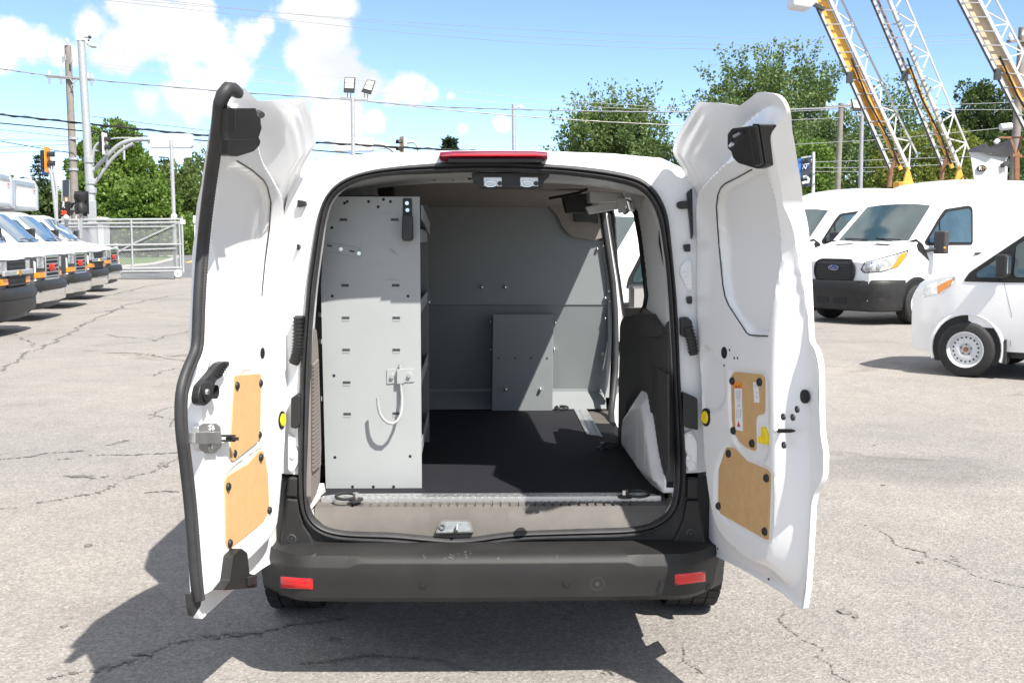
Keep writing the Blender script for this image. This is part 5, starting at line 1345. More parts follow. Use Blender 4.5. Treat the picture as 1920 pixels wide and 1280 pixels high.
    mb = MB(); mb.grid(rows); bo = mb.build('bumper', 'bumper_plastic', t, smooth=40)
    b_ = bmesh.new(); b_.from_mesh(bo.data); bb = BVHTree.FromBMesh(b_); b_.free()
    for poly in ([(-0.34, 0.36), (-0.06, 0.36), (-0.06, 0.45), (-0.34, 0.47)], [(0.06, 0.36), (0.34, 0.36), (0.34, 0.47), (0.06, 0.45)]):
        decal(bb, poly, FRONT, 0.006, 0.1, 0.02).build('bumper_intake', 'rubber_dark', bo)
    for s in (1, -1):
        ax = (-0.82, -0.57 * s)
        decal(bb, [(a * s, z) for a, z in [(-0.42, 0.45), (-0.86, 0.42), (-0.92, 0.56), (-0.88, 0.60), (-0.46, 0.59), (-0.40, 0.54)]], ax, 0.005, 0.08, 0.04).build('fog_recess', 'black_plastic', bo, smooth=50)
        decal(bb, [(a * s, z) for a, z in [(-0.50, 0.48), (-0.80, 0.46), (-0.84, 0.55), (-0.52, 0.56)]], ax, 0.010, 0.08, 0.04).build('fog_panel', 'bumper_plastic', bo, smooth=50)
    for x in (-0.98, -4.4):
        for s in (1, -1):
            arch(t, x, 0.36, 0.42, 0.985, s)
            make_wheel(t, (x, s * 0.925, 0.355), (0, s, 0), 0.355, 0.24, 'white_metal' if x > -2 else 'steel', 0.58, 8, block=(x > -2 and s > 0))
    both(bv, [(-2.78, 1.20), (-2.55, 1.20), (-2.55, 1.245), (-2.78, 1.245)], 0.03, 'door_handle', 'black_plastic', t, 0.1, 0.015)
    for poly in ([(-2.86, 0.5), (-2.85, 0.5), (-2.80, 2.2), (-2.81, 2.2)], [(-1.28, 0.5), (-1.27, 0.5), (-1.20, 1.15), (-1.21, 1.15)], [(-4.7, 0.5), (-4.69, 0.5), (-4.69, 2.2), (-4.7, 2.2)]): both(bv, poly, 0.003, 'door_seam', 'grey_metal', t, 0.2)
    both(bv, [(-5.4, 0.42), (-0.55, 0.42), (-0.55, 0.52), (-5.4, 0.52)], 0.012, 'sill_moulding', 'bumper_plastic', t, 0.25)
    u = MB(); u.box((-2.8, 0, 0.36), (5.0, 1.5, 0.14)); u.build('chassis', 'dark_metal', t)
    return t
TV = make_big_van()
TV.location = (6.07, 15.93, 0); TV.rotation_euler = (0, 0, R(-148))
TV['label'] = 'white high-roof delivery van with black grille and blue oval badge, amber lamp corner and grey bumper'
TV['label'] = 'white high-roof delivery van whose whole black grille, windscreen and headlamp show'
TV['group'] = 'delivery vans parked in a slanted row'
for k, lab in ((1, 'white delivery van mostly hidden behind the one with the full grille, its mirror showing'),):
    c = copy_tree(TV); c.location = (6.07 - 0.7 * k, 15.93 + 3.8 * k, 0); c['label'] = lab
c = copy_tree(TV); c.location = (6.07 - 0.7 * 3, 15.93 + 3.8 * 3, 0); c['label'] = 'white delivery van glimpsed far off through the open side doorway of the empty van'

# ---------------- small delivery van
def make_small_van():
    t = thing('compact_van', (0, 0, 0), 'x', 'van')
    zx = [-4.6, -4.45, -2.2, -1.72, -1.46, -0.60, -0.42, -0.22, -0.08, 0.0]; zz = [1.76, 1.83, 1.86, 1.82, 1.76, 1.22, 1.15, 1.08, 1.00, 0.90]
    zt = lambda x: interp(x, zx, zz)
    def hw(x, z):
        h = 0.845 - 0.12 * max(0, (z - 0.98) / 0.85) ** 1.3 - 0.05 * max(0, (0.6 - z) / 0.35)
        if x > -0.8: h *= 1 - 0.40 * ((x + 0.8) / 0.8) ** 2.4
        return h
    xs = [-4.6, -4.5, -4.0, -3.2, -2.2, -1.72, -1.46, -1.2, -0.9, -0.60, -0.52, -0.44, -0.38, -0.25, -0.15, -0.08, -0.03, 0.0]
    body, bv = loft(xs, zt, lambda x: interp(x, [-4.6, -0.9, -0.4, 0], [0.30, 0.30, 0.22, 0.25]), hw, lambda x: interp(x, [-4.6, -1.8, -0.8, 0], [0.14, 0.10, 0.07, 0.10]), 'body', 'white_paint', t)
    decal(bv, [(-0.66, 1.24), (0, 1.23), (0.66, 1.24), (0.58, 1.72), (0, 1.75), (-0.58, 1.72)], FRONT, 0.01, 0.12).build('windscreen', 'glass_dark', t, smooth=60)
    both(bv, [(-1.10, 1.04), (-0.66, 1.04), (-0.72, 1.14), (-1.36, 1.62), (-1.62, 1.70), (-2.12, 1.72), (-2.12, 1.06)], 0.007, 'window_surround', 'rubber_dark', t, 0.08, 0.03)
    both(bv, [(-1.03, 1.09), (-0.80, 1.09), (-0.80, 1.14), (-1.06, 1.33), (-1.09, 1.2)], 0.013, 'quarter_window', 'glass_dark', t, 0.06, 0.03)
    both(bv, [(-2.06, 1.10), (-1.18, 1.10), (-1.18, 1.43), (-1.42, 1.60), (-1.66, 1.66), (-2.06, 1.67)], 0.013, 'side_window', 'glass_dark', t, 0.06, 0.03)
    for s in (1, -1):
        m_ = MB(); m_.box((-1.10, s * 0.96, 1.22), (0.12, 0.17, 0.24)); m_.bar((-1.02, s * 0.8, 1.09), (-1.09, s * 0.92, 1.12), 0.07, 0.05)
        mo = m_.build('side_mirror', 'black_plastic', t, bevel=0.04, seg=3)
        g = MB(); g.box((-1.162, s * 0.96, 1.23), (0.004, 0.13, 0.18)); g.build('mirror_glass', 'chrome', mo)
        ax = (-0.62, -0.78 * s)
        hl = [(-0.52, 0.84), (-0.58, 0.98), (-0.86, 1.06), (-0.96, 1.09), (-0.95, 1.02), (-0.82, 0.90)]
        h_ = decal(bv, [(a * s, z) for a, z in hl], ax, 0.008, 0.05, 0.02).build('headlight', 'clear_lens', t, smooth=60)
        am = [(-0.78, 0.89), (-0.77, 0.98), (-0.90, 1.05), (-0.945, 1.065), (-0.92, 0.99)]
        decal(bv, [(a * s, z) for a, z in am], ax, 0.013, 0.05, 0.01).build('turn_signal', 'amber_lens', h_, smooth=60)
    decal(bv, [(-0.34, 0.62), (0.34, 0.62), (0.40, 0.82), (-0.40, 0.82)], FRONT, 0.01, 0.1, 0.04).build('grille', 'black_plastic', t, smooth=60)
    decal(bv, [(-0.45, 0.30), (0.45, 0.30), (0.40, 0.44), (-0.40, 0.44)], FRONT, 0.01, 0.1, 0.04).build('bumper_intake', 'black_plastic', t, smooth=60)
    for x in (-0.72, -3.6):
        for s in (1, -1):
            n = 22; w_ = MB(); r = 0.365
            w_.add([(x + r * math.cos(R(-25 + 230 * k / n)), s * 0.838, 0.315 + r * math.sin(R(-25 + 230 * k / n))) for k in range(n + 1)], [tuple(range(n + 1))]); w_.build('wheel_well', 'rubber_dark', t)
            mb = MB(); rows = []
            for k in range(n + 1):
                a = R(-20 + 220 * k / n); rows.append([(x + math.cos(a) * rr, s * yy, 0.315 + math.sin(a) * rr) for rr, yy in ((0.36, 0.80), (0.362, 0.843), (0.372, 0.850), (0.385, 0.848), (0.40, 0.830))])
            mb.grid(rows); mb.build('arch_lip', 'white_paint', t, smooth=60)
            make_wheel(t, (x, s * 0.795, 0.302), (0, s, 0), 0.302, 0.185, 'white_metal', 0.64, 18, rust=True, block=False)
    both(bv, [(-1.17, 0.36), (-1.164, 0.36), (-1.17, 0.7), (-1.08, 1.04), (-1.086, 1.04), (-1.176, 0.7)], 0.003, 'door_seam', 'grey_metal', t, 0.2)
    both(bv, [(-2.19, 0.36), (-2.184, 0.36), (-2.16, 1.6), (-2.166, 1.6)], 0.003, 'door_seam', 'grey_metal', t, 0.2)
    both(bv, [(-2.12, 0.92), (-1.94, 0.92), (-1.94, 0.95), (-2.12, 0.95)], 0.02, 'door_handle', 'white_paint', t, 0.1, 0.01)
    for s in (1, -1): m_ = MB(); m_.box((-1.12, s * 0.77, 0.30), (0.02, 0.16, 0.26)); m_.build('mud_flap', 'rubber', t)
    m_ = MB(); m_.box((-2.3, 0, 0.28), (3.6, 1.3, 0.12)); m_.build('chassis', 'dark_metal', t)
    for y in (0.5, -0.5):
        m_ = MB(); m_.bar((-1.95, y, 1.98), (-4.3, y, 1.98), 0.04, 0.03)
        for x in (-2.1, -3.1, -4.1): m_.bar((x, y, 1.80), (x, y, 1.98), 0.03, 0.03)
        m_.build('roof_rack', 'dark_metal', t)
    return t
SV = make_small_van()
SV.location = (5.15, 9.36, 0); SV.rotation_euler = (0, 0, R(140))
SV['label'] = 'white compact van at the right edge with a bare steel wheel'
SV['group'] = 'compact vans'
c = copy_tree(SV); c.location = (0.19, 6.67, 0); c.rotation_euler = (0, 0, R(236)); c['label'] = 'white compact van seen through the side window opening of the empty van'

# ---------------- box vans on the left
def make_box_van(kind):
    t = thing('box_van', (0, 0, 0), 'x', 'van')
    zx = [-2.6, -1.85, -1.70, -0.98, -0.6, -0.2, -0.05, 0.0]; zz = [2.12, 2.12, 2.05, 1.40, 1.32, 1.24, 1.18, 1.10]
    zt = lambda x: interp(x, zx, zz)
    def hw(x, z):
        h = 0.97 - 0.20 * max(0, (z - 1.15) / 0.95) ** 1.2
        if x > -0.5: h *= 1 - 0.12 * ((x + 0.5) / 0.5) ** 2
        return h
    xs = [-2.6, -1.85, -1.70, -1.45, -1.2, -0.98, -0.8, -0.6, -0.4, -0.2, -0.1, -0.05, 0.0]
    body, bv = loft(xs, zt, lambda x: 0.55, hw, lambda x: interp(x, [-2.6, -1.7, -0.98, 0], [0.12, 0.08, 0.06, 0.06]), 'cab', 'white_paint', t)
    wo = decal(bv, [(-0.80, 1.42), (0, 1.41), (0.80, 1.42), (0.68, 2.02), (0, 2.05), (-0.68, 2.02)], FRONT, 0.01, 0.12).build('windscreen', 'glass_blue', t, smooth=60)
    for y in (0.42, -0.30):
        s_ = MB(); s_.tube([(-0.955, y + 0.3, 1.45), (-1.0, y, 1.49), (-0.985, y - 0.32, 1.475)], 0.012, 6); s_.build('wiper', 'black_plastic', wo)
    both(bv, [(-2.3, 1.36), (-1.28, 1.36), (-1.18, 1.48), (-1.62, 1.94), (-2.3, 1.98)], 0.010, 'side_window', 'glass_blue', t, 0.1, 0.05)
    for s in (1, -1):
        m_ = MB(); m_.box((-1.25, s * 1.22, 1.55), (0.10, 0.18, 0.34)); m_.bar((-1.2, s * 0.9, 1.42), (-1.24, s * 1.16, 1.46), 0.05, 0.05); m_.build('side_mirror', 'black_plastic', t, bevel=0.03)
        a0 = s
        # lamp block on the corner: black housing, lens above, amber below
        for zlo, zhi, y0, y1, m, nm, off in ((0.76, 1.17, 0.44, 0.93, 'dark_metal', 'headlight_housing', 0.0), (0.96, 1.15, 0.50, 0.80, 'clear_lens', 'headlight', 0.018), (0.79, 0.885, 0.46, 0.90, 'amber_lens', 'turn_signal', 0.018)):
            poly = [(-y1 * s, zlo), (-y0 * s, zlo), (-y0 * s, zhi), (-y1 * s, zhi)]
            if s < 0: poly = [(y0, zlo), (y1, zlo), (y1, zhi), (y0, zhi)]
            mb = MB(); pts = []
            rows = []
            for z in (zlo, (zlo + zhi) / 2, zhi):
                rows.append([(0.035 + off - 0.10 * max(0, (abs(y) - 0.66) / 0.3) ** 2 - (0.10 if abs(y) >= y1 - 1e-6 and nm == 'headlight_housing' else 0), y * s, z) for y in np.linspace(y0, y1, 7)])
            rows = [[(x - 0.12, y, z) for x, y, z in rows[0]]] + rows + [[(x - 0.12, y, z) for x, y, z in rows[-1]]]
            mb.grid(rows); n_ = len(rows[0])
            mb.add([r_[0] for r_ in rows], [tuple(range(len(rows)))]); mb.add([r_[-1] for r_ in rows], [tuple(range(len(rows)))])
            mb.build(nm, m, t, smooth=50)
        # side wrap of the housing
        mb = MB(); mb.box((-0.12, s * 0.915, 0.965), (0.22, 0.05, 0.40)); mb.build('corner_cover', 'dark_metal', t, bevel=0.02)
    if kind == 'A':      # chrome frame with four bars and red letters
        f = MB(); f.bar((0.05, -0.44, 0.74), (0.05, -0.44, 1.17), 0.05, 0.06); f.bar((0.05, 0.44, 0.74), (0.05, 0.44, 1.17), 0.05, 0.06); f.bar((0.055, -0.46, 1.17), (0.055, 0.46, 1.17), 0.04, 0.06); f.bar((0.055, -0.46, 0.74), (0.055, 0.46, 0.74), 0.04, 0.06)
        go = f.build('grille', 'chrome', t, bevel=0.012)
        b_ = MB(); b_.box((0.03, 0, 0.955), (0.03, 0.84, 0.40)); b_.build('grille_back', 'rubber_dark', go)
        for k in range(5):
            m_ = MB(); m_.bar((0.052, -0.42, 0.80 + 0.075 * k), (0.052, 0.42, 0.80 + 0.075 * k), 0.022, 0.02); m_.build('grille_bar', 'aluminium', go)
        text_obj('GMC', 0.17, 'red_letters', go, (0.075, 0, 0.955), (0, 1, 0), (0, 0, 1), 0.01, 'badge_lettering', sx=1.1)
    else:                # dark mesh with a mid bar and a gold cross badge
        f = MB(); f.box((0.035, 0, 0.955), (0.05, 0.90, 0.42)); go = f.build('grille', 'rubber_dark', t, bevel=0.012)
        for k in range(6):
            if k in (2, 3): continue
            m_ = MB(); m_.bar((0.062, -0.43, 0.78 + 0.07 * k), (0.062, 0.43, 0.78 + 0.07 * k), 0.012, 0.012); m_.build('grille_bar', 'dark_metal', go)
        m_ = MB(); m_.box((0.07, 0, 0.965), (0.05, 1.5, 0.085)); m_.build('centre_bar', 'chrome' if kind == 'C' else 'grey_metal', go, bevel=0.015)
        m_ = MB(); m_.prism([(0.097, y, 0.965 + z) for y, z in ((-0.12, -0.02), (-0.045, -0.02), (-0.045, -0.045), (0.035, -0.045), (0.035, -0.02), (0.12, -0.02), (0.10, 0.02), (0.045, 0.02), (0.045, 0.045), (-0.035, 0.045), (-0.035, 0.02), (-0.10, 0.02))], (0.01, 0, 0)); m_.build('cross_badge', 'gold', go)
    # bumper: dark step above, bright blade below
    plan = [(-0.35, 1.02), (-0.15, 1.02), (0.02, 0.97), (0.11, 0.80), (0.14, 0.4), (0.15, 0.0)]; plan = plan + [(x, -y) for x, y in reversed(plan[:-1])]
    mb = MB(); mb.grid([[(x + d, y * (1 + d * 0.3), z) for x, y in plan] for z, d in ((0.56, 0.0), (0.60, 0.02), (0.68, 0.01), (0.735, -0.03), (0.745, -0.2))]); mb.build('bumper_step', 'bumper_plastic', t, smooth=40)
    mb = MB(); mb.grid([[(x + d, y, z) for x, y in plan] for z, d in ((0.33, -0.06), (0.35, -0.02), (0.45, 0.0), (0.555, -0.005), (0.565, -0.03))]); mb.build('bumper', 'bumper_plastic' if kind == 'B' else 'chrome', t, smooth=40)
    mb = MB(); mb.grid([[(x - 0.12 + d, y * 0.9, z) for x, y in plan] for z, d in ((0.20, -0.12), (0.24, 0), (0.36, 0))]); mb.build('air_dam', 'dark_metal', t, smooth=40)
    for x in (-0.85, -4.6):
        for s in (1, -1):
            n = 18; w_ = MB(); w_.add([(x + 0.44 * math.cos(R(-20 + 220 * k / n)), s * 0.975, 0.40 + 0.44 * math.sin(R(-20 + 220 * k / n))) for k in range(n + 1)], [tuple(range(n + 1))]); w_.build('wheel_well', 'rubber_dark', t)
            make_wheel(t, (x, s * 0.915, 0.37), (0, s, 0), 0.37, 0.24, 'white_metal', 0.58, 8, block=False)
    # cargo box with its nose over the cab
    prof = [(-2.9, 0.98), (-2.9, 2.30), (-2.32, 2.30), (-2.30, 2.40), (-2.30, 2.98), (-2.36, 3.10), (-2.50, 3.16), (-6.6, 3.16), (-6.6, 0.98)]
    mb = MB(); mb.prism([(x, -1.13, z) for x, z in prof], (0, 2.26, 0)); bx = mb.build('cargo_box', 'white_metal', t, bevel=0.03)
    for s in (1, -1):
        pts = [(-2.30, s * 1.10, 2.31), (-2.29, s * 1.10, 2.95), (-2.35, s * 1.10, 3.09), (-2.5, s * 1.10, 3.155), (-6.6, s * 1.10, 3.155)]
        mb = MB(); mb.tube(pts, 0.075, 10); mb.build('corner_cap', 'aluminium', bx, smooth=50)
        mb = MB(); mb.bar((-2.5, s * 1.135, 2.34), (-6.5, s * 1.135, 2.34), 0.05, 0.01); mb.build('box_rail', 'aluminium', bx)
    mb = MB(); mb.box((-2.29, 0, 2.335), (0.03, 2.1, 0.07)); mb.box((-2.60, 0, 2.29), (0.62, 2.2, 0.02)); mb.build('box_rail', 'aluminium', bx)
    mb = MB(); rr_ = MB()
    for k in range(22): rr_.box((-2.272, -1.0 + 2.0 * k / 21, 2.335), (0.006, 0.025, 0.03))
    rr_.build('rivet_row', 'grey_metal', bx, kind='stuff')
    mb.box((-2.30, 0, 3.02), (0.05, 2.05, 0.14)); mb.build('roof_cap', 'aluminium', bx, bevel=0.03)
    for y in (-0.9, 0.9): 
        mb = MB(); mb.box((-2.272, y, 2.86), (0.02, 0.10, 0.04)); mb.build('marker_lamp', 'red_lens', bx)
    mb = MB(); mb.box((-4.5, 0, 0.70), (5.0, 0.9, 0.2)); mb.build('chassis', 'dark_metal', t)
    return t
protos = {k: make_box_van(k) for k in 'ABC'}
grp = 'box vans parked side by side on the left'
def put(o, px, D, lab, rot=7.0):
    x = (px - 925) / FPX * D; o.location = (x - 0.10, D + CAMP.y, 0); o.rotation_euler = (0, 0, R(rot)); o['label'] = lab; o['group'] = grp
put(protos['B'], 45, 17.7, 'box van at the left edge with gold cross badge and dark bumper')
put(protos['A'], 108, 21.0, 'box van with red grille letters, leftmost of the three with such letters')
a2 = copy_tree(protos['A']); put(a2, 160, 24.6, 'middle one of the three box vans with red grille letters')
put(protos['C'], 195, 28.0, 'box van with a chrome centre bar, second from the gate')
a3 = copy_tree(protos['A']); put(a3, 222, 32.0, 'box van beside the sliding gate with white writing on its windscreen')
wx = MB()
# white writing on the last windscreen
ws_ = [o for o in bpy.data.objects if o.parent == a3 and o.name.startswith('windscreen')][0]
text_obj('Detail', 0.26, 'sign_white', ws_, (-1.22, -0.42, 1.73), (0.25, 0.93, -0.24), (-0.70, 0, 0.70), 0.002, 'windscreen_writing', shear=0.2)
# ================================================================== trees
def leaf_mat(name, c1, c2):
    m = bpy.data.materials.new(name); m.use_nodes = True; nt = m.node_tree; L = nt.links; nt.nodes.clear()
    out = nt.nodes.new('ShaderNodeOutputMaterial'); geo = nt.nodes.new('ShaderNodeNewGeometry'); tc = nt.nodes.new('ShaderNodeTexCoord')
    n = nt.nodes.new('ShaderNodeTexNoise'); n.inputs['Scale'].default_value = 0.9; n.inputs['Detail'].default_value = 3; L.new(tc.outputs['Object'], n.inputs['Vector'])
    add = nt.nodes.new('ShaderNodeMath'); add.operation = 'MULTIPLY_ADD'; L.new(geo.outputs['Random Per Island'], add.inputs[0]); add.inputs[1].default_value = 0.55; 
    s2 = nt.nodes.new('ShaderNodeMath'); s2.operation = 'MULTIPLY'; L.new(n.outputs['Fac'], s2.inputs[0]); s2.inputs[1].default_value = 0.5; L.new(s2.outputs[0], add.inputs[2])
    r = nt.nodes.new('ShaderNodeValToRGB'); r.color_ramp.elements[0].position = 0.15; r.color_ramp.elements[0].color = (*c1, 1); r.color_ramp.elements[1].position = 0.85; r.color_ramp.elements[1].color = (*c2, 1); L.new(add.outputs[0], r.inputs['Fac'])
    d = nt.nodes.new('ShaderNodeBsdfPrincipled'); d.inputs['Roughness'].default_value = 0.5; d.inputs['Specular IOR Level'].default_value = 0.35; t = nt.nodes.new('ShaderNodeBsdfTranslucent'); L.new(r.outputs[0], d.inputs['Base Color']); L.new(r.outputs[0], t.inputs['Color'])
    mx = nt.nodes.new('ShaderNodeMixShader'); mx.inputs[0].default_value = 0.38; L.new(d.outputs[0], mx.inputs[1]); L.new(t.outputs[0], mx.inputs[2]); L.new(mx.outputs[0], out.inputs['Surface'])
    MATS[name] = m
leaf_mat('leaf_mid', (0.058, 0.10, 0.025), (0.19, 0.25, 0.07)); leaf_mat('leaf_bright', (0.065, 0.13, 0.022), (0.21, 0.31, 0.06)); leaf_mat('leaf_dark', (0.030, 0.060, 0.020), (0.11, 0.16, 0.045))
leaf_mat('leaf_grey', (0.066, 0.112, 0.034), (0.21, 0.29, 0.10)); leaf_mat('needle', (0.022, 0.045, 0.025), (0.065, 0.095, 0.05)); leaf_mat('leaf_yellow', (0.10, 0.14, 0.02), (0.24, 0.27, 0.05)); leaf_mat('needle_brown', (0.10, 0.075, 0.03), (0.20, 0.15, 0.06))
def leaves(pts, dirs, size, name, m, parent, asp=0.45, r_=None):
    """one leaf-shaped quad per point"""
    r_ = r_ or rng; n = len(pts)
    t = dirs + r_.normal(0, 0.55, (n, 3)); t /= np.linalg.norm(t, axis=1, keepdims=True) + 1e-9
    u = np.cross(t, r_.normal(0, 1, (n, 3))); u /= np.linalg.norm(u, axis=1, keepdims=True) + 1e-9
    s = size * r_.uniform(0.55, 1.35, (n, 1)); a = t * s; b = u * s * asp
    v = np.stack([pts, pts + a * 0.5 + b * 0.5, pts + a, pts + a * 0.5 - b * 0.5], 1).reshape(-1, 3)
    me = bpy.data.meshes.new(name); me.vertices.add(4 * n); me.vertices.foreach_set('co', v.ravel().astype(np.float32))
    me.loops.add(4 * n); me.loops.foreach_set('vertex_index', np.arange(4 * n, dtype=np.int32)); me.polygons.add(n)
    me.polygons.foreach_set('loop_start', np.arange(0, 4 * n, 4, dtype=np.int32)); me.update(calc_edges=True)
    return link(name, me, m, parent)
def tree(px, top, D, wpx, label, m='leaf_mid', n=9000, size=0.34, base_frac=0.25, shape='round', group=None, seed=1, name='tree', tuft=0.0, zscale=None):
    r_ = np.random.default_rng(seed)
    x = (px - 925) / FPX * D; y = D + CAMP.y; H = 1.52 + (445 - top) / FPX * D; Rr = wpx / 2 / FPX * D
    t = thing(name, (x, y, 0), label, 'tree', group)
    z0 = H * base_frac; C = np.array([0, 0, (z0 + H) / 2]); half = np.array([Rr, Rr * 0.9, (H - z0) / 2])
    K = 110; cl = []; pool = []; tries = 0
    while len(cl) < K and tries < 9000:
        tries += 1
        p = r_.uniform(-1, 1, 3)
        if shape == 'round': ok = 0.15 < np.linalg.norm(p * np.array([1, 1, 1.0 if p[2] > 0 else 0.8])) < 0.93
        elif shape == 'spread': ok = 0.25 < np.linalg.norm(p * np.array([1, 1, 0.9 if p[2] > 0 else 1.2])) < 0.95
        elif shape == 'cone': ok = np.hypot(p[0], p[1]) < (0.95 - p[2]) / 1.9
        else: ok = np.linalg.norm(p) < 1
        if ok: pool.append(p)
        if len(pool) >= 7:     # keep the candidate farthest from the clumps so far, so the crown is filled evenly
            dd = [min([np.linalg.norm(q - c) for c in cl], default=9) for q in pool]; cl.append(pool[int(np.argmax(dd))]); pool = []
    cl = np.array(cl); P_, Dn = [], []
    rad = r_.uniform(0.14, 0.27, len(cl))
    per = n // len(cl)
    for c, q in zip(cl, rad):
        d = r_.normal(0, 1, (per, 3)); d /= np.linalg.norm(d, axis=1, keepdims=True)
        rr = r_.uniform(0.35, 1.0, (per, 1)) ** 0.5
        off = d * rr * q; off[:, 2] *= 0.75
        if tuft:   # shoots that reach up and out
            k = r_.random(per) < tuft; stretch = r_.uniform(0, 0.30, (per, 1)) * k[:, None]
            dirn = c / (np.linalg.norm(c) + 1e-6) * 0.8 + np.array([0, 0, 0.6]); ang = np.round(np.arctan2(d[:, 1], d[:, 0]) / 0.9) * 0.9
            off = off * (1 - 0.7 * k[:, None]) + stretch * (dirn + 0.5 * np.stack([np.cos(ang), np.sin(ang), 0 * ang], 1))
        P_.append(C + (c + off) * half); Dn.append(d * 0.7 + np.array([0, 0, 0.25]))
    leaves(np.concatenate(P_), np.concatenate(Dn), size * 1.15, 'crown', m, t, asp=0.62, r_=r_)
    mb = MB(); tr = max(0.10, Rr * 0.055)
    mb.tube([(0, 0, -0.1), (r_.normal(0, 0.1), 0, z0), (r_.normal(0, 0.2), 0, z0 + (H - z0) * 0.55)], [tr * 1.3, tr, tr * 0.4], 8)
    for c in cl[r_.permutation(len(cl))[:12]]:
        e = C + c * half * 0.9; a = Vector((0, 0, z0 + (H - z0) * 0.3 * r_.random() + 0.2)); mb.tube([a, (a + Vector(e)) / 2 + Vector((0, 0, 0.3)), e], [tr * 0.5, tr * 0.3, tr * 0.1], 5)
    mb.build('trunk', 'bark', t, smooth=60)
    return t
def conifer(px, top, D, wpx, label, m='needle', n=5000, size=0.30, group=None, seed=3, base=0.6, brown=0.0):
    r_ = np.random.default_rng(seed); x = (px - 925) / FPX * D; H = 1.52 + (445 - top) / FPX * D; Rr = wpx / 2 / FPX * D
    t = thing('spruce_tree', (x, D + CAMP.y, 0), label, 'tree', group)
    P_, Dn = [], []; tiers = int(H / 0.55)
    mb = MB(); mb.tube([(0, 0, -0.1), (0, 0, H * 0.6), (0, 0, H)], [Rr * 0.09, Rr * 0.05, 0.02], 7)
    per = max(4, n // (tiers * 8))
    for i in range(tiers):
        z = base + (H - base) * i / tiers; L = Rr * (1 - (i / tiers)) ** 0.85 * r_.uniform(0.75, 1.15) + 0.12
        for k in range(8):
            a = 6.283 * (k + r_.random()) / 8; l = L * r_.uniform(0.7, 1.1); s = r_.random((per, 1)) ** 0.6
            d = np.array([math.cos(a), math.sin(a), 0]); pts = d * l * s + np.array([0, 0, z]) + np.array([0, 0, -0.30]) * l * s ** 1.5 + r_.normal(0, 0.10 * l + 0.02, (per, 3)) * np.array([1, 1, 0.5])
            P_.append(pts); Dn.append(np.tile(d * 0.9 + np.array([0, 0, -0.1]), (per, 1)))
            if k % 2 == 0: mb.tube([(0, 0, z), tuple(d * l * 0.6 + np.array([0, 0, z - 0.1 * l]))], [0.03, 0.01], 4)
    leaves(np.concatenate(P_), np.concatenate(Dn), size, 'crown', m, t, asp=0.35, r_=r_)
    mb.build('trunk', 'bark', t, smooth=60); return t
tree(1440, 126, 70, 300, 'tallest feathery green tree rising behind the right door', 'leaf_grey', 84000, 0.18, 0.10, 'round', seed=5, tuft=0.45)
tree(1150, 190, 76, 228, 'rounded green tree above the van roof beside the right door', 'leaf_grey', 72000, 0.19, 0.0, 'round', seed=8, tuft=0.25)
tree(1838, 158, 72, 165, 'dark dense maple between the second and third booms', 'leaf_dark', 30000, 0.19, 0.25, 'round', seed=12)
tree(1668, 175, 80, 150, 'thin pale tree crossed by the first boom', 'leaf_grey', 12000, 0.22, 0.15, 'round', seed=13, tuft=0.4)
tree(1740, 228, 66, 230, 'low yellow-green tree behind the boom bases', 'leaf_yellow', 26000, 0.17, 0.1, 'round', seed=14)
tree(1600, 250, 88, 200, 'bushy green tree low behind the grey light mast', 'leaf_mid', 15000, 0.24, 0.05, 'round', seed=15)
tree(1905, 205, 78, 120, 'green tree behind the right-hand utility pole', 'leaf_mid', 10000, 0.24, 0.1, 'round', seed=16)
tree(1520, 262, 60, 110, 'small bushy tree behind the black and blue sign', 'leaf_bright', 9000, 0.18, 0.1, 'round', seed=17)
tree(222, 236, 95, 168, 'bright broadleaf tree behind the steel traffic mast', 'leaf_bright', 44000, 0.26, 0.05, 'round', seed=21)
tree(190, 320, 90, 130, 'bright bushy tree low behind the white cabinet', 'leaf_bright', 15000, 0.28, 0.03, 'round', seed=22)
tree(280, 330, 86, 130, 'rounded green shrub tree behind the gate', 'leaf_bright', 15000, 0.27, 0.03, 'round', seed=23)
tree(340, 305, 104, 120, 'olive green tree behind the gate post', 'leaf_mid', 13000, 0.28, 0.03, 'round', seed=24)
tree(385, 290, 110, 110, 'green tree half hidden by the left door', 'leaf_mid', 11000, 0.29, 0.03, 'round', seed=25)
tree(95, 345, 100, 90, 'thin green tree rising behind the box vans', 'leaf_dark', 3000, 0.40, 0.2, 'round', seed=26)
conifer(318, 285, 112, 74, 'dark spruce left of the two behind the gate', seed=31)
conifer(362, 293, 116, 66, 'spruce with a brownish top half hidden by the left door', seed=32)
conifer(88, 290, 100, 60, 'thin pine behind the orange signal head', n=1800, seed=33, base=3)
conifer(845, 256, 96, 90, 'spruce top showing just above the van roof', 'needle', n=7000, size=0.5, seed=34)
def bush(px, D, h, wpx, label, m='leaf_mid', n=3500, seed=40):
    r_ = np.random.default_rng(seed); x = (px - 925) / FPX * D; Rr = wpx / 2 / FPX * D
    t = thing('shrub', (x, D + CAMP.y, 0), label, 'shrub', 'shrubs along the verge beyond the gate')
    d = r_.normal(0, 1, (n, 3)); d /= np.linalg.norm(d, axis=1, keepdims=True); d[:, 2] = np.abs(d[:, 2])
    p = d * (r_.random((n, 1)) ** 0.35) * np.array([Rr, Rr * 0.7, h]) * (1 + 0.15 * np.sin(d[:, :1] * 9) + 0.15 * np.sin(d[:, 1:2] * 7 + 1))
    leaves(p, d, 0.30, 'foliage', m, t, r_=r_)
    mb = MB()
    for k in range(4): mb.tube([(0.1 * k - 0.2, 0, -0.1), (0.3 * k - 0.5, 0.1, h * 0.6)], [0.05, 0.02], 5)
    mb.build('stem', 'bark', t)
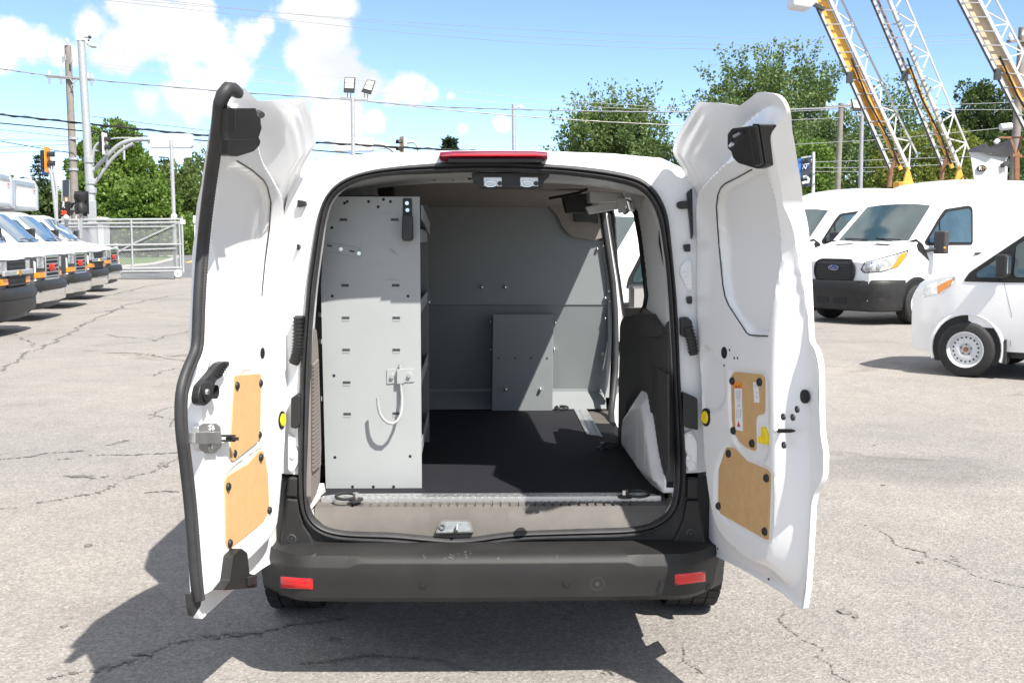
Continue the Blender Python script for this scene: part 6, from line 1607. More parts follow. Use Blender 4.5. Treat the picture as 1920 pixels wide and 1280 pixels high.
bush(222, 92, 3.6, 90, 'dark shrub just right of the white cabinet', 'leaf_mid', 4000, 41); bush(290, 96, 3.4, 110, 'olive shrub behind the middle of the gate', 'leaf_mid', 4500, 42); bush(352, 98, 3.0, 80, 'bright shrub right of the gate post', 'leaf_bright', 4000, 43)
# far wood closing the horizon
r_ = np.random.default_rng(77); n = 26000
xx = r_.uniform(-420, 420, n); yy = r_.uniform(210, 250, n); hh = 7 + 4 * np.sin(xx * 0.05) + 3 * np.sin(xx * 0.17 + 1) + 2 * np.sin(xx * 0.41)
zz = hh * r_.random(n) ** 0.6
o = leaves(np.stack([xx, yy, zz], 1), r_.normal(0, 1, (n, 3)), 2.4, 'treeline', 'leaf_dark', None, r_=r_); tag(o, 'far line of trees along the horizon', 'woods', kind='stuff')

# ================================================================== poles, signals, signs
def at(px, py, D): return P(px, py, y=D + CAMP.y)
def foot(px, D): p = at(px, 445, D); return Vector((p.x, p.y, 0))
def pole(name, label, cat, px_bot, px_top, top, D, r0, r1, m, group=None):
    b = foot(px_bot, D); t = at(px_top, top, D)
    k = (top - 445); 
    o = thing(name, b, label, cat, group, world=True)
    mb = MB(); mb.tube([b + Vector((0, 0, -0.1)), b.lerp(t, 0.5), t], [r0, (r0 + r1) / 2, r1], 12); mb.build('shaft', m, o, smooth=50)
    return o, t
D = 50
up, tp = pole('utility_pole', 'weathered wooden utility pole with a crossarm, left of the steel mast', 'utility pole', 144, 127, 86, D, 0.20, 0.14, 'wood_pole')
mb = MB(); mb.bar(at(87, 143, D - 0.2), at(175, 150, D - 0.2), 0.11, 0.11); ca = mb.build('crossarm', 'wood_pole', up)
mb = MB()
for a, b in (((130, 146), (142, 162)), ((146, 147), (134, 162))): mb.bar(at(*a, D - 0.28), at(*b, D - 0.28), 0.04, 0.04)
mb.build('brace', 'galvanised', up)
for px, py in ((92, 143), (114, 144), (165, 148), (173, 149), (126, 82)):
    mb = MB(); c = at(px, py, D - 0.2); mb.lathe(c, (0, 0, 1), [(0.03, 0), (0.07, 0.06), (0.05, 0.12), (0.06, 0.17), (0.02, 0.24)], 8); mb.build('insulator', 'white_metal', up, smooth=50)
for px, py in ((93, 152), (115, 153), (172, 155), (122, 108), (134, 112), (118, 112)):
    mb = MB(); c = at(px, py, D - 0.3); mb.cyl(c + Vector((0, 0, 0.12)), c - Vector((0, 0, 0.12)), 0.05, n=8); mb.build('fuse_holder', 'grey_metal', up)
for py in (262, 300, 320):
    mb = MB(); c = at(138, py, D); mb.cyl(c, c + Vector((0, 0, 0.1)), 0.21, n=12); mb.build('pole_band', 'galvanised', up)
D = 45
sm, tp = pole('signal_mast', 'tall steel traffic mast with a lamp on top and curved arms to the right', 'traffic mast', 177, 151, 62, D, 0.20, 0.14, 'galvanised')
mb = MB(); mb.box(at(151, 66, D), (0.30, 0.30, 0.45)); mb.build('mast_head', 'white_metal', sm, bevel=0.02)
mb = MB(); mb.tube([at(155, 72, D), at(161, 77, D), at(164, 82, D)], 0.04, 6); mb.build('lamp_arm', 'galvanised', sm)
mb = MB(); mb.prism([at(a, b, D) for a, b in ((161, 83), (166, 81), (177, 86), (176, 88), (168, 88))], (0, 0.3, 0)); mb.build('lamp_head', 'galvanised', sm, bevel=0.03)
mb = MB(); mb.ball(at(168, 70, D), 0.07); mb.bar(at(157, 70, D), at(168, 71, D), 0.03, 0.03); mb.ball(at(166, 76, D), 0.04); mb.build('sensor', 'dark_metal', sm)
def arm(px, r=0.075, nm='arm', m='galvanised'):
    pts = np.array(px, float); out = []
    for i in range(len(pts) - 1):
        for k in range(5): out.append(pts[i] + (pts[i + 1] - pts[i]) * k / 5)
    out.append(pts[-1]); out = np.array(out)
    for _ in range(6): out[1:-1] = (out[:-2] + 2 * out[1:-1] + out[2:]) / 4
    mb = MB(); mb.tube([at(a, b, D) for a, b in out], r, 8); return mb.build(nm, m, sm, smooth=50)
arm([(172, 322), (185, 310), (205, 288), (222, 272), (240, 264), (262, 261), (282, 262)], 0.09)
arm([(176, 345), (186, 332), (204, 305), (220, 288), (238, 275), (250, 269)], 0.075)
arm([(174, 310), (174, 290), (178, 274), (186, 268)], 0.06); arm([(200, 292), (200, 312)], 0.06, 'strut'); arm([(232, 268), (233, 300)], 0.05, 'strut'); arm([(174, 282), (216, 286)], 0.03, 'strut'); arm([(195, 262), (230, 258), (262, 260)], 0.03, 'strut')
for py in (305, 345, 362):
    mb = MB(); c = at(lerp(151, 177, (py - 62) / (445 - 62)), py, D); mb.cyl(c, c + Vector((0, 0, 0.22)), 0.21, n=12); mb.build('clamp', 'galvanised', sm)
mb = MB(); mb.box(at(176, 398, D) + Vector((0, -0.2, 0)), (0.34, 0.1, 0.9)); mb.build('mast_box', 'galvanised', sm, bevel=0.02)
def signal(name, label, px, py, D, face, n=3, tilt=0, front='black_plastic', back='orange_paint', s=1.0, parent=None, flat=False):
    """lamp head: back plate, hoods and lenses; face = horizontal direction it looks to"""
    c = at(px, py, D); f = Vector((math.cos(face), math.sin(face), 0)); sd = Vector((-f.y, f.x, 0))
    o = thing(name, c, label, 'traffic light', world=True) if parent is None else parent
    H = 0.36 * n * s; Rm = Matrix((f, sd, Vector((0, 0, 1)))).transposed()
    mb = MB(); mb.box(c, (0.22 * s, 0.40 * s, H), Rm); hs = mb.build('signal_housing', front, o, bevel=0.05)
    mb = MB(); mb.box(c + f * 0.10 * s, (0.03, 0.62 * s, H + 0.24 * s), Rm); mb.build('back_plate', back, o, bevel=0.03)
    for k in range(n):
        z = (k - (n - 1) / 2) * 0.34 * s; p = c + f * 0.12 * s + Vector((0, 0, z))
        mb = MB(); rows = []
        for d in (0.0, 0.26 * s): rows.append([p + f * d * (1.0 if i > 2 else 0.8) + sd * (0.14 * s * math.cos(R(-20 + 220 * i / 8))) + Vector((0, 0, 0.14 * s * math.sin(R(-20 + 220 * i / 8)))) for i in range(9)])
        mb.grid(rows); mb.build('hood', 'black_plastic', o, smooth=60)
        mb = MB(); mb.lathe(p, f, [(0.13 * s, 0), (0.10 * s, 0.03 * s), (0.001, 0.045 * s)], 12); mb.build('lens', ('dark_red_lens', 'amber_lens', 'sign_green')[k % 3], o, smooth=60)
    return o
# horizontal heads: built upright, then laid over by giving them the tilt of the arm
s1 = signal('traffic_light', 'white-backed traffic light on the curved arm of the steel mast', 192, 270, 44.6, R(0), 2, back='white_metal', s=0.9)
s2 = signal('traffic_light', 'traffic light with an orange back plate above the box vans', 84, 300, 40, R(2), 2, back='orange_paint', s=0.95)
mb = MB(); pts = [(88, 305), (97, 330), (101, 360), (106, 410)]; mb.tube([at(a, b, 40) for a, b in pts] + [foot(107, 40)], 0.07, 8); mb.tube([at(a, b, 40) for a, b in [(98, 300), (102, 330), (106, 350), (107, 410)]], 0.045, 8); mb.build('signal_post', 'galvanised', s2, smooth=50)
mb = MB(); mb.box(at(85, 318, 40.1), (0.22, 0.06, 0.36)); mb.build('blue_plate', 'sign_blue', s2)
s3 = thing('traffic_light', at(151, 380, 39.5), 'black traffic light seen from behind between the wooden pole and steel mast', 'traffic light', world=True)
mb = MB(); c = at(151, 380, 39.5); mb.lathe(c - Vector((0, 0, 0.36)), (0, 0, 1), [(0.13, 0), (0.21, 0.04), (0.22, 0.24), (0.15, 0.34), (0.16, 0.40), (0.22, 0.48), (0.22, 0.66), (0.13, 0.72)], 14); mb.build('signal_housing', 'black_plastic', s3, smooth=50)
mb = MB(); mb.bar(c - Vector((0, 0, 0.3)), foot(151, 39.5) + Vector((0, 0, -0.05)), 0.09, 0.09); mb.build('signal_post', 'galvanised', s3)
mb = MB(); mb.box(c + Vector((0, 0.12, 0)), (0.50, 0.03, 0.80)); mb.build('back_plate', 'black_plastic', s3, bevel=0.02)
# walk signal with count-down
s4 = thing('pedestrian_signal', foot(124, 39), 'pedestrian signal with a white walking figure above a red 20', 'crossing signal', world=True)
c = at(123, 391, 39)
mb = MB(); mb.box(at(122, 386, 39), (0.30, 0.2, 0.30)); mb.box(at(122, 399, 39), (0.30, 0.2, 0.26)); mb.build('signal_housing', 'black_plastic', s4, bevel=0.02)
mb = MB()
for py in (383, 397): mb.prism([at(a, b, 38.9) for a, b in ((129, py - 3), (137, py - 3), (131, py + 7), (129, py + 7))], (0, 0.2, 0))
mb.build('sun_hood', 'black_plastic', s4)
mb = MB(); y_ = 38.88
for pts in ([(118.5, 384), (117, 389)], [(118.5, 384), (121, 390)], [(118.8, 381.5), (116.8, 385)], [(118.8, 381.5), (121, 384.5)], [(118.7, 381), (118.6, 385)]): mb.bar(at(*pts[0], y_), at(*pts[1], y_), 0.03, 0.012)
mb.ball(at(118.9, 379.8, y_), 0.035); mb.build('walking_figure', 'sign_white', s4)
text_obj('20', 0.19, 'led_red', s4, at(119.5, 399, 38.88), (1, 0, 0), (0, 0, 1), 0.01, 'countdown')
mb = MB(); mb.bar(at(124, 396, 39.2), foot(124, 39.2), 0.10, 0.10); mb.build('signal_post', 'galvanised', s4)
mb = MB(); mb.ball(at(124, 408, 38.8), 0.10); mb.build('post_cap', 'white_metal', s4, smooth=60)
# dark pylon sign behind
s5 = thing('pylon_sign', foot(128, 70), 'tall dark grey pylon sign behind the walk signal', 'sign', world=True)
mb = MB(); mb.prism([at(a, b, 70) for a, b in ((115, 337), (134, 337), (134, 440), (115, 440))], (0, 0.5, 0)); mb.build('sign_panel', 'grey_metal', s5)
mb = MB(); mb.prism([at(a, b, 69.95) for a, b in ((118, 337.5), (129, 337.5), (129, 382), (118, 382))], (0, 0.04, 0)); mb.build('sign_face', 'sign_navy', s5)
mb = MB(); mb.prism([at(a, b, 69.9) for a, b in ((118, 369), (130, 369), (131, 382), (118, 382))], (0, 0.04, 0)); mb.build('sign_picture', 'rust_brown', s5)
mb = MB(); mb.prism([at(a, b, 69.85) for a, b in ((122, 372), (125, 371), (126, 375), (124.5, 381), (122.5, 381), (123, 376))], (0, 0.04, 0)); mb.build('sign_shape', 'sign_white', s5)
mb = MB(); mb.bar(foot(125, 70.2), at(125, 440, 70.2), 0.4, 0.3); mb.build('sign_leg', 'grey_metal', s5)
# lit street-name box hung from the arm
for nm, lab, x0, x1, y0, y1, dd, arm_px in (('overhead_sign', 'white box sign hung from the curved arm beside the left door', 276, 360, 251, 277, 45, None), ('overhead_sign', 'white rounded box sign showing above the van roof', 625, 700, 258, 284, 52, 1)):
    o = thing(nm, at((x0 + x1) / 2, y1, dd), lab, 'sign', world=True)
    mb = MB(); q_ = [at(a, b, dd) for a, b in rounded([(x0, y0), (x1, y0), (x1, y1), (x0, y1)], 6)]; mb.prism(q_, (0, 0.35, 0)); mb.build('sign_box', 'white_metal', o, bevel=0.04)
    if arm_px is None:
        mb = MB(); mb.prism([at(a, b, dd) for a, b in ((280, 278), (320, 280), (320, 295), (280, 292))], (0, 0.04, 0)); mb.prism([at(a, b, dd) for a, b in ((326, 280), (359, 280), (359, 295), (326, 296))], (0, 0.04, 0)); mb.build('name_plate', 'white_metal', o)
        mb = MB()
        for a in (296, 340): mb.bar(at(a, 276, dd), at(a, 281, dd), 0.03, 0.03)
        mb.build('hanger', 'galvanised', o)
    else:
        mb = MB(); mb.tube([at(a, b, dd + 0.1) for a, b in ((698, 268), (720, 272), (735, 280), (745, 290), (770, 330))] + [foot(775, dd)], 0.10, 8); mb.tube([at(a, b, dd + 0.1) for a, b in ((705, 279), (728, 277), (742, 290))], 0.05, 8); mb.build('arm', 'white_metal', o, smooth=60)
s6 = signal('traffic_light', 'tilted traffic light with a tan back plate above the van roof', 757, 274, 51, R(-155), 2, back='tan_fibreglass', front='white_metal', s=0.9)
mb = MB(); mb.tube([at(a, b, 51.1) for a, b in ((762, 268), (776, 266), (784, 276), (786, 300))] + [foot(786, 51.1)], 0.06, 8); mb.build('signal_post', 'galvanised', s6, smooth=60)
mb = MB(); mb.bar(at(807, 290, 50), at(807, 276, 50), 0.22, 0.1); mb.bar(at(807, 285, 50), foot(807, 50), 0.08, 0.08); o = mb.build('marker_post', 'white_metal'); tag(o, 'short white post top showing above the left part of the van roof', 'post')
# flood light pole
fp, tp = pole('floodlight_pole', 'slim light pole with two black floodlights above the van roof', 'light pole', 664, 661, 184, 30, 0.06, 0.05, 'galvanised')
mb = MB(); mb.bar(at(638, 184, 30), at(666, 187, 30), 0.06, 0.06); mb.bar(at(676, 188, 31.2), at(690, 189, 31.2), 0.06, 0.06); mb.bar(at(662, 188, 30), at(683, 189, 31.2), 0.05, 0.05); mb.build('bracket', 'grey_metal', fp)
def flood(parent, c, w_, h_, tilt, face=(0, -1, 0.0), D=30):
    q_ = [at(a, b, D) for a, b in c]
    up_ = (q_[0] - q_[3])
    mb = MB(); mb.prism(q_, (0, 0.10, 0.02)); o = mb.build('floodlight', 'dark_metal', parent, bevel=0.015)
    ce = sum(q_, Vector()) / 4; 
    inner = [ce + (p - ce) * 0.82 + Vector((0, -0.012, 0.0)) + up_ * 0.05 for p in q_]
    a_, b_, c_, d_ = inner
    for t0, t1 in ((0.0, 0.38), (0.42, 0.80)):
        mb = MB(); mb.prism([a_.lerp(d_, t0), b_.lerp(c_, t0), b_.lerp(c_, t1), a_.lerp(d_, t1)], (0, 0.01, 0)); mb.build('led_panel', 'led_panel', o)
    mb = MB()
    for s in (0.35, 0.65): p = q_[3].lerp(q_[2], s); mb.bar(p + Vector((0, 0.05, 0)), p + Vector((0, 0.05, -0.12)), 0.02, 0.02)
    mb.build('yoke', 'dark_metal', o)
flood(fp, ((646, 145), (666, 146), (664, 175), (644, 174)), 0, 0, 0); flood(fp, ((688, 150), (704, 152), (695, 178), (677, 173)), 0, 0, 0, D=31.2)
sl, tp = pole('street_lamp', 'thin street lamp standing alone right of the brake light', 'street lamp', 966, 963, 196, 60, 0.12, 0.10, 'galvanised')
mb = MB(); mb.tube([at(964, 203, 60), at(970, 201, 60), at(974, 199, 60)], 0.04, 6); mb.prism([at(a, b, 60) for a, b in ((971, 198), (977, 196), (983, 200), (982, 203), (973, 202))], (0, 0.25, 0)); mb.build('lamp_head', 'white_metal', sl)
# right-hand side
rp, tp = pole('utility_pole', 'pale wooden utility pole between the tallest tree and the first boom', 'utility pole', 1566, 1577, 194, 56, 0.17, 0.13, 'wood_pole')
mb = MB(); mb.bar(at(1545, 203, 55.9), at(1600, 197, 55.9), 0.10, 0.10); mb.build('crossarm', 'wood_pole', rp)
for px in (1550, 1562, 1590):
    mb = MB(); mb.lathe(at(px, 200, 55.9), (0, 0, 1), [(0.03, 0), (0.07, 0.08), (0.05, 0.16), (0.02, 0.26)], 8); mb.build('insulator', 'white_metal', rp)
mb = MB(); mb.tube([at(a, b, 55.7) for a, b in ((1542, 206), (1548, 200), (1556, 199), (1566, 203), (1575, 198))], 0.02, 6); mb.build('jumper_wire', 'cable_grey', rp)
lp, tp = pole('floodlight_pole', 'light mast with one square lamp in front of the first boom', 'light pole', 1612, 1616, 215, 40, 0.09, 0.07, 'grey_metal')
q_ = ((1596, 186), (1611, 188), (1615, 209), (1601, 209)); flood(lp, q_, 0, 0, 0, D=40)
mb = MB(); mb.bar(at(1606, 215, 40), at(1620, 217, 40), 0.10, 0.08); mb.bar(at(1616, 222, 40), at(1616, 208, 40), 0.05, 0.05); mb.build('bracket', 'grey_metal', lp)
ns = thing('shop_sign', foot(1512, 34), 'black sign with blue side and NP letters on a white pole', 'sign', world=True)
mb = MB(); mb.prism([at(a, b, 34) for a, b in ((1502, 296), (1521, 293), (1520, 350), (1499, 350))], (0, 0.25, 0)); mb.build('sign_panel', 'sign_navy', ns, bevel=0.01)
mb = MB(); mb.prism([at(a, b, 33.98) for a, b in ((1498, 298), (1502, 297), (1500, 350), (1496, 350))], (0, 0.3, 0)); mb.build('sign_side', 'sign_blue', ns)
mb = MB(); mb.bar(at(1502, 296, 33.9), at(1521, 293, 33.9), 0.03, 0.05); mb.build('sign_cap', 'aluminium', ns)
mb = MB(); mb.tube([at(1525.5, 285, 34.1), foot(1524, 34.1)], 0.05, 10); mb.bar(at(1519, 300, 34.1), at(1526, 300, 34.1), 0.04, 0.04); mb.build('sign_pole', 'white_metal', ns, smooth=50)
text_obj('N', 0.17, 'sign_white', ns, at(1507.5, 314, 33.97), (1, 0, 0.05), (0, 0, 1), 0.01, 'sign_lettering', shear=0.3); text_obj('P', 0.17, 'sign_blue', ns, at(1513.5, 313, 33.97), (1, 0, 0.05), (0, 0, 1), 0.01, 'sign_lettering', shear=0.3)
mb = MB(); mb.bar(at(1505, 309, 33.97), at(1517, 307, 33.97), 0.02, 0.02); mb.build('sign_stroke', 'sign_white', ns)
mb = MB(); mb.tube([at(a, b, 33.95) for a, b in ((1506, 333), (1512, 331), (1516, 336), (1515, 342), (1509, 342), (1504, 344))], 0.045, 8); mb.build('sign_emblem', 'white_metal', ns)
u3, tp = pole('utility_pole', 'leaning utility pole with a transformer at the right edge', 'utility pole', 1893, 1917, 52, 44, 0.19, 0.14, 'wood_pole')
mb = MB(); c = at(1886, 239, 43.6); mb.cyl(c - Vector((0.22, 0, 0)), c + Vector((0.22, 0, 0.05)), 0.14, n=14); mb.build('transformer', 'white_metal', u3, smooth=50, bevel=0.02)
mb = MB(); mb.bar(at(1888, 78, 43.8), at(1930, 76, 43.8), 0.10, 0.10); mb.build('crossarm', 'wood_pole', u3)
for px, py in ((1893, 74), (1896, 79), (1918, 70)):
    mb = MB(); mb.lathe(at(px, py, 43.7), (0, 0, 1), [(0.03, 0), (0.08, 0.08), (0.06, 0.16), (0.02, 0.26)], 8); mb.build('insulator', 'white_metal', u3)

# ---- cabinet and gate
cb = thing('utility_cabinet', foot(168, 46), 'white metal cabinet with an orange and white striped top behind the gate', 'cabinet', world=True)
mb = MB(); mb.prism([at(a, b, 46) for a, b in ((143, 415), (194, 415), (194, 513), (143, 513))], (0, 0.8, 0)); mb.build('cabinet_body', 'white_metal', cb, bevel=0.03)
mb = MB(); mb.prism([at(a, b, 45.9) for a, b in ((142, 405), (190, 407), (196, 414), (142, 413))], (0, 0.9, 0)); bt = mb.build('striped_board', 'sign_white', cb)
for x0 in (144, 152, 163, 174, 185):
    mb = MB(); mb.prism([at(a, b, 45.86) for a, b in ((x0, 406.4), (x0 + (2 if x0 in (144, 185) else 5), 406.5), (x0 + (2 if x0 in (144, 185) else 5), 411.5), (x0, 411.4))], (0, 0.03, 0)); mb.build('orange_stripe', 'orange_paint', bt)
mb = MB(); mb.prism([at(a, b, 45.96) for a, b in ((162, 429), (176, 428), (176, 433), (162, 434))], (0, 0.03, 0)); mb.build('cabinet_label', 'hardboard', cb)
Dg = 40.5
gt = thing('sliding_gate', foot(230, Dg), 'galvanised chain-link sliding gate with a diagonal brace beyond the box vans', 'gate', world=True)
def gb(a, b, r=0.04, nm='rail', m='galvanised'): 
    mb = MB(); mb.tube([at(*a, Dg), at(*b, Dg)], r, 8); return mb.build(nm, m, gt, smooth=50)
gb((60, 413), (341, 411)); gb((60, 421), (341, 417)); gb((115, 426), (330, 425), 0.03); gb((60, 462), (341, 458)); gb((215, 470), (330, 466), 0.03); gb((60, 507), (343, 502)); gb((60, 511), (344, 508))
for px, a, b in ((246, 411, 508), (341, 406, 511), (336, 417, 505), (147, 412, 508), (125, 412, 508)): gb((px, a), (px + 3, b), 0.04, 'stile')
gb((335, 418), (246, 459), 0.035, 'brace'); gb((246, 459), (212, 478), 0.035, 'brace')
mb = MB(); cell = 3.6
def wire(p, q): 
    mb.bar(at(*p, Dg + 0.03), at(*q, Dg + 0.03), 0.010, 0.010)
for k in range(-30, 66):
    x0 = 128 + k * cell
    for s in (1, -1):
        # clip the diagonal to the gate panel
        ys = (418, 507); a = (x0, ys[0]) if s > 0 else (x0, ys[1]); b = (x0 + 89, ys[1]) if s > 0 else (x0 + 89, ys[0])
        def clip(a, b, lo, hi):
            (ax, ay), (bx, by) = a, b
            if bx < lo or ax > hi: return None
            t0 = max(0, (lo - ax) / (bx - ax)); t1 = min(1, (hi - ax) / (bx - ax))
            return (ax + (bx - ax) * t0, ay + (by - ay) * t0), (ax + (bx - ax) * t1, ay + (by - ay) * t1)
        c_ = clip(a, b, 128, 341)
        if c_: wire(*c_)
mb.build('chain_link', 'galvanised', gt, kind='stuff')
mb = MB(); c = at(334, 513, Dg - 0.1); mb.lathe(c, (0, -1, 0), [(0.03, 0), (0.13, 0.0), (0.15, 0.03), (0.13, 0.06), (0.03, 0.06)], 16); mb.build('gate_wheel', 'white_metal', gt, smooth=50)
mb = MB(); mb.box(at(334, 520, Dg), (0.15, 0.25, 0.16)); mb.build('wheel_stop', 'concrete', gt)
mb = MB(); mb.box(at(343, 416, Dg), (0.16, 0.10, 0.16)); mb.build('gate_catch', 'white_metal', gt)
gps, tp = pole('gate_post', 'tall galvanised gate post standing right of the chain-link gate', 'post', 328, 321, 262, 41.2, 0.075, 0.07, 'galvanised')
mb = MB(); mb.lathe(at(327, 406, 41.0), (0, -1, 0), [(0.02, 0), (0.10, 0.0), (0.12, 0.05), (0.10, 0.1), (0.02, 0.1)], 14); mb.build('roller', 'white_metal', gps, smooth=50)
mb = MB(); mb.prism([at(a, b, 62) for a, b in ((362, 404), (368, 404), (368, 418), (362, 418))], (0, 0.05, 0)); mb.bar(at(365, 410, 62.1), foot(366, 62.1), 0.06, 0.06); o = mb.build('road_sign', 'white_metal'); tag(o, 'back of a small white road sign right of the gate post', 'sign')
mb = MB(); mb.tube([foot(219, 44), at(216, 457, 44)], 0.10, 8); mb.bar(at(217, 465, 43.9), at(217, 480, 43.9), 0.12, 0.02); o = mb.build('bollard', 'white_metal'); tag(o, 'white bollard behind the lower left of the gate', 'bollard')

# ================================================================== ladder trucks
def boom_truck(label, D, left, right, top, fill, fillpx, bucket=None, seedx=0):
    """left/right: rails of the ladder floor; top: upper rail of the side truss (pixel pairs bottom -> top)"""
    bx = at(*left[0], D); root = thing('ladder_truck', (bx.x, bx.y, 0), label, 'truck', 'ladder trucks behind the delivery vans', world=True)
    dz = 0.75
    def ext(a, b, t): return (a[0] + (b[0] - a[0]) * t, a[1] + (b[1] - a[1]) * t)
    t_end = 1.9
    la, lb = at(*left[0], D), at(*ext(left[0], left[1], t_end), D); ra, rb = at(*right[0], D), at(*ext(right[0], right[1], t_end), D)
    ta, tb = at(*top[0], D + dz), at(*ext(top[0], top[1], t_end), D + dz)
    off = ta - ra; l2a, l2b = la + off * 1.0, lb + off * 1.0
    mb = MB(); mb.bar(la, lb, 0.09, 0.07); bo = mb.build('boom', 'boom_paint', root)
    mb = MB(); mb.bar(la + Vector((-0.055, -0.01, 0)), lb + Vector((-0.055, -0.01, 0)), 0.03, 0.06); mb.build('boom_edge', 'dark_metal', bo)
    mb = MB(); mb.bar(ra, rb, 0.13, 0.09); mb.build('boom_rail', 'boom_paint', bo)
    mb = MB(); mb.bar(ta, tb, 0.05, 0.05); mb.build('hand_rail', 'boom_paint', bo)
    L = (lb - la).length; n = int(L / 0.42)
    r1 = [o for o in ()]
    for i in range(n):
        t = (i + 0.5) / n; mb = MB(); mb.bar(la.lerp(lb, t) + Vector((0, -0.05, 0)), ra.lerp(rb, t) + Vector((0, -0.05, 0)), 0.035, 0.03); mb.build('rung', 'grey_metal', bo)
    m2 = int(n / 2.1); zz_ = MB()
    for i in range(m2):
        t0, t1, t2 = i / m2, (i + 0.5) / m2, (i + 1) / m2
        for a, b in ((ra.lerp(rb, t0), ta.lerp(tb, t1)), (ta.lerp(tb, t1), ra.lerp(rb, t2)), (ra.lerp(rb, t1), ta.lerp(tb, t1))):
            mb = MB(); mb.bar(a, b, 0.035, 0.035); mb.build('truss_strut', 'boom_paint', bo)
    # sliding inner section
    mb = MB()
    fa, fb, w0, w1 = fillpx
    q_ = [la.lerp(ra, w0).lerp(lb.lerp(rb, w0), fa), la.lerp(ra, w1).lerp(lb.lerp(rb, w1), fa), la.lerp(ra, w1).lerp(lb.lerp(rb, w1), fb), la.lerp(ra, w0).lerp(lb.lerp(rb, w0), fb)]
    mb.prism([p + Vector((0, 0.06, 0)) for p in q_], (0, 0.05, 0)); mb.build('inner_section', fill, bo)
    mb = MB(); mb.bar(la.lerp(ra, 0.55), la.lerp(ra, 0.5).lerp(lb.lerp(rb, 0.5), 0.32), 0.10, 0.09); mb.build('lift_ram', 'yellow_boom', bo)
    mb = MB(); a = la.lerp(ra, 0.4); mb.tube([a + Vector((0, -0.1, 0.1)), a.lerp(lb, 0.1) + Vector((0.1, -0.1, 0)), a.lerp(lb, 0.22) + Vector((0.02, -0.12, 0)), a.lerp(lb, 0.35) + Vector((0.12, -0.1, 0))], 0.03, 6); mb.build('hose', 'rubber_dark', bo)
    mb = MB(); e = la.lerp(lb, 0.29); mb.box(e + Vector((-0.03, -0.05, 0)), (0.16, 0.14, 0.30)); mb.build('slide_pad', 'dark_metal', bo)
    # turret and truck below, mostly hidden by the vans in front
    base = la.lerp(ra, 0.5)
    mb = MB(); mb.cyl((base.x + 0.15, base.y + 0.1, 1.15), (base.x + 0.15, base.y + 0.1, base.z - 0.35), 0.34, 0.28, n=16); mb.prism([base + Vector((0.02, -0.12, -0.6)), base + Vector((0.42, -0.12, -0.6)), base + Vector((0.32, -0.12, -0.25)), base + Vector((0.20, -0.12, 0.10)), base + Vector((0.12, -0.12, -0.15))], (0, 0.1, 0)); mb.build('turret', 'yellow_boom', root, bevel=0.02)
    mb = MB(); mb.tube([base + Vector((-0.30, 0, -0.5)), base + Vector((-0.26, 0, 0.0)), base + Vector((-0.12, -0.05, 0.45))], 0.07, 8); mb.build('turret_arm', 'rust_brown', root)
    x, y = base.x, base.y
    mb = MB(); mb.box((x + 0.2, y + 1.1, 0.95), (2.2, 4.4, 0.55)); mb.build('truck_bed', 'white_paint', root, bevel=0.03)
    mb = MB(); mb.box((x + 0.2, y + 4.2, 1.35), (2.1, 1.6, 1.6)); cabo = mb.build('cab', 'white_paint', root, bevel=0.12, seg=3)
    mb = MB(); mb.box((x + 0.2, y + 3.39, 1.75), (1.7, 0.02, 0.5)); mb.build('rear_window', 'glass_dark', cabo)
    for s in (1, -1):
        for yy in (0.3, 4.3): make_wheel(root, (x + 0.2 + s * 0.92, y + yy, 0.42), (s, 0, 0), 0.42, 0.26, 'white_metal', 0.55, 8, block=False)
    return root, bo
T1, B1 = boom_truck('ladder truck with the yellow-decked boom, leftmost of the three booms', 32, [(1671, 318), (1528, 0)], [(1704, 318), (1556, 0)], [(1721, 292), (1578, 0)], 'yellow_boom', (0.14, 1.0, 0.12, 0.85))
T2, B2 = boom_truck('ladder truck whose bare boom stands between two other booms', 33, [(1768, 312), (1637, 0)], [(1800, 318), (1667, 0)], [(1823, 296), (1699, 0)], 'rust_brown', (0.30, 1.0, 0.30, 0.42))
T3, B3 = boom_truck('ladder truck with the tan-decked boom running out of the right edge', 31, [(1955, 305), (1799, 0)], [(1994, 310), (1835, 0)], [(2015, 285), (1868, 0)], 'tan_fibreglass', (0.22, 1.0, 0.25, 0.95))
mb = MB(); mb.prism([at(a, b, 31.6) for a, b in ((1486, -48), (1534, -48), (1530, 6), (1520, 15), (1488, 10))], (0, 0.7, 0)); mb.build('bucket', 'white_metal', T1, bevel=0.04)
mb = MB(); mb.bar(at(1518, 4, 31.8), at(1545, 18, 31.9), 0.10, 0.10); mb.build('bucket_mount', 'dark_metal', T1)
bk_ = MB(); bk_.grid([[at(a, b, d) for a, b, d in ((1818, 284, 30), (1858, 288, 30), (1890, 292, 30.6), (1890, 290, 31.2), (1850, 284, 31.0))], [at(a, b, d) for a, b, d in ((1826, 340, 30.05), (1860, 344, 30.05), (1888, 344, 30.6), (1888, 342, 31.1), (1856, 338, 30.95))]], closed=True)
ct_ = bk_.build('work_bucket', 'white_metal', T2, bevel=0.02)
mb = MB(); mb.grid([[at(a, b, d) for a, b, d in ((1814, 286, 29.95), (1838, 284, 29.9), (1858, 292, 29.9), (1890, 295, 30.4), (1897, 290, 30.8))], [at(a, b, d) for a, b, d in ((1816, 281, 30.2), (1830, 276, 30.3), (1855, 278, 30.3), (1880, 274, 30.5), (1898, 282, 30.9))], [at(a, b, d) for a, b, d in ((1828, 276, 30.8), (1848, 268, 30.8), (1856, 276, 30.8), (1893, 261, 30.8), (1896, 270, 31.0))]])
mb.build('bucket_cover', 'tarp_black', T2, smooth=30)
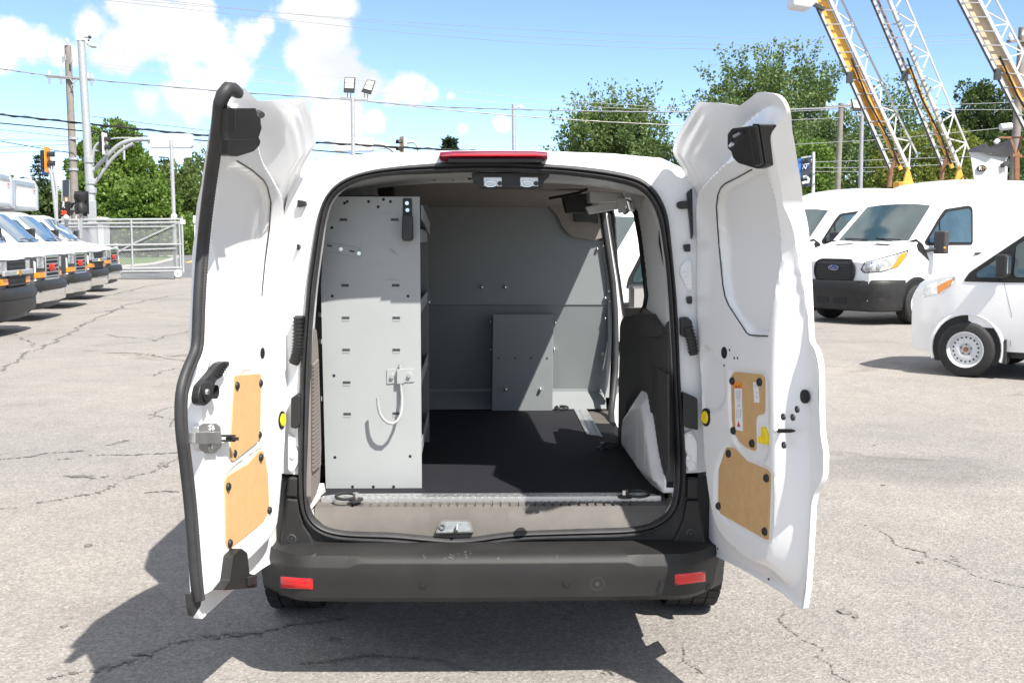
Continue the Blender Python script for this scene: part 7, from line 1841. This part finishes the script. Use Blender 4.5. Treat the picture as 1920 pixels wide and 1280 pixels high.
c = at(1841, 316, 29.98); mb = MB(); mb.prism([c + Vector((0.135 * math.cos(6.283 * k / 20), 0, 0.085 * math.sin(6.283 * k / 20))) for k in range(20)], (0, 0.02, 0)); mb.build('bucket_badge', 'print_dark', T2)
text_obj('R', 0.15, 'sign_white', T2, at(1838, 316, 29.96), (1, 0, 0), (0, 0, 1), 0.008, 'badge_lettering'); text_obj('M', 0.13, 'gold', T2, at(1845.5, 316, 29.96), (1, 0, 0), (0, 0, 1), 0.008, 'badge_lettering')
mb = MB(); mb.bar(at(1879, 311, 30.2), at(1890, 305, 30.4), 0.10, 0.10); mb.bar(at(1890, 298, 30.4), at(1891, 314, 30.4), 0.05, 0.05); mb.build('bucket_latch', 'dark_metal', T2)
mb = MB(); mb.bar(at(1872, 258, 31.2), at(1930, 258, 31.2), 0.05, 0.05); mb.bar(at(1895, 261, 31.2), at(1905, 290, 31.2), 0.06, 0.06); mb.bar(at(1915, 258, 31.2), at(1908, 290, 31.2), 0.06, 0.06); mb.bar(at(1898, 291, 31.2), at(1935, 294, 31.2), 0.09, 0.09); mb.bar(at(1906, 292, 31.2), at(1906, 360, 31.3), 0.12, 0.12); mb.build('bucket_arm', 'rust_brown', T2)
mb = MB(); mb.bar(at(1866, 268, 30.9), at(1872, 262, 30.9), 0.12, 0.10); mb.build('bucket_lamp', 'white_metal', T2)

# ================================================================== overhead wires (long spans with a little sag)
WG = 'overhead wires crossing the sky'
def span(label, px, D, r, m, group=WG, twist=0):
    pts = [at(a, b, d if isinstance(D, str) else D) for a, b, *d in px]; out = []
    for i in range(len(pts) - 1):
        for k in range(6): out.append(pts[i].lerp(pts[i + 1], k / 6))
    out.append(pts[-1])
    for _ in range(3):
        q_ = [out[0]] + [(out[i - 1] + out[i] * 2 + out[i + 1]) / 4 for i in range(1, len(out) - 1)] + [out[-1]]; out = q_
    mb = MB(); mb.tube(out, r * 0.75, 6)
    if twist:
        fine = [out[i].lerp(out[i + 1], k / 4) for i in range(len(out) - 1) for k in range(4)]
        tw = [p + Vector((0, 0.4 * r, r * 0.8 * math.sin(i * 0.9))) for i, p in enumerate(fine)]; mb.tube(tw, r * 0.5, 5)
    o = mb.build('overhead_wire', m, smooth=60); tag(o, label, 'wire', group); return o
span('thick black cable, upper of the pair passing behind both doors', [(-60, 208), (0, 215), (200, 236), (400, 256), (590, 267), (760, 277), (900, 284), (1100, 290)], 46, 0.050, 'cable_black', twist=1)
span('thick black cable, lower of the pair passing behind both doors', [(-60, 226), (0, 231), (200, 250), (400, 265), (590, 282), (700, 291), (900, 300)], 46, 0.036, 'cable_black')
span('black cable sagging between the lowest pair of cables and the box vans', [(-40, 256), (0, 265), (70, 277), (138, 288)], 50, 0.025, 'cable_black')
span('twisted grey cable passing the crossarm and the twin floodlights', [(-40, 123), (0, 129), (90, 142), (175, 150), (400, 170), (640, 186), (800, 200), (960, 205), (1120, 209), (1300, 211), (1570, 203)], 48, 0.030, 'cable_grey', twist=1)
span('pale twisted cable just below the grey twisted one', [(690, 189), (800, 203), (960, 217), (1120, 228), (1290, 236)], 48, 0.024, 'cable_pale', twist=1)
LBL = ['uppermost of the three thin parallel wires high across the sky', 'middle one of the three thin parallel wires high across the sky', 'lowest of the three thin parallel wires high across the sky',
       'faint wire reaching the top of the wooden pole', 'faint wire crossing just above the crossarm of the wooden pole', 'faint wire running right from the steel mast before the clouds',
       'thin wire passing just under the lower thick cable at the left', 'thin level wire meeting the wooden pole below the thick cables', 'thin wire rising to the wooden pole below the level one', 'lowest thin wire reaching the wooden pole', 'thin wire sagging from the steel mast toward the left door', 'thin wire just below the thick cables right of the left door',
       'topmost wire ending at the crossarm before the tallest tree', 'second wire at the crossarm before the tallest tree', 'short wire below the crossarm before the tallest tree', 'wire slanting up from the tallest tree behind the booms', 'wire level with the black sign, uppermost there', 'wire level with the black sign, middle one there', 'wire level with the black sign, lowest there']
for px in ([(150, -8), (380, 12), (640, 34), (960, 54), (1200, 66), (1400, 72), (1560, 74), (1830, 64), (1930, 58)], [(255, -5), (480, 20), (720, 44), (960, 68), (1200, 80), (1400, 84), (1600, 82), (1830, 75)], [(100, -10), (300, 12), (520, 36), (760, 62), (960, 79), (1200, 90), (1400, 93), (1600, 92), (1830, 80)]):
    span(LBL.pop(0), px, 60, 0.017, 'cable_grey', 'three parallel wires high across the sky')
for px in ([(-30, 86), (120, 80), (170, 89), (400, 112), (700, 155), (960, 183), (1290, 204)], [(-30, 98), (130, 122), (400, 145), (700, 175), (960, 195), (1290, 208)], [(170, 118), (430, 145), (700, 172), (930, 192)]):
    span(LBL.pop(0), px, 52, 0.012, 'cable_pale', 'faint wires before the clouds')
for px in ([(-30, 240), (140, 258), (230, 271), (330, 290)], [(-30, 262), (130, 264)], [(-30, 278), (130, 271)], [(-30, 287), (60, 285), (135, 284)], [(170, 218), (260, 230), (400, 246)], [(590, 300), (660, 306), (720, 309)]):
    span(LBL.pop(0), px, 51, 0.014, 'cable_black', 'thin wires around the left poles')
for px in ([(1470, 205), (1575, 201), (1720, 198), (1860, 194), (1930, 190)], [(1470, 210), (1575, 205), (1700, 206), (1900, 206)], [(1470, 226), (1575, 221)], [(1480, 272), (1540, 268), (1640, 263), (1740, 254), (1900, 238)], [(1480, 305), (1600, 302), (1720, 297), (1900, 292)], [(1480, 314), (1640, 315), (1780, 308)], [(1480, 322), (1640, 322)]):
    span(LBL.pop(0), px, 50, 0.020, 'cable_grey', 'wires before the right-hand trees')
